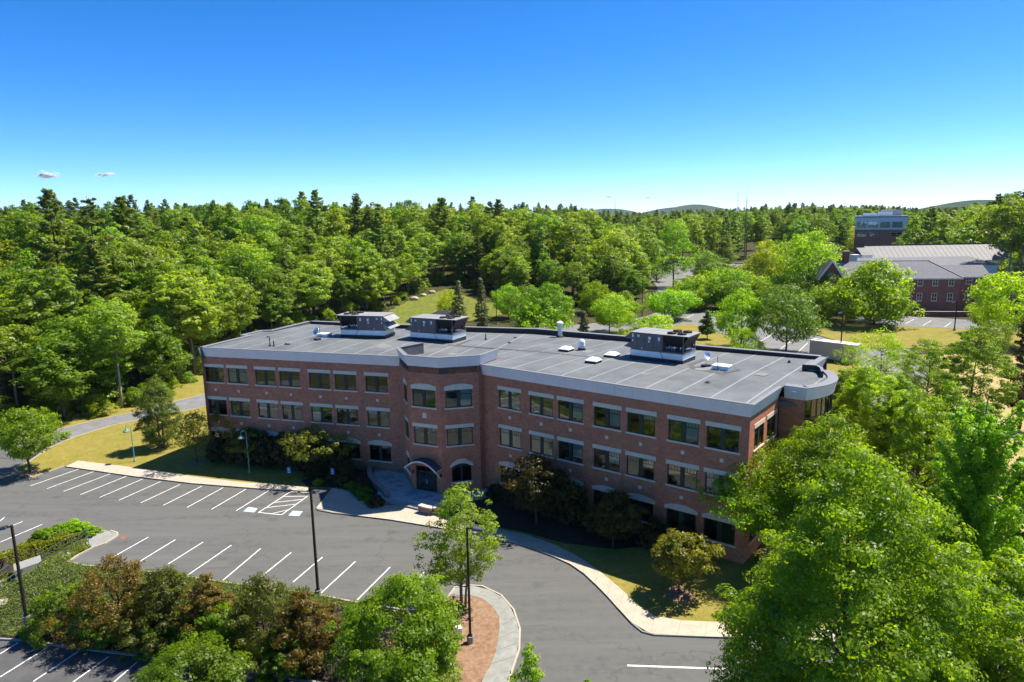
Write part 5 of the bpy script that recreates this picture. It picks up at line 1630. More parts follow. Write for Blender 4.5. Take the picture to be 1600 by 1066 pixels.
# ================================================================ BUILDINGS BEHIND
def far_window(parent, mtx, w, h, sill=True, frame='trim', glass='glass_dark', cross=True):
    b = MB(); f = .12
    b.bx(-f, w + f, -.07, .02, -f, 0); b.bx(-f, w + f, -.07, .02, h, h + f); b.bx(-f, 0, -.07, .02, 0, h); b.bx(w, w + f, -.07, .02, 0, h)
    if cross: b.bx(0, w, -.05, 0, h / 2 - .05, h / 2 + .05); b.bx(w / 2 - .04, w / 2 + .04, -.05, 0, 0, h)
    o = put(b.mesh('window', M[frame]), 'window', parent, mtx)
    put(MB().bx(0, w, -.03, -.012, 0, h).mesh('pane', M[glass]), 'pane', o, Matrix.Identity(4))
    if sill: put(MB().bx(-.2, w + .2, -.16, 0, -f - .12, -f - .002).mesh('sill', M['stone']), 'sill', o, Matrix.Identity(4))
    return o
# brick building on the right
GB = 0.4
F0 = at(1290, 475, GB); F1 = at(1497, 487, GB)
YB = 196.0
F0, F1 = atY(1278, 470, YB + 6), atY(1496.5, 484, YB)
F0[2] = F1[2] = 0
dF = unit((F1 - F0)[:2]); LF = float(np.linalg.norm((F1 - F0)[:2])); nF = inn(dF)
eave = atY(1496.5, 434.5, YB)[2]; ridge_z = atY(1465, 407.5, YB + 8)[2]
z0b = min(0.3, atY(1496.5, 482, YB)[2])
bb = empty('brick_building', (F0[0], F0[1], 0), math.atan2(dF[1], dF[0]))
tag(bb, 'two storey red brick building with grey hipped roof behind the trailer', 'building')
def lx(px, py, Y=YB):
    p = atY(px, py, Y); return float((p[:2] - F0[:2]) @ dF)
DEP = 15.0
def bwall(a, b, holes=(), z1=None):
    a = V2(*a); b = V2(*b); d = unit(b - a)
    o = wall(a, d, 0, float(np.linalg.norm(b - a)), -2, z1 or eave, holes, .1, 'brick_wall', M['brick_far'], bb); return o
xg0, xg1 = 1.5, lx(1327, 440)                       # gabled entrance front
xw0 = xg1
bwall((0, 0), (LF, 0)); bwall((LF, 0), (LF, DEP)); bwall((LF, DEP), (0, DEP)); bwall((0, DEP), (0, 0))
# right wing, set back
WL = LF + 9.5; WY = 4.5
bwall((LF, WY), (WL, WY)); bwall((WL, WY), (WL, DEP)); bwall((WL, DEP), (LF, DEP))
b = MB(); ov = .5; rz_ = ridge_z
b.poly([(-ov, -ov, eave), (LF + ov, -ov, eave), (LF - 6.0, DEP / 2, rz_), (3, DEP / 2, rz_)])
b.poly([(LF + ov, -ov, eave), (LF + ov, DEP + ov, eave), (LF - 6.0, DEP / 2, rz_)])
b.poly([(LF + ov, DEP + ov, eave), (-ov, DEP + ov, eave), (3, DEP / 2, rz_), (LF - 6.0, DEP / 2, rz_)])
b.poly([(-ov, DEP + ov, eave), (-ov, -ov, eave), (3, DEP / 2, rz_)])
b.poly([(-ov, -ov, eave - .02), (-ov, DEP + ov, eave - .02), (LF + ov, DEP + ov, eave - .02), (LF + ov, -ov, eave - .02)])
rf = b.build('roof', M['shingle'], bb)
b = MB(); b.tube([(LF + ov, -ov, eave + .03), (LF - 6.0, DEP / 2, rz_ + .05)], .16, 6); b.tube([(3, DEP / 2, rz_ + .04), (LF - 6, DEP / 2, rz_ + .04)], .10, 6); b.build('ridge_cap', M['metalroof'], rf)
b = MB(); r2 = eave + 3.0
b.poly([(LF + .02, WY - ov, eave), (WL + ov, WY - ov, eave), (WL + ov, (WY + DEP) / 2, r2), (LF - 2.5, (WY + DEP) / 2, r2)])
b.poly([(WL + ov, DEP + ov, eave), (LF, DEP + ov, eave), (LF - 2.5, (WY + DEP) / 2, r2), (WL + ov, (WY + DEP) / 2, r2)])
b.poly([(WL + ov, WY - ov, eave), (WL + ov, DEP + ov, eave), (WL + ov, (WY + DEP) / 2, r2)])
b.build('wing_roof', M['shingle'], bb)
for x0, x1, y in ((-ov, LF + ov, -ov), (LF + .6, WL + ov, WY - ov)): MB().bx(x0, x1, y - .1, y + .02, eave - .35, eave + .04).build('gutter', M['trim'], bb)
z2, z1_ = eave - 2.15, eave - 6.6
for px in (1419.5, 1441.5, 1463.5, 1487):
    x = lx(px, 445); far_window(bb, Matrix.Translation((x - .62, -.01, z2)), 1.25, 2.0)
for px in (1417, 1439, 1461, 1484):
    x = lx(px, 475); far_window(bb, Matrix.Translation((x - .62, -.01, z1_)), 1.25, 2.1)
for px in (1330, 1350, 1372, 1395):
    x = lx(px, 445)
    if x > xg1 + .6: far_window(bb, Matrix.Translation((x - .62, -.01, z2)), 1.25, 2.0); far_window(bb, Matrix.Translation((x - .62, -.01, z1_)), 1.25, 2.1)
far_window(bb, Matrix.Translation((LF + 3.6, WY - .01, z2)), 1.4, 2.0); far_window(bb, Matrix.Translation((LF + 3.6, WY - .01, z1_)), 1.4, 2.1)
# gable with round window
gx0, gx1 = lx(1288, 440), lx(1322, 440)
gm = (gx0 + gx1) / 2
gtop = atY(1304, 410, YB)[2]
b = MB(); b.bx(gx0, gx1, -1.5, 0, -2, eave)
b.prism([(gx0, 0), (gx1, 0), (gx1, .01), (gx0, .01)], eave, eave + .01)
b.v += [(gx0, -1.5, eave), (gx1, -1.5, eave), (gm, -1.5, gtop), (gx0, 6, eave), (gx1, 6, eave), (gm, 6, gtop)]
i = len(b.v) - 6; b.f += [(i, i + 1, i + 2)]; b.uv += [None]
b.build('gable_front', M['brick_plain'] if 'brick_plain' in M else plain('brick_plain', (.29, .09, .065), .85, var=.15), bb)
b = MB(); e_ = .7
for s, xa in ((-1, gx0 - e_), (1, gx1 + e_)):
    zl = eave - .45
    b.hexa([(xa, -2.0, zl), (gm, -2.0, gtop), (gm, 6, gtop), (xa, 6, zl)], [(xa, -2.0, zl + .3), (gm, -2.0, gtop + .3), (gm, 6, gtop + .3), (xa, 6, zl + .3)])
b.build('gable_roof', M['shingle'], bb)
b = MB()
for xa in (gx0 - e_, gx1 + e_):
    zl = eave - .45
    b.hexa([(xa, -2.12, zl - .3), (gm, -2.12, gtop - .3), (gm, -2.0, gtop - .3), (xa, -2.0, zl - .3)], [(xa, -2.12, zl + .34), (gm, -2.12, gtop + .34), (gm, -2.0, gtop + .34), (xa, -2.0, zl + .34)])
b.build('verge_board', M['trim'], bb)
rz0 = atY(1300, 436, YB)[2]
b = MB(); n = 20
for k in range(n):
    q0, q1 = 2 * math.pi * k / n, 2 * math.pi * (k + 1) / n
    f = lambda r, q, y: (gm + r * math.cos(q), y, rz0 + r * math.sin(q))
    b.hexa([f(1.05, q0, -1.62), f(1.05, q1, -1.62), f(1.05, q1, -1.48), f(1.05, q0, -1.48)], [f(1.35, q0, -1.62), f(1.35, q1, -1.62), f(1.35, q1, -1.48), f(1.35, q0, -1.48)])
b.bx(gm - .06, gm + .06, -1.58, -1.5, rz0 - 1.05, rz0 + 1.05); b.bx(gm - 1.05, gm + 1.05, -1.58, -1.5, rz0 - .06, rz0 + .06)
ro = b.build('round_window', M['trim'], bb)
b = MB(); b.poly([f(1.06, q, -1.53) for q in np.linspace(0, 2 * math.pi, 21)[:-1]]); b.build('pane', M['glass_dark'], ro)
for x in (gm - 1.7, gm + .5): far_window(bb, Matrix.Translation((x, -1.52, z1_)), 1.2, 2.3)
b = MB(); b.bx(gx0 - .3, gx0, -1.7, -1.5, -1, eave - 2.6); b.bx(gx1, gx1 + .3, -1.7, -1.5, -1, eave - 2.6); b.bx(gx0 - .4, gx1 + .4, -1.75, -1.5, eave - 3.1, eave - 2.6); b.build('porch_trim', M['trim'], bb)
# brick retaining wall with flower bed before it
wl0, wl1 = lx(1418, 488), WL - 1
b = MB(); b.bx(wl0, wl1, -6.2, -5.8, -2, 1.35); b.build('garden_wall', M['brick_plain'] if 'brick_plain' in M else plain('garden_brick', (.17, .07, .05), .9, var=.2), bb)
b = MB(); b.bx(wl0 - .05, wl1 + .05, -6.28, -5.72, 1.352, 1.45); b.build('wall_cap', M['capstone'], bb)

# chimney block and hall with pale standing seam roof
Yh = YB + 30
hz_e = atY(1450, 408, Yh)[2]; hz_r = atY(1450, 382.5, Yh + 9)[2]
h0, h1 = atY(1364, 410, Yh), atY(1600, 412, Yh)
dh_ = unit((h1 - h0)[:2]); Lh = float(np.linalg.norm((h1 - h0)[:2])) + 8
hall = empty('metal_roofed_hall', (h0[0], h0[1], 0), math.atan2(dh_[1], dh_[0]))
tag(hall, 'long hall with pale ribbed metal roof behind the brick building', 'building')
b = MB(); b.bx(.4, Lh - .4, .4, 17.6, -2, hz_e - .15); b.build('wall', M['trim'], hall)
npan = int(Lh / 1.6)
for k in range(npan):
    x0, x1 = Lh * k / npan + .03, Lh * (k + 1) / npan - .03
    MB().hexa([(x0, 0, hz_e - .12), (x1, 0, hz_e - .12), (x1 + 1.2, 9, hz_r - .12), (x0 + 1.2, 9, hz_r - .12)], [(x0, 0, hz_e), (x1, 0, hz_e), (x1 + 1.2, 9, hz_r), (x0 + 1.2, 9, hz_r)]).build('roof_panel', M['metalroof'], hall)
b = MB()
b.hexa([(0, 18, hz_e - .12), (Lh, 18, hz_e - .12), (Lh + 1.2, 9.02, hz_r - .12), (1.2, 9.02, hz_r - .12)], [(0, 18, hz_e), (Lh, 18, hz_e), (Lh + 1.2, 9.02, hz_r), (1.2, 9.02, hz_r)])
b.build('rear_roof', M['metalroof'], hall)
b = MB()
for k in range(npan + 1):
    x = Lh * k / npan
    b.hexa([(x - .05, 0, hz_e), (x + .05, 0, hz_e), (x + 1.25, 9, hz_r), (x + 1.15, 9, hz_r)], [(x - .05, 0, hz_e + .06), (x + .05, 0, hz_e + .06), (x + 1.25, 9, hz_r + .06), (x + 1.15, 9, hz_r + .06)])
b.build('roof_seam', M['metalroof'], hall)
MB().bx(1.0, Lh + 1.2, 8.8, 9.2, hz_r + .02, hz_r + .28).build('ridge_cap', M['dark'], hall)
# lower grey link roof in front of the hall and the small pale roof at its left
L0, L1 = atY(1330, 405, YB + 20), atY(1552, 420, YB + 20)
lk = empty('link_building', (L0[0], L0[1], 0), math.atan2(*(L1 - L0)[:2][::-1])); tag(lk, 'low grey roofed link between brick building and pale hall', 'building')
LL = float(np.linalg.norm((L1 - L0)[:2]))
zl0 = atY(1440, 412, YB + 17)[2] - .6; zl1 = atY(1440, 401.5, YB + 26)[2]
b = MB(); b.bx(.5, LL - .5, -2.5, 9, -2, zl0 - .1); b.build('wall', M['trim'], lk)
b = MB(); b.hexa([(0, -3, zl0 - .15), (LL, -3, zl0 - .15), (LL - 4, 6, zl1 - .15), (5, 6, zl1 - .15)], [(0, -3, zl0), (LL, -3, zl0), (LL - 4, 6, zl1), (5, 6, zl1)]); b.build('roof', M['shingle'], lk)
s0 = atY(1347, 402, Yh + 2)
sm = empty('small_annexe', (s0[0], s0[1], 0), math.atan2(dh_[1], dh_[0])); tag(sm, 'small annexe with pale grey roof at the left end of the hall', 'building')
zs0 = atY(1350, 400, Yh)[2]; zs1 = atY(1355, 387.5, Yh + 6)[2]
MB().bx(.2, 3.6, .2, 9, -2, zs0 - .1).build('wall', M['trim'], sm)
MB().hexa([(0, 0, zs0 - .12), (3.7, 0, zs0 - .12), (4.4, 6, zs1 - .12), (.9, 6, zs1 - .12)], [(0, 0, zs0), (3.7, 0, zs0), (4.4, 6, zs1), (.9, 6, zs1)]).build('roof', M['metalroof'], sm)
c0 = atY(1321, 405, YB + 12)
ch = empty('brick_chimney', (c0[0], c0[1], 0)); tag(ch, 'square brick chimney at the left of the grey roofs', 'chimney')
ctop = atY(1321, 392, YB + 12)[2]
MB().bx(-.75, .75, -.75, .75, -2, ctop - .3).build('shaft', plain('chimney_brick', (.16, .065, .05), .85, var=.2), ch); MB().bx(-.9, .9, -.9, .9, ctop - .298, ctop).build('cap', M['capstone'], ch)

# distant office building
YO = 400.0
o0, o1 = atY(1336, 360, YO), atY(1417, 360, YO)
fo = empty('distant_office_building', (o0[0], YO, 0), -math.atan2(o0[0], YO)); tag(fo, 'distant office block with white bands and ribbon windows on the hill', 'building')
KW = .86
Wd = (o1[0] - o0[0]) * KW
zz = lambda py: atY(1375, py, YO)[2]
zt, zb = zz(340), zz(382)
MB().bx(0, Wd, 0, 18, zb - 6, zz(358.5)).build('brick_wall', plain('far_brick', (.36, .16, .12), .85, var=.1), fo)
MB().bx(-.2, Wd + .2, -.25, 18.2, zz(358.5) + .01, zt).build('white_band', M['white'], fo)
MB().bx(-.5, Wd + .5, -.5, 18.5, zt + .01, zt + 1.0).build('cornice', plain('grey_band', (.40, .42, .43), .6), fo)
for a, b_ in ((1339, 1354.5), (1357, 1373), (1376, 1392), (1395, 1411)):
    x0, x1 = atY(a, 350, YO)[0] * KW - o0[0] * KW, atY(b_, 350, YO)[0] * KW - o0[0] * KW
    far_window(fo, Matrix.Translation((x0, -.3, zz(355.5))), x1 - x0, zz(346.5) - zz(355.5), sill=False, cross=True, glass='glass')
for a, b_ in ((1340, 1354), (1360, 1372), (1393, 1411)):
    x0, x1 = atY(a, 365, YO)[0] * KW - o0[0] * KW, atY(b_, 365, YO)[0] * KW - o0[0] * KW
    far_window(fo, Matrix.Translation((x0, -.06, zz(369))), x1 - x0, zz(363) - zz(369), sill=False)
b = MB(); x0, x1 = (atY(1349, 335, YO)[0] - o0[0]) * KW, (atY(1372, 335, YO)[0] - o0[0]) * KW
MB().bx(x0, x1, 4, 9, zt + 1, zz(333)).build('penthouse', M['white'], fo)
x0, x1 = (atY(1374, 335, YO)[0] - o0[0]) * KW, (atY(1396, 335, YO)[0] - o0[0]) * KW
MB().bx(x0, x1, 4, 9, zt + 1, zz(331)).build('penthouse', M['white'], fo)
x0, x1 = (atY(1378, 335, YO)[0] - o0[0]) * KW, (atY(1412, 335, YO)[0] - o0[0]) * KW
MB().bx(x0, x1, 9.5, 15, zt + 1, zz(328)).build('penthouse', plain('penthouse_grey', (.30, .33, .36), .6), fo)

# clouds: small puffs of mist far out
def cloud(px, py, wpx, hpx, dist, seed, label):
    c = atY(px, py, dist); s = wpx / FPX * dist / 2; h = hpx / FPX * dist / 2
    rr = np.random.default_rng(seed)
    b = MB(); root = None
    for k in range(9):
        t = rr.uniform(-1, 1)
        ctr = (t * s * .75, rr.uniform(-.3, .3) * s, rr.uniform(-.35, .35) * h + (1 - t * t) * h * .2)
        r = (s * rr.uniform(.22, .45), s * .3, h * rr.uniform(.35, .75) * (1.1 - .6 * abs(t)))
        n, m_ = 12, 7; i0 = len(b.v)
        for j in range(m_ + 1):
            th = math.pi * j / m_
            for i in range(n):
                ph = 2 * math.pi * i / n; q = 1 + rr.uniform(-.12, .12)
                b.v.append((ctr[0] + r[0] * q * math.sin(th) * math.cos(ph), ctr[1] + r[1] * q * math.sin(th) * math.sin(ph), ctr[2] + r[2] * q * math.cos(th)))
        for j in range(m_):
            for i in range(n):
                b.f.append((i0 + j * n + i, i0 + j * n + (i + 1) % n, i0 + (j + 1) * n + (i + 1) % n, i0 + (j + 1) * n + i)); b.uv.append(None)
    o = b.build('cloud', M['cloud'], loc=c, smooth=True)
    tag(o, label, 'cloud', 'small white clouds', kind='thing')
m = bpy.data.materials.new('cloud'); m.use_nodes = True; n = m.node_tree; n.nodes.clear()
o_ = N(n, 'ShaderNodeOutputMaterial'); d_ = N(n, 'ShaderNodeBsdfDiffuse'); d_.inputs[0].default_value = (.9, .9, .9, 1)
l_ = N(n, 'ShaderNodeBsdfTranslucent'); l_.inputs[0].default_value = (.9, .9, .9, 1)
t_ = N(n, 'ShaderNodeBsdfTransparent'); m1 = N(n, 'ShaderNodeMixShader'); m2 = N(n, 'ShaderNodeMixShader')
c_ = N(n, 'ShaderNodeTexCoord'); z_ = N(n, 'ShaderNodeTexNoise', Scale=.03, Detail=6.0, Roughness=.65)
r_ = N(n, 'ShaderNodeMapRange'); r_.inputs[1].default_value = .42; r_.inputs[2].default_value = .72; r_.inputs[3].default_value = 0.0; r_.inputs[4].default_value = .5
n.links.new(c_.outputs['Object'], z_.inputs['Vector']); n.links.new(z_.outputs[0], r_.inputs[0])
n.links.new(d_.outputs[0], m1.inputs[1]); n.links.new(l_.outputs[0], m1.inputs[2])
n.links.new(r_.outputs[0], m2.inputs[0]); n.links.new(t_.outputs[0], m2.inputs[1]); n.links.new(m1.outputs[0], m2.inputs[2])
n.links.new(m2.outputs[0], o_.inputs[0]); M['cloud'] = m
cloud(72, 276, 50, 14, 4000, 1, 'small white cloud above the woods at the left')
cloud(162, 274, 44, 8, 4300, 2, 'thin wisp of cloud right of the larger left cloud')
cloud(948, 308, 20, 8, 6000, 3, 'small white cloud just above the pines in the centre')
cloud(1017, 309, 16, 5, 6500, 4, 'tiny low cloud above the distant hill')

# thin summer air
hz = bpy.data.materials.new('haze'); hz.use_nodes = True; hn = hz.node_tree; hn.nodes.clear()
ho = N(hn, 'ShaderNodeOutputMaterial'); hv = N(hn, 'ShaderNodeVolumePrincipled')
hv.inputs['Density'].default_value = 3.2e-5; hv.inputs['Color'].default_value = (.72, .85, 1, 1); hv.inputs['Anisotropy'].default_value = .1
hn.links.new(hv.outputs[0], ho.inputs['Volume'])
tag(MB().bx(-9100, 9100, -700, 14100, -8, 330).build('haze', hz), kind='stuff')
# ================================================================ VEGETATION
def norm_rows(a): return a / np.maximum(1e-9, np.linalg.norm(a, axis=1, keepdims=True))

def leaf_mesh(name, mat, c, nrm, size, tint, rng, aspect=.55, fold=.12, along=None):
    "many separate leaves: a folded lozenge each"
    n = len(c)
    nrm = norm_rows(nrm)
    t = rng.normal(size=(n, 3)) if along is None else along + rng.normal(size=(n, 3)) * .35
    t = norm_rows(t - nrm * np.sum(t * nrm, 1, keepdims=True))
    b = np.cross(nrm, t)
    s = size[:, None]
    v = np.empty((n, 4, 3), np.float32)
    v[:, 0] = c - t * s * .5
    v[:, 1] = c + b * s * .5 * aspect + nrm * s * fold
    v[:, 2] = c + t * s * .5
    v[:, 3] = c - b * s * .5 * aspect + nrm * s * fold
    me = bpy.data.meshes.new(name)
    me.vertices.add(n * 4); me.vertices.foreach_set('co', v.ravel())
    me.loops.add(n * 4); me.loops.foreach_set('vertex_index', np.arange(n * 4, dtype=np.int32))
    me.polygons.add(n)
    me.polygons.foreach_set('loop_start', np.arange(0, n * 4, 4, dtype=np.int32))
    me.polygons.foreach_set('loop_total', np.full(n, 4, np.int32))
    at_ = me.attributes.new('tint', 'FLOAT', 'FACE')
    at_.data.foreach_set('value', np.clip(tint, 0, 1).astype(np.float32))
    me.materials.append(mat)
    me.update(calc_edges=True)
    return me

def clump_leaves(rng, ctr, rad, n, flat=.6, up=.55):
    "n leaves in each oblate clump, facing outwards and up"
    k = len(ctr)
    d = norm_rows(rng.normal(size=(k * n, 3)))
    r = rng.random(k * n) ** .38
    rr = np.repeat(rad, n)
    c = np.repeat(ctr, n, 0) + d * (r * rr)[:, None] * np.array([1, 1, flat])
    nr = d * .95 + np.array([0, 0, up]) + rng.normal(size=(k * n, 3)) * .34
    return c, nr

PROFILES = {
    'oval':   lambda t: np.sin(np.pi * np.clip(t, 0, 1) ** .80) ** .62,
    'round':  lambda t: np.sqrt(np.clip(1 - (2 * t - 1) ** 2, 0, 1)),
    'egg':    lambda t: np.sin(np.pi * np.clip(t, 0, 1) ** .62) ** .75,
    'tall':   lambda t: np.sin(np.pi * np.clip(t, 0, 1) ** .70) ** .5,
    'spread': lambda t: np.sin(np.pi * np.clip(t, 0, 1) ** 1.15) ** .55,
    'cone':   lambda t: (1 - t) ** .8 * np.clip(t * 9 + .25, 0, 1),
    'dome':   lambda t: np.sqrt(np.clip(1 - t * t, 0, 1)),
}
def broadleaf(seed, H, Rr, cb, mat, bark, prof='oval', ncl=240, per=34, cr=.16, leaf=.35, lobes=.28, limbs=22, trunk=None, aspect=.6, inner=.40, lean=0.0, up=.55, flat=.6, jitter=.25, tint_sp=.35, nstem=1):
    "crown and trunk meshes of a leafy tree of height H, crown radius Rr, crown from cb up"
    rng = np.random.default_rng(seed)
    P_ = PROFILES[prof]
    hc = H - cb
    ph = rng.uniform(0, 6.28, 12)
    def env(az, t):
        l = sum(np.sin(az * (k + 1) + t * (3 + 2 * k) + ph[k]) / (k + 1.3) for k in range(4)) * lobes
        l = l + .12 * np.sin(az * 6 + t * 17 + ph[6]) + .10 * np.sin(az * 3 - t * 25 + ph[7])
        return np.maximum(.15, P_(t) * (1 + l))
    n0 = ncl * 3
    t = rng.random(n0) ; az = rng.random(n0) * 2 * np.pi
    w_ = P_(t); keep = rng.random(n0) < w_ / w_.max(); t, az = t[keep][:ncl], az[keep][:ncl]
    fr = inner + (1 - inner) * rng.random(len(t)) ** .45
    r = env(az, t) * Rr * fr
    z = cb + hc * t + rng.normal(size=len(t)) * hc * .02
    ctr = np.stack([r * np.cos(az) + lean * z, r * np.sin(az), z], 1)
    rad = Rr * cr * rng.uniform(.6, 1.35, len(t)) * (1 + .5 * (1 - fr))
    c, nr = clump_leaves(rng, ctr, rad, per, flat, up)
    outd = norm_rows(ctr * np.array([1, 1, 0]) + 1e-6)
    nr = nr + np.repeat(outd, per, 0) * .35
    clt = rng.random(len(t)) * .6 + .15
    tint = np.repeat(clt, per) + rng.normal(size=len(c)) * tint_sp * .5
    size = leaf * rng.uniform(.65, 1.3, len(c))
    crown = leaf_mesh('crown', mat, c, nr, size, tint, rng, aspect)
    # trunk with limbs reaching the clumps
    tr = trunk or H * .016
    mb = MB()
    top = cb + hc * .72
    stems = []
    for s_ in range(nstem):
        ax = rng.normal(size=2) * Rr * (.06 if nstem == 1 else .22)
        base = np.array([0, 0, -.3]) if nstem == 1 else np.array([math.cos(s_ * 2.2) * tr * 2.2, math.sin(s_ * 2.2) * tr * 2.2, -.3])
        pts = [base + np.array([ax[0] * q ** 1.5 + lean * (top * q), ax[1] * q ** 1.5, (top + .3) * q]) + rng.normal(size=3) * tr * .25 * (q > 0) for q in np.linspace(0, 1, 6)]
        mb.tube(pts, [tr * 1.35, tr, tr * .85, tr * .62, tr * .4, tr * .15], 8)
        stems.append(pts)
    order = rng.permutation(len(ctr))[:limbs]
    for i in order:
        pts = stems[rng.integers(len(stems))]
        tgt = ctr[i]
        hz = min(top * .95, max(cb * .8, tgt[2] - np.hypot(tgt[0], tgt[1]) * rng.uniform(.4, .9)))
        q = hz / top
        s0 = np.array([np.interp(q, np.linspace(0, 1, 6), [p[k] for p in pts]) for k in range(3)])
        mid = (s0 + tgt) / 2 + np.array([0, 0, -.08 * np.linalg.norm(tgt - s0)]) + rng.normal(size=3) * .05 * Rr
        r0 = tr * (.5 - .35 * q)
        mb.tube([s0, mid, tgt], [r0, r0 * .6, r0 * .15], 5, cap=False)
    return crown, mb.mesh('trunk', bark, smooth=True)

def pine(seed, H, Rr, cb, mat, bark, whorl=.95, nb=5, per=26, leaf=.55, droop=.0, cone=.75, gaps=.25, aspect=.30, trunk=None, flat=.5, upturn=.42):
    "white pine: tiers of level plumes with gaps between"
    rng = np.random.default_rng(seed)
    ctr, rad, dirs = [], [], []
    mb = MB()
    tr = trunk or H * .013
    bend = rng.normal(size=2) * H * .01
    pts = [(bend[0] * q * q, bend[1] * q * q, -.3 + (H + .1) * q) for q in np.linspace(0, 1, 7)]
    mb.tube(pts, [tr * 1.3, tr, tr * .85, tr * .68, tr * .48, tr * .28, .03], 8)
    z = cb
    while z < H - .2:
        t = (z - cb) / (H - cb)
        base_r = Rr * (min(1, .55 + 2.2 * t) if t < .2 else 1) * (1 - t) ** cone + .25
        k = rng.integers(nb - 1, nb + 2)
        a0 = rng.random() * 6.28
        for i in range(k):
            if rng.random() < gaps * (1 - t): continue
            a = a0 + 6.283 * i / k + rng.normal() * .25
            L = base_r * rng.uniform(.55, 1.18)
            e = upturn * (.4 + t) - droop
            d = np.array([math.cos(a), math.sin(a), e + rng.normal() * .06]); d /= np.linalg.norm(d)
            s0 = np.array([bend[0] * (z / H) ** 2, bend[1] * (z / H) ** 2, z])
            m_ = max(2, int(L / .75))
            for j in range(m_):
                f = .30 + .70 * (j + .6) / m_
                side = np.array([-d[1], d[0], 0])
                sp = L * .20 * (1.25 - f)
                for sg in ((-1, 1) if f < .9 and L > 1.2 else (0,)):
                    p = s0 + d * L * f + side * sg * sp * rng.uniform(.6, 1.4) + np.array([0, 0, rng.normal() * .16 + .10 * f * f * L * upturn])
                    ctr.append(p); rad.append(max(.28, L * .20) * rng.uniform(.75, 1.2)); dirs.append(d + side * sg * .5)
            if L > .8: mb.tube([s0, s0 + d * L * .85], [tr * .22 * (1.1 - t), .015], 4, cap=False)
        z += whorl * rng.uniform(.7, 1.25) * (1.0 if t < .7 else .7)
    ctr = np.array(ctr); rad = np.array(rad); dirs = np.array(dirs)
    c, nr = clump_leaves(rng, ctr, rad, per, flat, .8)
    al = np.repeat(dirs, per, 0) + np.array([0, 0, .35])
    tint = np.repeat(rng.random(len(ctr)) * .6 + .1, per) + rng.normal(size=len(c)) * .18
    crown = leaf_mesh('crown', mat, c, nr, leaf * rng.uniform(.6, 1.25, len(c)), tint, rng, aspect, .05, al)
    return crown, mb.mesh('trunk', bark, smooth=True)

def flame_tree(seed, H, Rr, cb, mat, bark, nl=46, per=26, leaf=.26, spread=.55):
    "upswept crown: long fingers of leaves along rising branches"
    rng = np.random.default_rng(seed)
    ctr, rad = [], []
    mb = MB(); tr = H * .014
    mb.tube([(0, 0, -.3), (.1, 0, H * .3), (0, .1, H * .6), (0, 0, H * .92)], [tr * 1.3, tr, tr * .6, .04], 8)
    for i in range(nl):
        q = (i + .5) / nl
        z0 = cb + (H * .80 - cb) * q ** 1.1
        a = i * 2.399 + rng.normal() * .3
        L = (Rr * 1.45) * (1 - .55 * q) * rng.uniform(.75, 1.15)
        e = spread + .5 * q
        d = np.array([math.cos(a), math.sin(a), e]); d /= np.linalg.norm(d)
        s0 = np.array([0, 0, z0])
        m_ = max(4, int(L / .42))
        path = []
        for j in range(m_ + 1):
            f = j / m_
            p = s0 + d * L * f + np.array([0, 0, .22 * L * f * f])
            path.append(p)
            if f > .12:
                for _ in range(3):
                    ctr.append(p + rng.normal(size=3) * .25 * (1.15 - f) * min(1, L / 3) * np.array([1, 1, .7]))
                    rad.append((.80 - .46 * f) * rng.uniform(.8, 1.2) * Rr / 3.5)
        mb.tube([path[0], path[len(path) // 2], path[-1]], [tr * .35, tr * .2, .012], 4, cap=False)
    ctr = np.array(ctr); rad = np.array(rad)
    c, nr = clump_leaves(rng, ctr, rad, per, .8, .8)
    tint = np.repeat(rng.random(len(ctr)) * .6 + .15, per) + rng.normal(size=len(c)) * .2
    crown = leaf_mesh('crown', mat, c, nr, leaf * rng.uniform(.65, 1.25, len(c)), tint, rng, .6)
    return crown, mb.mesh('trunk', bark, smooth=True)

def plant(name, me, base, label, cat, group=None, rz=0.0, scale=None, tints=None):
    root = empty(name, base, rz, scale)
    tag(root, label, cat, group)
    link_mesh('trunk', me[1], root)
    link_mesh('crown', me[0], root)
    return root

def fit(px, py, top, wpx, zb=0.0, base=None):
    "base point, height and crown radius of a tree from its place in the picture"
    b = P(px, py, zb) if base is None else V2(*base)
    h = tall(b, top)
    dist = (b - np.array([0, 0, CAM_H + 0])) @ _F
    return b, h * .98, wpx / 2 / FPX * dist * .86

M['leaf_bronzeshade'] = leaf_mat('leaf_bronze_dark', (.018, .020, .009), (.055, .055, .018), (1.6, 1.5, .8), tmix=.35)  # bronze leaf darkened: the shade before the right wing is put into its colour
M['leaf_airy'] = leaf_mat('leaf_airy', (.066, .125, .030), (.108, .190, .040), (1.9, 1.9, .8), tmix=.45)
M['leaf_fresh2'] = leaf_mat('leaf_fresh_dense', (.058, .128, .012), (.108, .200, .018), (1.9, 1.9, .8), tmix=.45)
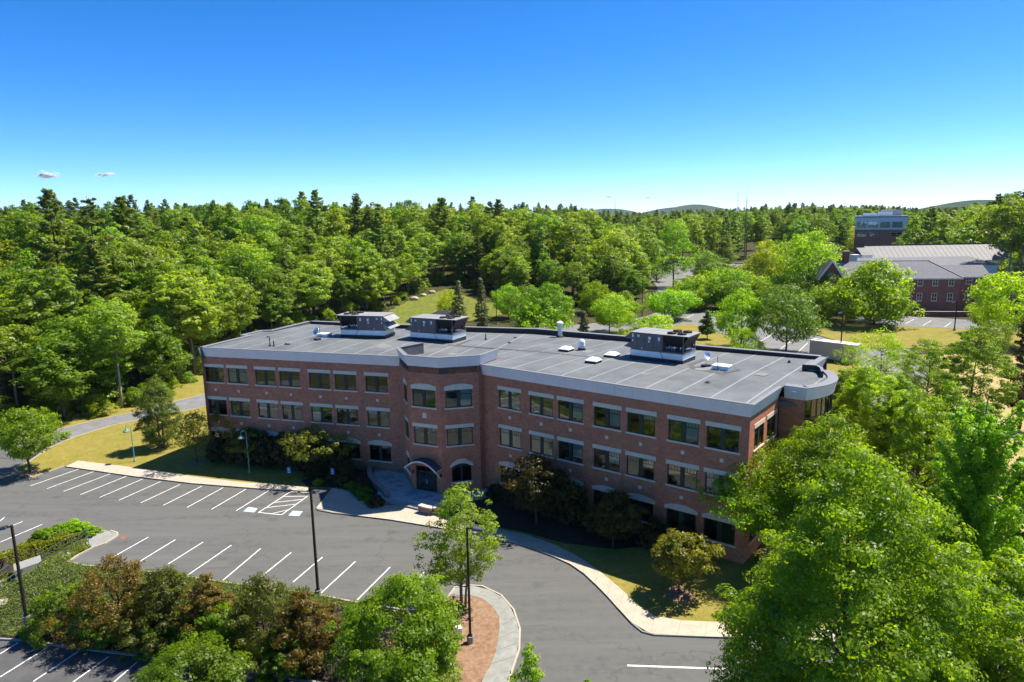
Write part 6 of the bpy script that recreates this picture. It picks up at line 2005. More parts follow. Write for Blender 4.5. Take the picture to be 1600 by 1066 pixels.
# ---------------------------------------------------------------- trees and shrubs of the grounds
b, h, r = fit(47, 739, 638, 100, .05)
plant('maple_tree', broadleaf(101, h, r, h * .30, M['leaf_shrub'], M['bark'], 'round', 210, 60, .20, .26, limbs=26), b, 'round green tree standing alone at the left edge of the drive', 'tree')
b, h, r = fit(252, 700, 588, 70, .05)
plant('willow_tree', broadleaf(102, h, r, h * .06, M['leaf_olive'], M['bark_grey'], 'egg', 420, 60, .17, .22, lobes=.14, limbs=30, aspect=.3, nstem=2, inner=.3), b, 'soft olive green tree left of the building corner', 'tree')
CG = 'bronze leaved crab apple trees on the front lawn'
for i, (px, py, top, wd, lab) in enumerate(((308, 724, 645, 108, 'bronze gold crab apple at the left end of the building'), (389, 722, 668, 76, 'smallest bronze gold crab apple beside the gooseneck lamp'), (495, 744, 664, 98, 'bronze gold crab apple above the blue parking sign'))):
    b, h, r = fit(px, py, top, wd, .09)
    plant('crab_apple_tree', broadleaf(110 + i, h, r, h * .34, M['leaf_crab'], M['bark'], 'spread', 95, 44, .19, .25, lobes=.55, limbs=30, inner=.25), b, lab, 'tree', CG)
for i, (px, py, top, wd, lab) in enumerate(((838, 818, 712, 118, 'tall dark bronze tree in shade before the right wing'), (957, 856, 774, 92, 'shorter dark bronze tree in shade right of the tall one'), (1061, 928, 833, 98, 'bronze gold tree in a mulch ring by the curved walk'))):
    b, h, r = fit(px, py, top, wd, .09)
    plant('crab_apple_tree', broadleaf(116 + i, h, r, h * .26, M['leaf_bronzeshade' if i < 2 else 'leaf_crab'], M['bark'], 'spread', 150, 46, .21, .25, lobes=.42, limbs=26, inner=.3), b, lab, 'tree', 'bronze leaved trees before the right wing')
MR = MB().lathe([(1.25, -.05), (1.2, .03), (.5, .10), (.1, .12)], 18)
for px, py in ((308, 724), (1061, 928), (47, 739)):
    tag(MR.build('mulch_ring', M['mulch'], loc=P(px, py, .09)), kind='structure')
b, h, r = fit(723, 950, 754, 128, .1)
plant('ornamental_tree', broadleaf(120, h, r * .98, h * .25, M['leaf_airy'], M['bark_grey'], 'tall', 250, 46, .17, .19, lobes=.42, limbs=60, inner=.2, aspect=.6, nstem=3, trunk=.085), b, 'open crowned green tree on the island before the entrance', 'tree')
b, h, r = fit(640, 1062, 904, 216, .1)
plant('maple_tree', broadleaf(121, h * 1.0, r * 1.08, h * .10, M['leaf_fresh2'], M['bark'], 'egg', 300, 110, .15, .21, lobes=.28, limbs=30, inner=.5), b, 'dense rounded green tree at the bottom centre left of the mulch', 'tree')
b, h, r = fit(292, 1150, 1022, 185, LOW)
plant('maple_tree', broadleaf(122, h, r, h * .2, M['leaf_shrub'], M['bark'], 'spread', 300, 90, .18, .19, lobes=.4, limbs=30), b, 'light green leafy tree cut by the bottom edge at the left', 'tree')
b, h, r = fit(826, 1160, 1000, 100, .0)
plant('young_tree', broadleaf(123, h, r, h * .12, M['leaf_maple'], M['bark_grey'], 'cone', 70, 60, .26, .19, lobes=.5, limbs=24), b, 'slender young tree poking up at the bottom edge by the bend', 'tree')
b, h, r = fit(918, 1180, 1052, 36, .0)
plant('young_tree', broadleaf(124, h, r, h * .2, M['leaf_maple'], M['bark_grey'], 'cone', 24, 50, .3, .18, limbs=10), b, 'tiny leafy tree tip at the bottom edge right of the bend', 'tree')

# shrubs of the planted bank
SG = 'bronze and green shrubs on the planted bank'
def bz(px, py, z=-1.0):
    p = P(px, py, z)
    for _ in range(6):
        z = bank_z(p[0], p[1]); p = P(px, py, z)
    return V2(p[0], p[1], z)
SH = [(195, 985, 862, 140, 'plum', 'leftmost tall bronze shrub on the bank'), (262, 1005, 878, 120, 'plumgreen', 'bronze shrub behind the second lower stall'), (330, 1000, 895, 95, 'plum', 'low bronze shrub in the middle of the bank'),
      (410, 1030, 893, 150, 'plumgreen', 'largest bronze green shrub before the front stalls'), (478, 1045, 922, 110, 'plum', 'rightmost bronze shrub next to the dense green tree'),
      (95, 985, 915, 100, 'shrub', 'bright green shrub at the left end of the bank'), (160, 1000, 935, 90, 'shrub', 'low green shrub under the leftmost bronze shrub'), (245, 1015, 955, 90, 'shrub', 'low green shrub between two bronze shrubs'), (350, 1032, 950, 110, 'shrub', 'green shrub under the largest bronze shrub'), (445, 1062, 985, 90, 'shrub', 'green shrub at the foot of the rightmost bronze shrub'), (300, 1015, 960, 80, 'shrub', 'small green shrub at the kerb of the lower lot')]
for i, (px, py, top, wd, k, lab) in enumerate(SH):
    b = bz(px, py); b, h, r = fit(px, py, top, wd, base=b)
    h = max(h, 1.2)
    plant('shrub' if k == 'shrub' else 'bronze_shrub', broadleaf(130 + i, h, r * 1.02, .15, M['leaf_' + k], M['bark'], 'egg' if k != 'shrub' else 'dome', 240 if k != 'shrub' else 170, 70, .155, .17, lobes=.5 if k != 'shrub' else .25, limbs=26, inner=.35, nstem=3), b, lab, 'shrub', SG)
# mounds of yellow green at the top of the hedge bed
YG = 'yellow green mounds along the top of the hedge bed'
ym = broadleaf(150, 1.0, .85, .05, M['leaf_yellowgreen'] if 'leaf_yellowgreen' in M else M['leaf_lime'], M['bark'], 'dome', 60, 60, .26, .13, lobes=.15, limbs=6)
for i, (px, py, s, lab) in enumerate(((68, 839, 1.15, 'leftmost yellow green mound above the hedge'), (93, 831, 1.05, 'second yellow green mound from the left above the hedge'), (114, 826, 1.1, 'third yellow green mound from the left above the hedge'), (131, 828, 1.0, 'fourth yellow green mound by the end of the stair rail'), (144, 832, .9, 'rightmost yellow green mound beside the landing'))):
    b = bz(px, py + 3, 0); root = plant('yellow_shrub', ym, b, lab, 'shrub', YG, i * 1.3, (s, s, s * .9))

# planting in the shade along the front walls
DG = 'dark shrubs in the shade of the front wall'
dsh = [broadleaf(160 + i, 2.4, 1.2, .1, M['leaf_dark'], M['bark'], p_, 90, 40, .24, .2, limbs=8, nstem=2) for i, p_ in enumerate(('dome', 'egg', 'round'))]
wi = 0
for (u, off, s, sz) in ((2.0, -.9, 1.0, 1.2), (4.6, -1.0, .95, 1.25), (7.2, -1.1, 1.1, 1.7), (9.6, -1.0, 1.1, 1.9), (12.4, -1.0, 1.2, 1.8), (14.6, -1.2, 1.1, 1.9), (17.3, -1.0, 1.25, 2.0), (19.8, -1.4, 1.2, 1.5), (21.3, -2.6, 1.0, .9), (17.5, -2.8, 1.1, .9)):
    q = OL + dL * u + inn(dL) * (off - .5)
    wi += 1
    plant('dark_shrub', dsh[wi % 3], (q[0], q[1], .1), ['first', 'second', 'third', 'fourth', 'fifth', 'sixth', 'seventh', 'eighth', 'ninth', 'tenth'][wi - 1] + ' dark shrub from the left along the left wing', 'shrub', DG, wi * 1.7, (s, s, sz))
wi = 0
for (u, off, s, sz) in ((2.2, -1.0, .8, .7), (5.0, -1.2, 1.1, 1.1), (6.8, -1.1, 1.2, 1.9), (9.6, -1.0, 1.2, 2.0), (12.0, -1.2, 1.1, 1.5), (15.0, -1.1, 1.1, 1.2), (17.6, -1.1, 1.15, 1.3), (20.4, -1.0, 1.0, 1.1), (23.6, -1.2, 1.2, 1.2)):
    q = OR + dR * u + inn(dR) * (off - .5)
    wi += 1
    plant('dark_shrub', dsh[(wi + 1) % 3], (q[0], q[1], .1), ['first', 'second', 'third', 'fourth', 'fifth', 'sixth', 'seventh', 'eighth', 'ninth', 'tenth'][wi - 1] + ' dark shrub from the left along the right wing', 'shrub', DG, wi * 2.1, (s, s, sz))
PG = 'perennials beside the curved stone wall'
per_ = [broadleaf(170, .8, .6, .02, M['leaf_shrub'], M['bark'], 'dome', 40, 34, .3, .22, aspect=.25, limbs=4), broadleaf(171, .8, .6, .02, M['leaf_dark'], M['bark'], 'dome', 40, 34, .3, .2, limbs=4)]
ORD = ['first', 'second', 'third', 'fourth', 'fifth', 'sixth', 'seventh', 'eighth', 'ninth', 'tenth', 'eleventh', 'twelfth', 'thirteenth', 'fourteenth']
for i, (px, py, k, s) in enumerate(((498, 756, 0, .9), (522, 752, 1, 1.5), (536, 757, 1, 1.3), (548, 763, 0, 1.0), (556, 768, 0, 1.1), (562, 774, 0, 1.1), (569, 780, 0, 1.0), (577, 786, 0, .8), (590, 790, 1, 1.2), (566, 762, 1, 1.4), (552, 748, 1, 1.6), (573, 770, 0, .9))):
    plant('perennial_plant', per_[k], P(px, py, .12), ORD[i] + ' leafy clump from the left in the bed before the court', 'plant', PG, i * 1.1, s)
for i, (px, py) in enumerate(((497, 757),)):
    plant('yellow_shrub', ym, P(px, py, .12), 'small bright yellow clump where walk and ramp meet', 'shrub', None, .4, (.6, .6, .6))

# ground covers on the bank: grown thick, one object each
def cover(name, mat, region, n, h, leaf, seed, zf, aspect=.35, up=.5, extra=None, label=None):
    rng = np.random.default_rng(seed)
    xs = np.array([p[0] for p in region]); ys = np.array([p[1] for p in region])
    pts = []
    while len(pts) < n:
        q = rng.uniform((xs.min(), ys.min()), (xs.max(), ys.max()), (n, 2))
        for a in q:
            if inside(a, region): pts.append(a)
            if len(pts) >= n: break
    pts = np.array(pts)
    hump = .5 + .5 * np.sin(pts[:, 0] * 2.3 + np.sin(pts[:, 1] * 1.7)) * np.sin(pts[:, 1] * 2.9 + 1.3 * np.sin(pts[:, 0] * 1.1))
    z = np.array([zf(*p) for p in pts])
    hh = h * (.35 + .65 * hump)
    c = np.stack([pts[:, 0], pts[:, 1], z + hh * rng.random(n) ** .5], 1)
    nr = rng.normal(size=(n, 3)) * .6 + np.array([0, 0, up])
    tint = .25 + .5 * hump * rng.random(n) + rng.normal(size=n) * .15
    me = leaf_mesh(name, mat, c, nr, leaf * rng.uniform(.6, 1.3, n), tint, rng, aspect)
    o = link_mesh(name, me); tag(o, label, kind='stuff'); return o
g2 = lambda *q: [P(*a, -.8)[:2] for a in q]
U_ = [P(*q)[:2] for q in [(-160, 905), (0, 870), (25, 859), (39, 850), (59, 839), (84, 829), (105, 822), (131, 822), (148, 826), (136, 838)]]
cover('hedge_ground_cover', M['leaf_cover'], U_ + [A0[:2] + nn_ * 1.35, A1[:2] + nn_ * 1.35, B0[:2] + nn_ * 1.3, P(-150, 960, -1.2)[:2]], 26000, .55, .15, 5, bank_z, .55, label='yellow green ground cover between the stairs and the upper lot')
cover('juniper_ground_cover', M['leaf_juniper'], [A0[:2] - nn_ * 1.35, P(143, 857)[:2], P(122, 868)[:2], P(108, 878)[:2], P(129, 885)[:2], P(193, 890)[:2], P(292, 902)[:2], P(403, 919)[:2], P(503, 933)[:2], P(556, 944)[:2], P(560, 965, -.6)[:2], P(400, 980, -1.0)[:2], P(200, 960, -1.0)[:2], P(110, 985, -1.7)[:2], P(38, 998, -1.8)[:2], P(-60, 990, -1.8)[:2], B1[:2] - nn_ * 1.3, B0[:2] - nn_ * 1.35, A1[:2] - nn_ * 1.35], 42000, .42, .17, 6, bank_z, .28, label='blue green juniper covering the bank')

# ---------------------------------------------------------------- big trees on the right
RG = 'leafy trees along the right end of the building'
b = P(1305, 1265)
h = tall(b, 705)
dist = (b - np.array([0, 0, CAM_H])) @ _F
plant('maple_tree', broadleaf(201, h, 196 / FPX * dist, h * .14, M['leaf_maple'], M['bark'], 'egg', 1050, 140, .108, .18, lobes=.24, limbs=70, inner=.30, flat=.5), b, 'huge dark green maple filling the lower right of the view', 'tree', RG)
BIG = [('locust', (1262, 890), 692, 265, 'leaf_maple', 'spread', 'light green spreading tree reaching across the right front corner'),
       ('open', (1198, 880), 738, 190, 'leaf_lime3', 'spread', 'airy light green tree reaching towards the bronze tree by the walk'),
       ('locust', (1290, 900), 640, 215, 'leaf_lime3', 'egg', 'pale green tree touching the rounded glass corner'),
       ('flame', (1500, 1010), 575, 215, 'leaf_maple', '', 'upswept bright green tree with finger like branches at the right'),
       ('locust', (1420, 880), 600, 160, 'leaf_maple', 'egg', 'leafy green tree between the glass corner and the upswept tree'),
       ('locust', (1345, 770), 570, 120, 'leaf_lime3', 'round', 'yellow green tree just behind the rounded corner'),
       ('locust', (1318, 690), 575, 80, 'leaf_shrub', 'round', 'small green tree hard against the rear of the rounded corner'),
       ('locust', (1398, 770), 588, 110, 'leaf_maple', 'egg', 'green tree filling the gap left of the upswept tree'),
       ('locust', (1468, 790), 590, 110, 'leaf_lime3', 'egg', 'fresh green tree close behind the upswept tree'),
       ('locust', (1560, 1000), 700, 70, 'leaf_lime3', 'egg', 'narrow fresh green tree at the edge of the dry field'),
       ('dense', (1510, 690), 508, 108, 'leaf_shrub', 'round', 'dense dark green rounded tree right of the pale boulders'),
       ('open', (1372, 640), 515, 125, 'leaf_lime', 'spread', 'thin yellow green tree behind the right rear corner'),
       ('open', (1442, 660), 528, 90, 'leaf_maple', 'tall', 'thin green tree between the yellow one and the dense one'),
       ('locust', (1540, 1220), 850, 190, 'leaf_lime3', 'spread', 'light green foliage at the right edge below the field'),
       ('open', (1470, 1130), 860, 180, 'leaf_maple', 'round', 'green tree at the bottom right corner beside the huge maple')]
M['leaf_lime3'] = leaf_mat('leaf_fresh', (.066, .142, .012), (.110, .200, .016), (1.9, 1.9, .8), tmix=.45)
for i, (k, (px, py), top, wd, mt, pf, lab) in enumerate(BIG):
    b, h, r = fit(px, py, top, wd, .0)
    if k == 'flame': me = flame_tree(210 + i, h, r * .86, h * .10, M['leaf_lime3'], M['bark'], 88, 26, .23)
    elif k == 'open': me = broadleaf(210 + i, h, r, h * (.42 if i == 1 else .22), M[mt], M['bark_grey'], pf, 300, 56, .16, .19, lobes=.45, limbs=70, inner=.3)
    elif k == 'dense': me = broadleaf(210 + i, h, r, h * .08, M[mt], M['bark'], pf, 420, 56, .15, .25, lobes=.2, limbs=20, inner=.55)
    else: me = broadleaf(210 + i, h, r, h * (.34 if i == 0 else .14), M[mt], M['bark'], pf, 520, 88, .13, .185, lobes=.38, limbs=80, inner=.4)
    plant('maple_tree' if k == 'dense' else 'broadleaf_tree', me, b, lab, 'tree', RG)

# ---------------------------------------------------------------- trees of the rear lots
MID = [('b', (1365, 508), 407, 112, 'leaf_lime3', 'egg', 'large bright green maple in front of the far brick building', 'maple_tree'),
       ('b', (1228, 549), 446, 88, 'leaf_olive', 'round', 'grey green tree with bare trunk in the rear lot', 'locust_tree'),
       ('b', (1157, 545), 449, 72, 'leaf_lime', 'egg', 'bright lime green tree behind the rightmost air unit', 'maple_tree'),
       ('b', (1160, 556), 512, 58, 'leaf_lime3', 'dome', 'low green shrub at the foot of the lime green tree', 'shrub'),
       ('b', (1105, 530), 484, 24, 'leaf_olive', 'cone', 'thin sapling between air unit and lime green tree', 'sapling'),
       ('b', (1026, 528), 491, 54, 'leaf_lime', 'dome', 'rounded lime shrub above the rightmost air unit', 'shrub'),
       ('b', (952, 520), 462, 62, 'leaf_lime', 'spread', 'bright tree right of the roof stack', 'maple_tree'),
       ('b', (985, 530), 490, 44, 'leaf_lime', 'dome', 'bright shrub between stack and air unit', 'shrub'),
       ('b', (1050, 500), 455, 70, 'leaf_lime3', 'spread', 'spreading light green tree beside the rear lot lamp', 'maple_tree'),
       ('b', (822, 525), 443, 60, 'leaf_shrub', 'round', 'rounded green tree at the rear lot left of the bright trees', 'maple_tree'),
       ('b', (862, 525), 440, 66, 'leaf_lime3', 'egg', 'bright green tree left of the roof stack', 'maple_tree'),
       ('b', (840, 530), 468, 84, 'leaf_lime', 'dome', 'low lime green shrubbery before the two rear lot trees', 'shrub'),
       ('b', (703, 500), 449, 32, 'leaf_yellow', 'egg', 'yellow green sapling beside the blue spruce', 'sapling'),
       ('s', (718, 512), 436, 46, 'leaf_spruce', '', 'pale blue spruce left of its twin behind the roof', 'spruce_tree'),
       ('s', (753, 512), 431, 38, 'leaf_spruce', '', 'slim blue spruce right of its twin behind the roof', 'spruce_tree'),
       ('s', (912, 522), 484, 26, 'leaf_spruce', '', 'small dark spruce behind the roof stack', 'spruce_tree'),
       ('b', (1052, 449), 345, 50, 'leaf_lime3', 'tall', 'tall thin tree with bare trunk at the far lot', 'poplar_tree'),
       ('b', (1190, 470), 372, 66, 'leaf_yellow', 'egg', 'bright yellow green tree at the left of the brick gable', 'maple_tree'),
       ('b', (1222, 465), 374, 52, 'leaf_lime', 'round', 'lime tree leaning on the bright yellow one', 'maple_tree'),
       ('b', (1262, 482), 360, 84, 'leaf_lime3', 'tall', 'tall full green tree left of the brick gable', 'maple_tree'),
       ('b', (1290, 490), 425, 60, 'leaf_maple', 'egg', 'green tree hiding the porch of the brick building', 'maple_tree'),
       ('b', (1090, 484), 430, 66, 'leaf_maple', 'round', 'dark based green tree behind the spreading light tree', 'broadleaf_tree'),
       ('b', (1130, 482), 418, 66, 'leaf_lime3', 'round', 'green tree in the middle of the belt behind the rear lot', 'broadleaf_tree'),
       ('b', (1165, 480), 424, 60, 'leaf_maple', 'egg', 'green tree of the belt under the yellow tree', 'broadleaf_tree'),
       ('b', (1205, 482), 430, 70, 'leaf_maple', 'round', 'broad green tree of the belt left of the grey green tree', 'broadleaf_tree'),
       ('b', (1250, 488), 432, 60, 'leaf_shrub', 'egg', 'deep green tree of the belt behind the grey green tree', 'broadleaf_tree'),
       ('b', (1075, 486), 436, 50, 'leaf_lime3', 'egg', 'fresh green tree at the left of the belt behind the rear lot', 'broadleaf_tree'),
       ('b', (1148, 487), 440, 54, 'leaf_shrub', 'round', 'shaded green tree low in the belt behind the lime tree', 'broadleaf_tree'),
       ('b', (1282, 500), 440, 70, 'leaf_shrub', 'egg', 'full green tree at the right end of the belt', 'broadleaf_tree'),
       ('b', (975, 500), 455, 44, 'leaf_lime3', 'egg', 'fresh tree between the roof stack and the rear lot lamp', 'maple_tree'),
       ('b', (930, 492), 440, 50, 'leaf_maple', 'tall', 'taller green tree behind the bright tree by the stack', 'broadleaf_tree'),
       ('b', (795, 500), 446, 46, 'leaf_lime3', 'round', 'fresh green tree beside the lone rear lot lamp', 'maple_tree'),
       ('b', (1100, 436), 393, 50, 'leaf_olive', 'round', 'pale grey green tree at the corner of the far lot', 'broadleaf_tree'),
       ('b', (1120, 450), 412, 60, 'leaf_olive', 'round', 'misty grey green tree before the far lot', 'broadleaf_tree'),
       ('b', (1010, 436), 380, 34, 'leaf_shrub', 'egg', 'young round tree on the island of the far lot', 'broadleaf_tree'),
       ('b', (1026, 440), 384, 30, 'leaf_maple', 'egg', 'second young tree on the island of the far lot', 'broadleaf_tree'),
       ('p', (1132, 425), 368, 62, 'leaf_pine', '', 'dark pine with wide crown by the far lot', 'pine_tree'),
       ('p', (1240, 410), 352, 50, 'leaf_pine', '', 'dark pine above the tall full green tree', 'pine_tree'),
       ('p', (1215, 405), 348, 60, 'leaf_pine', '', 'dark pine clump left of the distant office', 'pine_tree'),
       ('b', (1330, 400), 352, 34, 'leaf_yellow', 'egg', 'yellow green tree left of the distant office', 'maple_tree'),
       ('p', (1378, 388), 353, 34, 'leaf_pine', '', 'dark evergreen in front of the distant office', 'pine_tree'),
       ('b', (1347, 395), 366, 26, 'leaf_maple', 'round', 'green tree at the left foot of the distant office', 'maple_tree'),
       ('b', (1405, 392), 368, 30, 'leaf_lime3', 'round', 'green tree at the right foot of the distant office', 'maple_tree'),
       ('b', (1432, 396), 345, 46, 'leaf_maple', 'egg', 'tall green tree right of the distant office', 'maple_tree'),
       ('b', (1362, 392), 372, 30, 'leaf_olive', 'dome', 'low grey green bush below the distant office', 'shrub'),
       ('b', (1497, 430), 402, 46, 'leaf_maple', 'dome', 'round green crown rising behind the hipped roof', 'maple_tree'),
       ('b', (1570, 540), 425, 100, 'leaf_lime', 'spread', 'pale lime tree at the right edge before the brick wing', 'maple_tree'),
       ('p', (1592, 670), 490, 96, 'leaf_pinebrown', '', 'tall brownish pine at the right edge above the field', 'pine_tree'),
       ('p', (1585, 500), 378, 80, 'leaf_spruce', '', 'grey green spruce at the right edge beside the hall roof', 'spruce_tree'),
       ('b', (1540, 520), 470, 50, 'leaf_lime3', 'round', 'green tree before the right wing of the brick building', 'maple_tree'),
       ('b', (1546, 560), 500, 50, 'leaf_olive', 'round', 'dull green tree behind the dense dark tree', 'broadleaf_tree'),
       ('b', (1595, 470), 390, 60, 'leaf_maple', 'round', 'green tree cut by the right edge near the hall', 'broadleaf_tree')]
M['leaf_pinebrown'] = leaf_mat('needle_brownish', (.060, .060, .030), (.10, .092, .045), (1.3, 1.3, .9), tmix=.25)
for i, (k, (px, py), top, wd, mt, pf, lab, nm) in enumerate(MID):
    b, h, r = fit(px, py, top, wd * (1.22 if k == 'b' else 1.0), .0)
    if k == 'b':
        low = nm == 'shrub'
        sp = mt == 'leaf_olive'
        nn2 = 110 if low else 330 if i == 0 else 210
        me = broadleaf(300 + i, h, r, h * (.02 if low else .06 if nm == 'broadleaf_tree' else .10 if i == 0 else .2), M[mt], M['bark_grey'] if sp else M['bark'], pf, nn2, 46, .22, max(.26, r * .075), lobes=.32, limbs=24, inner=.4, trunk=min(.3, h * .014))
    elif mt == 'leaf_spruce': me = pine(300 + i, h, r, h * .06, M[mt], M['bark'], whorl=max(.5, h * .045), nb=8, per=16, leaf=.45, droop=.35, cone=.95, gaps=.05, flat=.5, upturn=.12)
    else: me = pine(300 + i, h, r, h * .2, M[mt], M['bark'], whorl=h * .06, nb=6, per=20, leaf=.6, cone=.6)
    cat = 'shrub' if nm == 'shrub' else 'tree'
    plant(nm, me, b, lab, cat, 'trees and shrubs around the rear lots')

# ---------------------------------------------------------------- the woods
woods = []
BP = [broadleaf(400 + i, H_, R_, cb_, M[m_], M['bark_pale' if i % 3 == 0 else 'bark_grey' if i % 3 == 1 else 'bark'], p_, n_, 38, .20, .50, lobes=.40, limbs=18, inner=.30, trunk=.22)
      for i, (H_, R_, cb_, m_, p_, n_) in enumerate(((20, 4.3, 6, 'leaf_wood', 'oval', 230), (20, 3.6, 8, 'leaf_wood', 'tall', 220), (20, 4.8, 4, 'leaf_wood', 'egg', 250), (20, 4.0, 7, 'leaf_wood2', 'oval', 220), (20, 3.2, 8, 'leaf_wood2', 'tall', 200), (20, 4.5, 5, 'leaf_wood', 'round', 240), (20, 3.8, 3, 'leaf_woodlime', 'egg', 230), (20, 4.2, 7, 'leaf_woodlime', 'oval', 220), (20, 5.0, 6, 'leaf_wood2', 'spread', 240), (20, 3.9, 2.0, 'leaf_wood', 'egg', 240)))] if False else None
M['leaf_woodlime'] = leaf_mat('leaf_woods_fresh', (.070, .125, .014), (.115, .175, .020), (1.9, 1.9, .8))
M['bark_pale'] = plain('bark_pale', (.27, .24, .20), .9, var=.3, scale=4.0)
BP = []
for i, (R_, cb_, m_, p_, n_) in enumerate(((4.3, 6, 'leaf_wood', 'oval', 230), (3.6, 8, 'leaf_wood', 'tall', 220), (4.8, 4, 'leaf_wood', 'egg', 250), (4.0, 7, 'leaf_wood2', 'oval', 220), (3.2, 8, 'leaf_wood2', 'tall', 200), (4.5, 5, 'leaf_wood', 'round', 240), (3.8, 3, 'leaf_woodlime', 'egg', 230), (4.2, 7, 'leaf_woodlime', 'oval', 220), (5.0, 6, 'leaf_wood2', 'spread', 240), (3.9, 2.0, 'leaf_wood', 'egg', 240), (5.6, 9, 'leaf_wood', 'dome', 240), (3.0, 10, 'leaf_woodlime', 'tall', 150), (4.6, 11, 'leaf_wood2', 'round', 190), (3.4, 4, 'leaf_wood', 'cone', 200))):
    BP.append(broadleaf(400 + i, 20, R_, cb_, M[m_], M['bark_pale' if i % 3 == 0 else 'bark_grey' if i % 3 == 1 else 'bark'], p_, n_, 38, .20, .50, lobes=.40, limbs=18, inner=.30, trunk=.22))
PP = [pine(420 + i, 28, R_, cb_, M['leaf_pine'], M['bark'], whorl=w__, nb=5, per=20, leaf=.8, cone=c_, gaps=g_, trunk=.30)
      for i, (R_, cb_, w__, c_, g_) in enumerate(((5.6, 7, 1.35, .72, .36), (5.0, 11, 1.5, .66, .42), (6.2, 5, 1.35, .80, .30), (4.6, 13, 1.35, .62, .40), (5.6, 9, 1.5, .70, .44)))]
SKY = ([-200, 0, 60, 120, 200, 240, 300, 360, 450, 520, 560, 600, 660, 720, 780, 830, 880, 915, 950, 1000, 1080, 1140, 1200, 1260, 1320, 1380, 1440, 1500, 1540, 1580, 1620, 1800],
       [325, 322, 310, 296, 300, 306, 314, 294, 290, 292, 292, 296, 294, 297, 302, 310, 312, 306, 322, 325, 321, 320, 312, 312, 315, 316, 320, 318, 300, 290, 288, 290])
EDGE = ([-260, 0, 100, 180, 230, 300, 350, 420, 480, 540, 600, 650, 700, 760, 800, 900, 1000], [690, 668, 656, 640, 627, 603, 555, 530, 510, 500, 494, 474, 462, 468, 476, 482, 484])
rngf = np.random.default_rng(77)
def far_edge(x):
    return np.interp(x, *EDGE)
spots = []
def try_spot(px, dist_add, row, minsp):
    p = at(px, far_edge(px), 0)
    d = unit(p[:2]); L = np.linalg.norm(p[:2]) + dist_add
    q = d * L
    for s in spots:
        if (s[0] - q[0]) ** 2 + (s[1] - q[1]) ** 2 < minsp ** 2: return False
    spots.append((q[0], q[1], row, px))
    return True
for row, (add, sp, n) in enumerate(((0, 5.2, 95), (7, 5.2, 80), (15, 5.5, 80), (24, 6.0, 80), (36, 6.5, 80), (50, 7, 80), (68, 8, 80), (92, 9, 80))):
    for _ in range(n):
        try_spot(rngf.uniform(-190, 1005), add + rngf.uniform(-3, 4), row, sp)
# the wood right of the far lot
for _ in range(260):
    px = rngf.uniform(1000, 1700); L = rngf.uniform(395, 640)
    d = unit(ray(px, 400)[:2]); q = d * L
    if 1280 < px < 1420 and L < 470: continue
    if all((s[0] - q[0]) ** 2 + (s[1] - q[1]) ** 2 > 11 ** 2 for s in spots): spots.append((q[0], q[1], 10, px))
for _ in range(120):
    px = rngf.uniform(1425, 1720); L = rngf.uniform(255, 390)
    d = unit(ray(px, 400)[:2]); q = d * L
    if L < 285 and px < 1560: continue
    if all((s[0] - q[0]) ** 2 + (s[1] - q[1]) ** 2 > 8 ** 2 for s in spots): spots.append((q[0], q[1], 11, px))
kinds = {'broadleaf_tree': [], 'pine_tree': []}
for (x, y, row, px) in spots:
    z = terrain(x, y)
    dist = math.hypot(x, y)
    capz = CAM_H + ((347.1 - px * .016) - np.interp(px, *SKY)) / FPX * dist
    hmax = capz - z
    is_pine = rngf.random() < (.06 if row == 0 else .14 if row < 4 else .20 if row < 9 else .22)
    if row == 11: is_pine = rngf.random() < .12
    if row == 0: h = rngf.uniform(11, 19) if not is_pine else rngf.uniform(15, 24)
    elif row == 1: h = rngf.uniform(15, 23) if not is_pine else rngf.uniform(20, 29)
    elif row == 2: h = rngf.uniform(17, 24) if not is_pine else rngf.uniform(22, 32)
    elif row < 9: h = rngf.uniform(20, 27) if not is_pine else rngf.uniform(26, 35)
    else: h = rngf.uniform(16, 24) if not is_pine else rngf.uniform(20, 30)
    lim = hmax * rngf.uniform(.88, 1.0) if is_pine else hmax * rngf.uniform(.82, .95)
    if row >= 3 and is_pine and rngf.random() < .5: h = lim
    if row >= 5 and not is_pine: h = max(h, lim * .92)
    h = min(h, lim)
    h = max(h, 7)
    kinds['pine_tree' if is_pine else 'broadleaf_tree'].append((x, y, z, h, row, px, dist))
def ordinal(n):
    if n < 14: return ORD[n]
    return f'{n + 1}th' if (n + 1) % 10 not in (1, 2, 3) or 10 < (n + 1) % 100 < 14 else f'{n + 1}' + {1: 'st', 2: 'nd', 3: 'rd'}[(n + 1) % 10]
ROWN = {0: 'at the very edge of the woods', 1: 'just inside the edge of the woods', 2: 'in the third rank of the woods', 3: 'in the fourth rank of the woods', 4: 'in the middle of the woods', 5: 'deep in the woods', 6: 'far back in the woods', 7: 'at the back of the woods on the skyline', 10: 'in the far wood beyond the far lot', 11: 'on the slope behind the pale hall'}
late = []
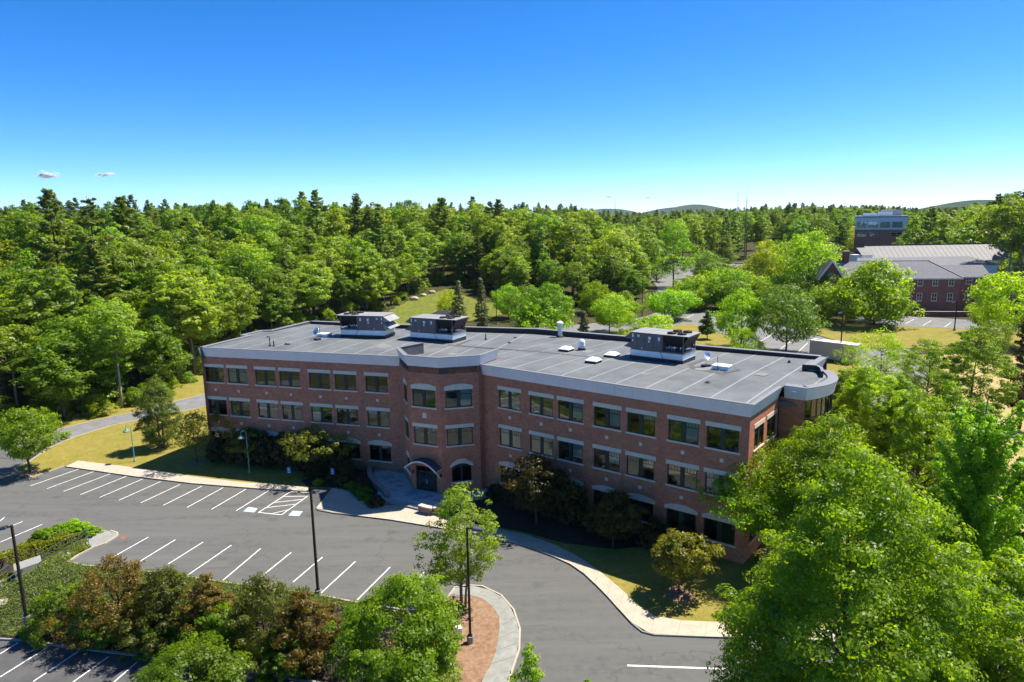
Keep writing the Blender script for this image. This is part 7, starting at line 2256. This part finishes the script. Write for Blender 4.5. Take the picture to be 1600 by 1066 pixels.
for nm, lst in kinds.items():
    lst.sort(key=lambda s: s[6])
    late += [(nm, s) for s in lst[250:]]
    lst = lst[:250]
    byrow = {}
    for s in sorted(lst, key=lambda s: s[5]):
        byrow.setdefault(s[4], []).append(s)
    for row, ss in byrow.items():
        for i, (x, y, z, h, _, px, dist) in enumerate(ss):
            if nm == 'pine_tree':
                me = PP[rngf.integers(len(PP))]; s = h / 28; sx = max(.8, min(1.3, s * rngf.uniform(1.05, 1.45)))
                lab = f'{ordinal(i)} pine from the left {ROWN[row]}'
            else:
                me = BP[rngf.integers(len(BP))]; s = h / 20; sx = max(.8, min(1.6, s * rngf.uniform(1.05, 1.55)))
                lab = f'{ordinal(i)} leafy tree from the left {ROWN[row]}'
            plant(nm, me, (x, y, z - .1), lab, 'tree', 'pines of the woods' if nm == 'pine_tree' else 'leafy trees of the woods', rngf.uniform(0, 6.28), (sx, sx, s))
# two dead trunks and a thin one on the skyline
for px, top, lab in ((1152, 294, 'left of two bare dead trees on the skyline'), (1165.5, 294, 'right of two bare dead trees on the skyline'), (961, 312, 'thin bare snag left of the centre of the skyline')):
    Y = 430.0; q = atY(px, 345, Y); z = terrain(q[0], q[1]); H_ = atY(px, top, Y)[2] - z
    rr = np.random.default_rng(int(px)); b = MB()
    b.tube([(0, 0, -.3), (.1, 0, H_ * .5), (-.1, .1, H_)], [.42, .3, .07], 6)
    for k in range(16):
        zz_ = H_ * rr.uniform(.45, .98); a = rr.uniform(0, 6.28); L = rr.uniform(.8, 3.2) * (1.2 - zz_ / H_)
        b.tube([(0, 0, zz_), (L * math.cos(a), L * math.sin(a), zz_ + rr.uniform(-.2, .5))], [.1, .03], 4, cap=False)
    tag(b.build('dead_tree', M['bark_dead'], loc=(q[0], q[1], z)), lab, 'tree', 'bare dead trees on the skyline')

# ---------------------------------------------------------------- woods beyond, one mass each
def scatter(name, pts, scales, proto, label):
    me = bpy.data.meshes.new(name)
    me.from_pydata([tuple(map(float, p)) for p in pts], [], [])
    a = me.attributes.new('size', 'FLOAT_VECTOR', 'POINT'); a.data.foreach_set('vector', np.array(scales, np.float32).ravel())
    r_ = me.attributes.new('turn', 'FLOAT', 'POINT'); r_.data.foreach_set('value', rngf.uniform(0, 6.28, len(pts)).astype(np.float32))
    o = link_mesh(name, me)
    g = bpy.data.node_groups.new(name, 'GeometryNodeTree')
    g.interface.new_socket('Geometry', in_out='INPUT', socket_type='NodeSocketGeometry'); g.interface.new_socket('Geometry', in_out='OUTPUT', socket_type='NodeSocketGeometry')
    gi = g.nodes.new('NodeGroupInput'); go = g.nodes.new('NodeGroupOutput')
    ip = g.nodes.new('GeometryNodeInstanceOnPoints'); oi = g.nodes.new('GeometryNodeObjectInfo')
    oi.inputs['Object'].default_value = proto; oi.transform_space = 'ORIGINAL'; oi.inputs['As Instance'].default_value = True
    n1 = g.nodes.new('GeometryNodeInputNamedAttribute'); n1.data_type = 'FLOAT_VECTOR'; n1.inputs['Name'].default_value = 'size'
    n2 = g.nodes.new('GeometryNodeInputNamedAttribute'); n2.data_type = 'FLOAT'; n2.inputs['Name'].default_value = 'turn'
    cx_ = g.nodes.new('ShaderNodeCombineXYZ')
    g.links.new(n2.outputs[0], cx_.inputs['Z'])
    g.links.new(gi.outputs[0], ip.inputs['Points']); g.links.new(oi.outputs['Geometry'], ip.inputs['Instance'])
    g.links.new(cx_.outputs[0], ip.inputs['Rotation']); g.links.new(n1.outputs[0], ip.inputs['Scale'])
    g.links.new(ip.outputs[0], go.inputs[0])
    md = o.modifiers.new('woods', 'NODES'); md.node_group = g
    tag(o, label, kind='stuff')
    return o
def crown_of(me):
    for o in bpy.data.objects:
        if o.data is me[0]: return o
far = {k: ([], []) for k in ('a', 'b', 'c', 'p', 'q')}
def add_far(x, y, is_p, h):
    z = terrain(x, y)
    k = rngf.choice(['p', 'q']) if is_p else rngf.choice(['a', 'b', 'c'])
    far[k][0].append((x, y, z)); s = h / (28 if is_p else 20); sx = max(.7, min(1.3, s * rngf.uniform(.9, 1.3))); far[k][1].append((sx, sx, s))
for nm, s in late: add_far(s[0], s[1], nm == 'pine_tree', s[3])
for _ in range(2600):
    px = rngf.uniform(-260, 1860); u = rngf.random()
    L = 330 + 1200 * u ** 1.5
    if px > 980: L = 620 + 1200 * u ** 1.4
    d = unit(ray(px, 400)[:2]); x, y = d * L
    z = terrain(x, y)
    capz = CAM_H + ((347.1 - px * .016) - np.interp(px, *SKY) - 3) / FPX * L
    is_p = rngf.random() < .4
    h = min(rngf.uniform(17, 25) if not is_p else rngf.uniform(19, 29), (capz - z) * (1 if is_p else .93))
    add_far(x, y, is_p, max(8, h))
for k, me, nm, lab in (('a', BP[0], 'distant_woods', 'distant leafy woods reaching to the horizon'), ('b', BP[3], 'distant_woods', 'distant pale leafy woods reaching to the horizon'), ('c', BP[5], 'distant_woods', 'distant full leafy woods reaching to the horizon'), ('p', PP[0], 'distant_pine_woods', 'distant pine woods reaching to the horizon'), ('q', PP[4], 'distant_pine_woods', 'distant open pine woods reaching to the horizon')):
    po = crown_of(me)
    if po and far[k][0]: scatter(nm, far[k][0], far[k][1], po, lab)
# undergrowth that closes the woods at the ground
UG = [broadleaf(450 + i, 4.5, 2.6, .1, M[m_], M['bark'], 'dome', 90, 30, .26, .42, lobes=.3, limbs=6, nstem=3) for i, m_ in enumerate(('leaf_wood', 'leaf_wood2', 'leaf_woodlime'))]
us = []
for _ in range(170):
    px = rngf.uniform(-150, 1000); p = at(px, far_edge(px), 0); d = unit(p[:2]); L = np.linalg.norm(p[:2]) + rngf.uniform(-2.5, 6)
    q = d * L
    if all((a[0] - q[0]) ** 2 + (a[1] - q[1]) ** 2 > 3.4 ** 2 for a in us): us.append((q[0], q[1], px))
us.sort(key=lambda a: a[2])
for i, (x, y, px) in enumerate(us):
    s = rngf.uniform(.45, 1.1)
    plant('woodland_bush', UG[rngf.integers(3)], (x, y, terrain(x, y) - .1), f'{ordinal(i)} bush from the left along the foot of the woods', 'bush', 'bushes along the edge of the woods', rngf.uniform(0, 6.28), (s, s, s * rngf.uniform(.7, 1.1)))
bpy.context.view_layer.update()
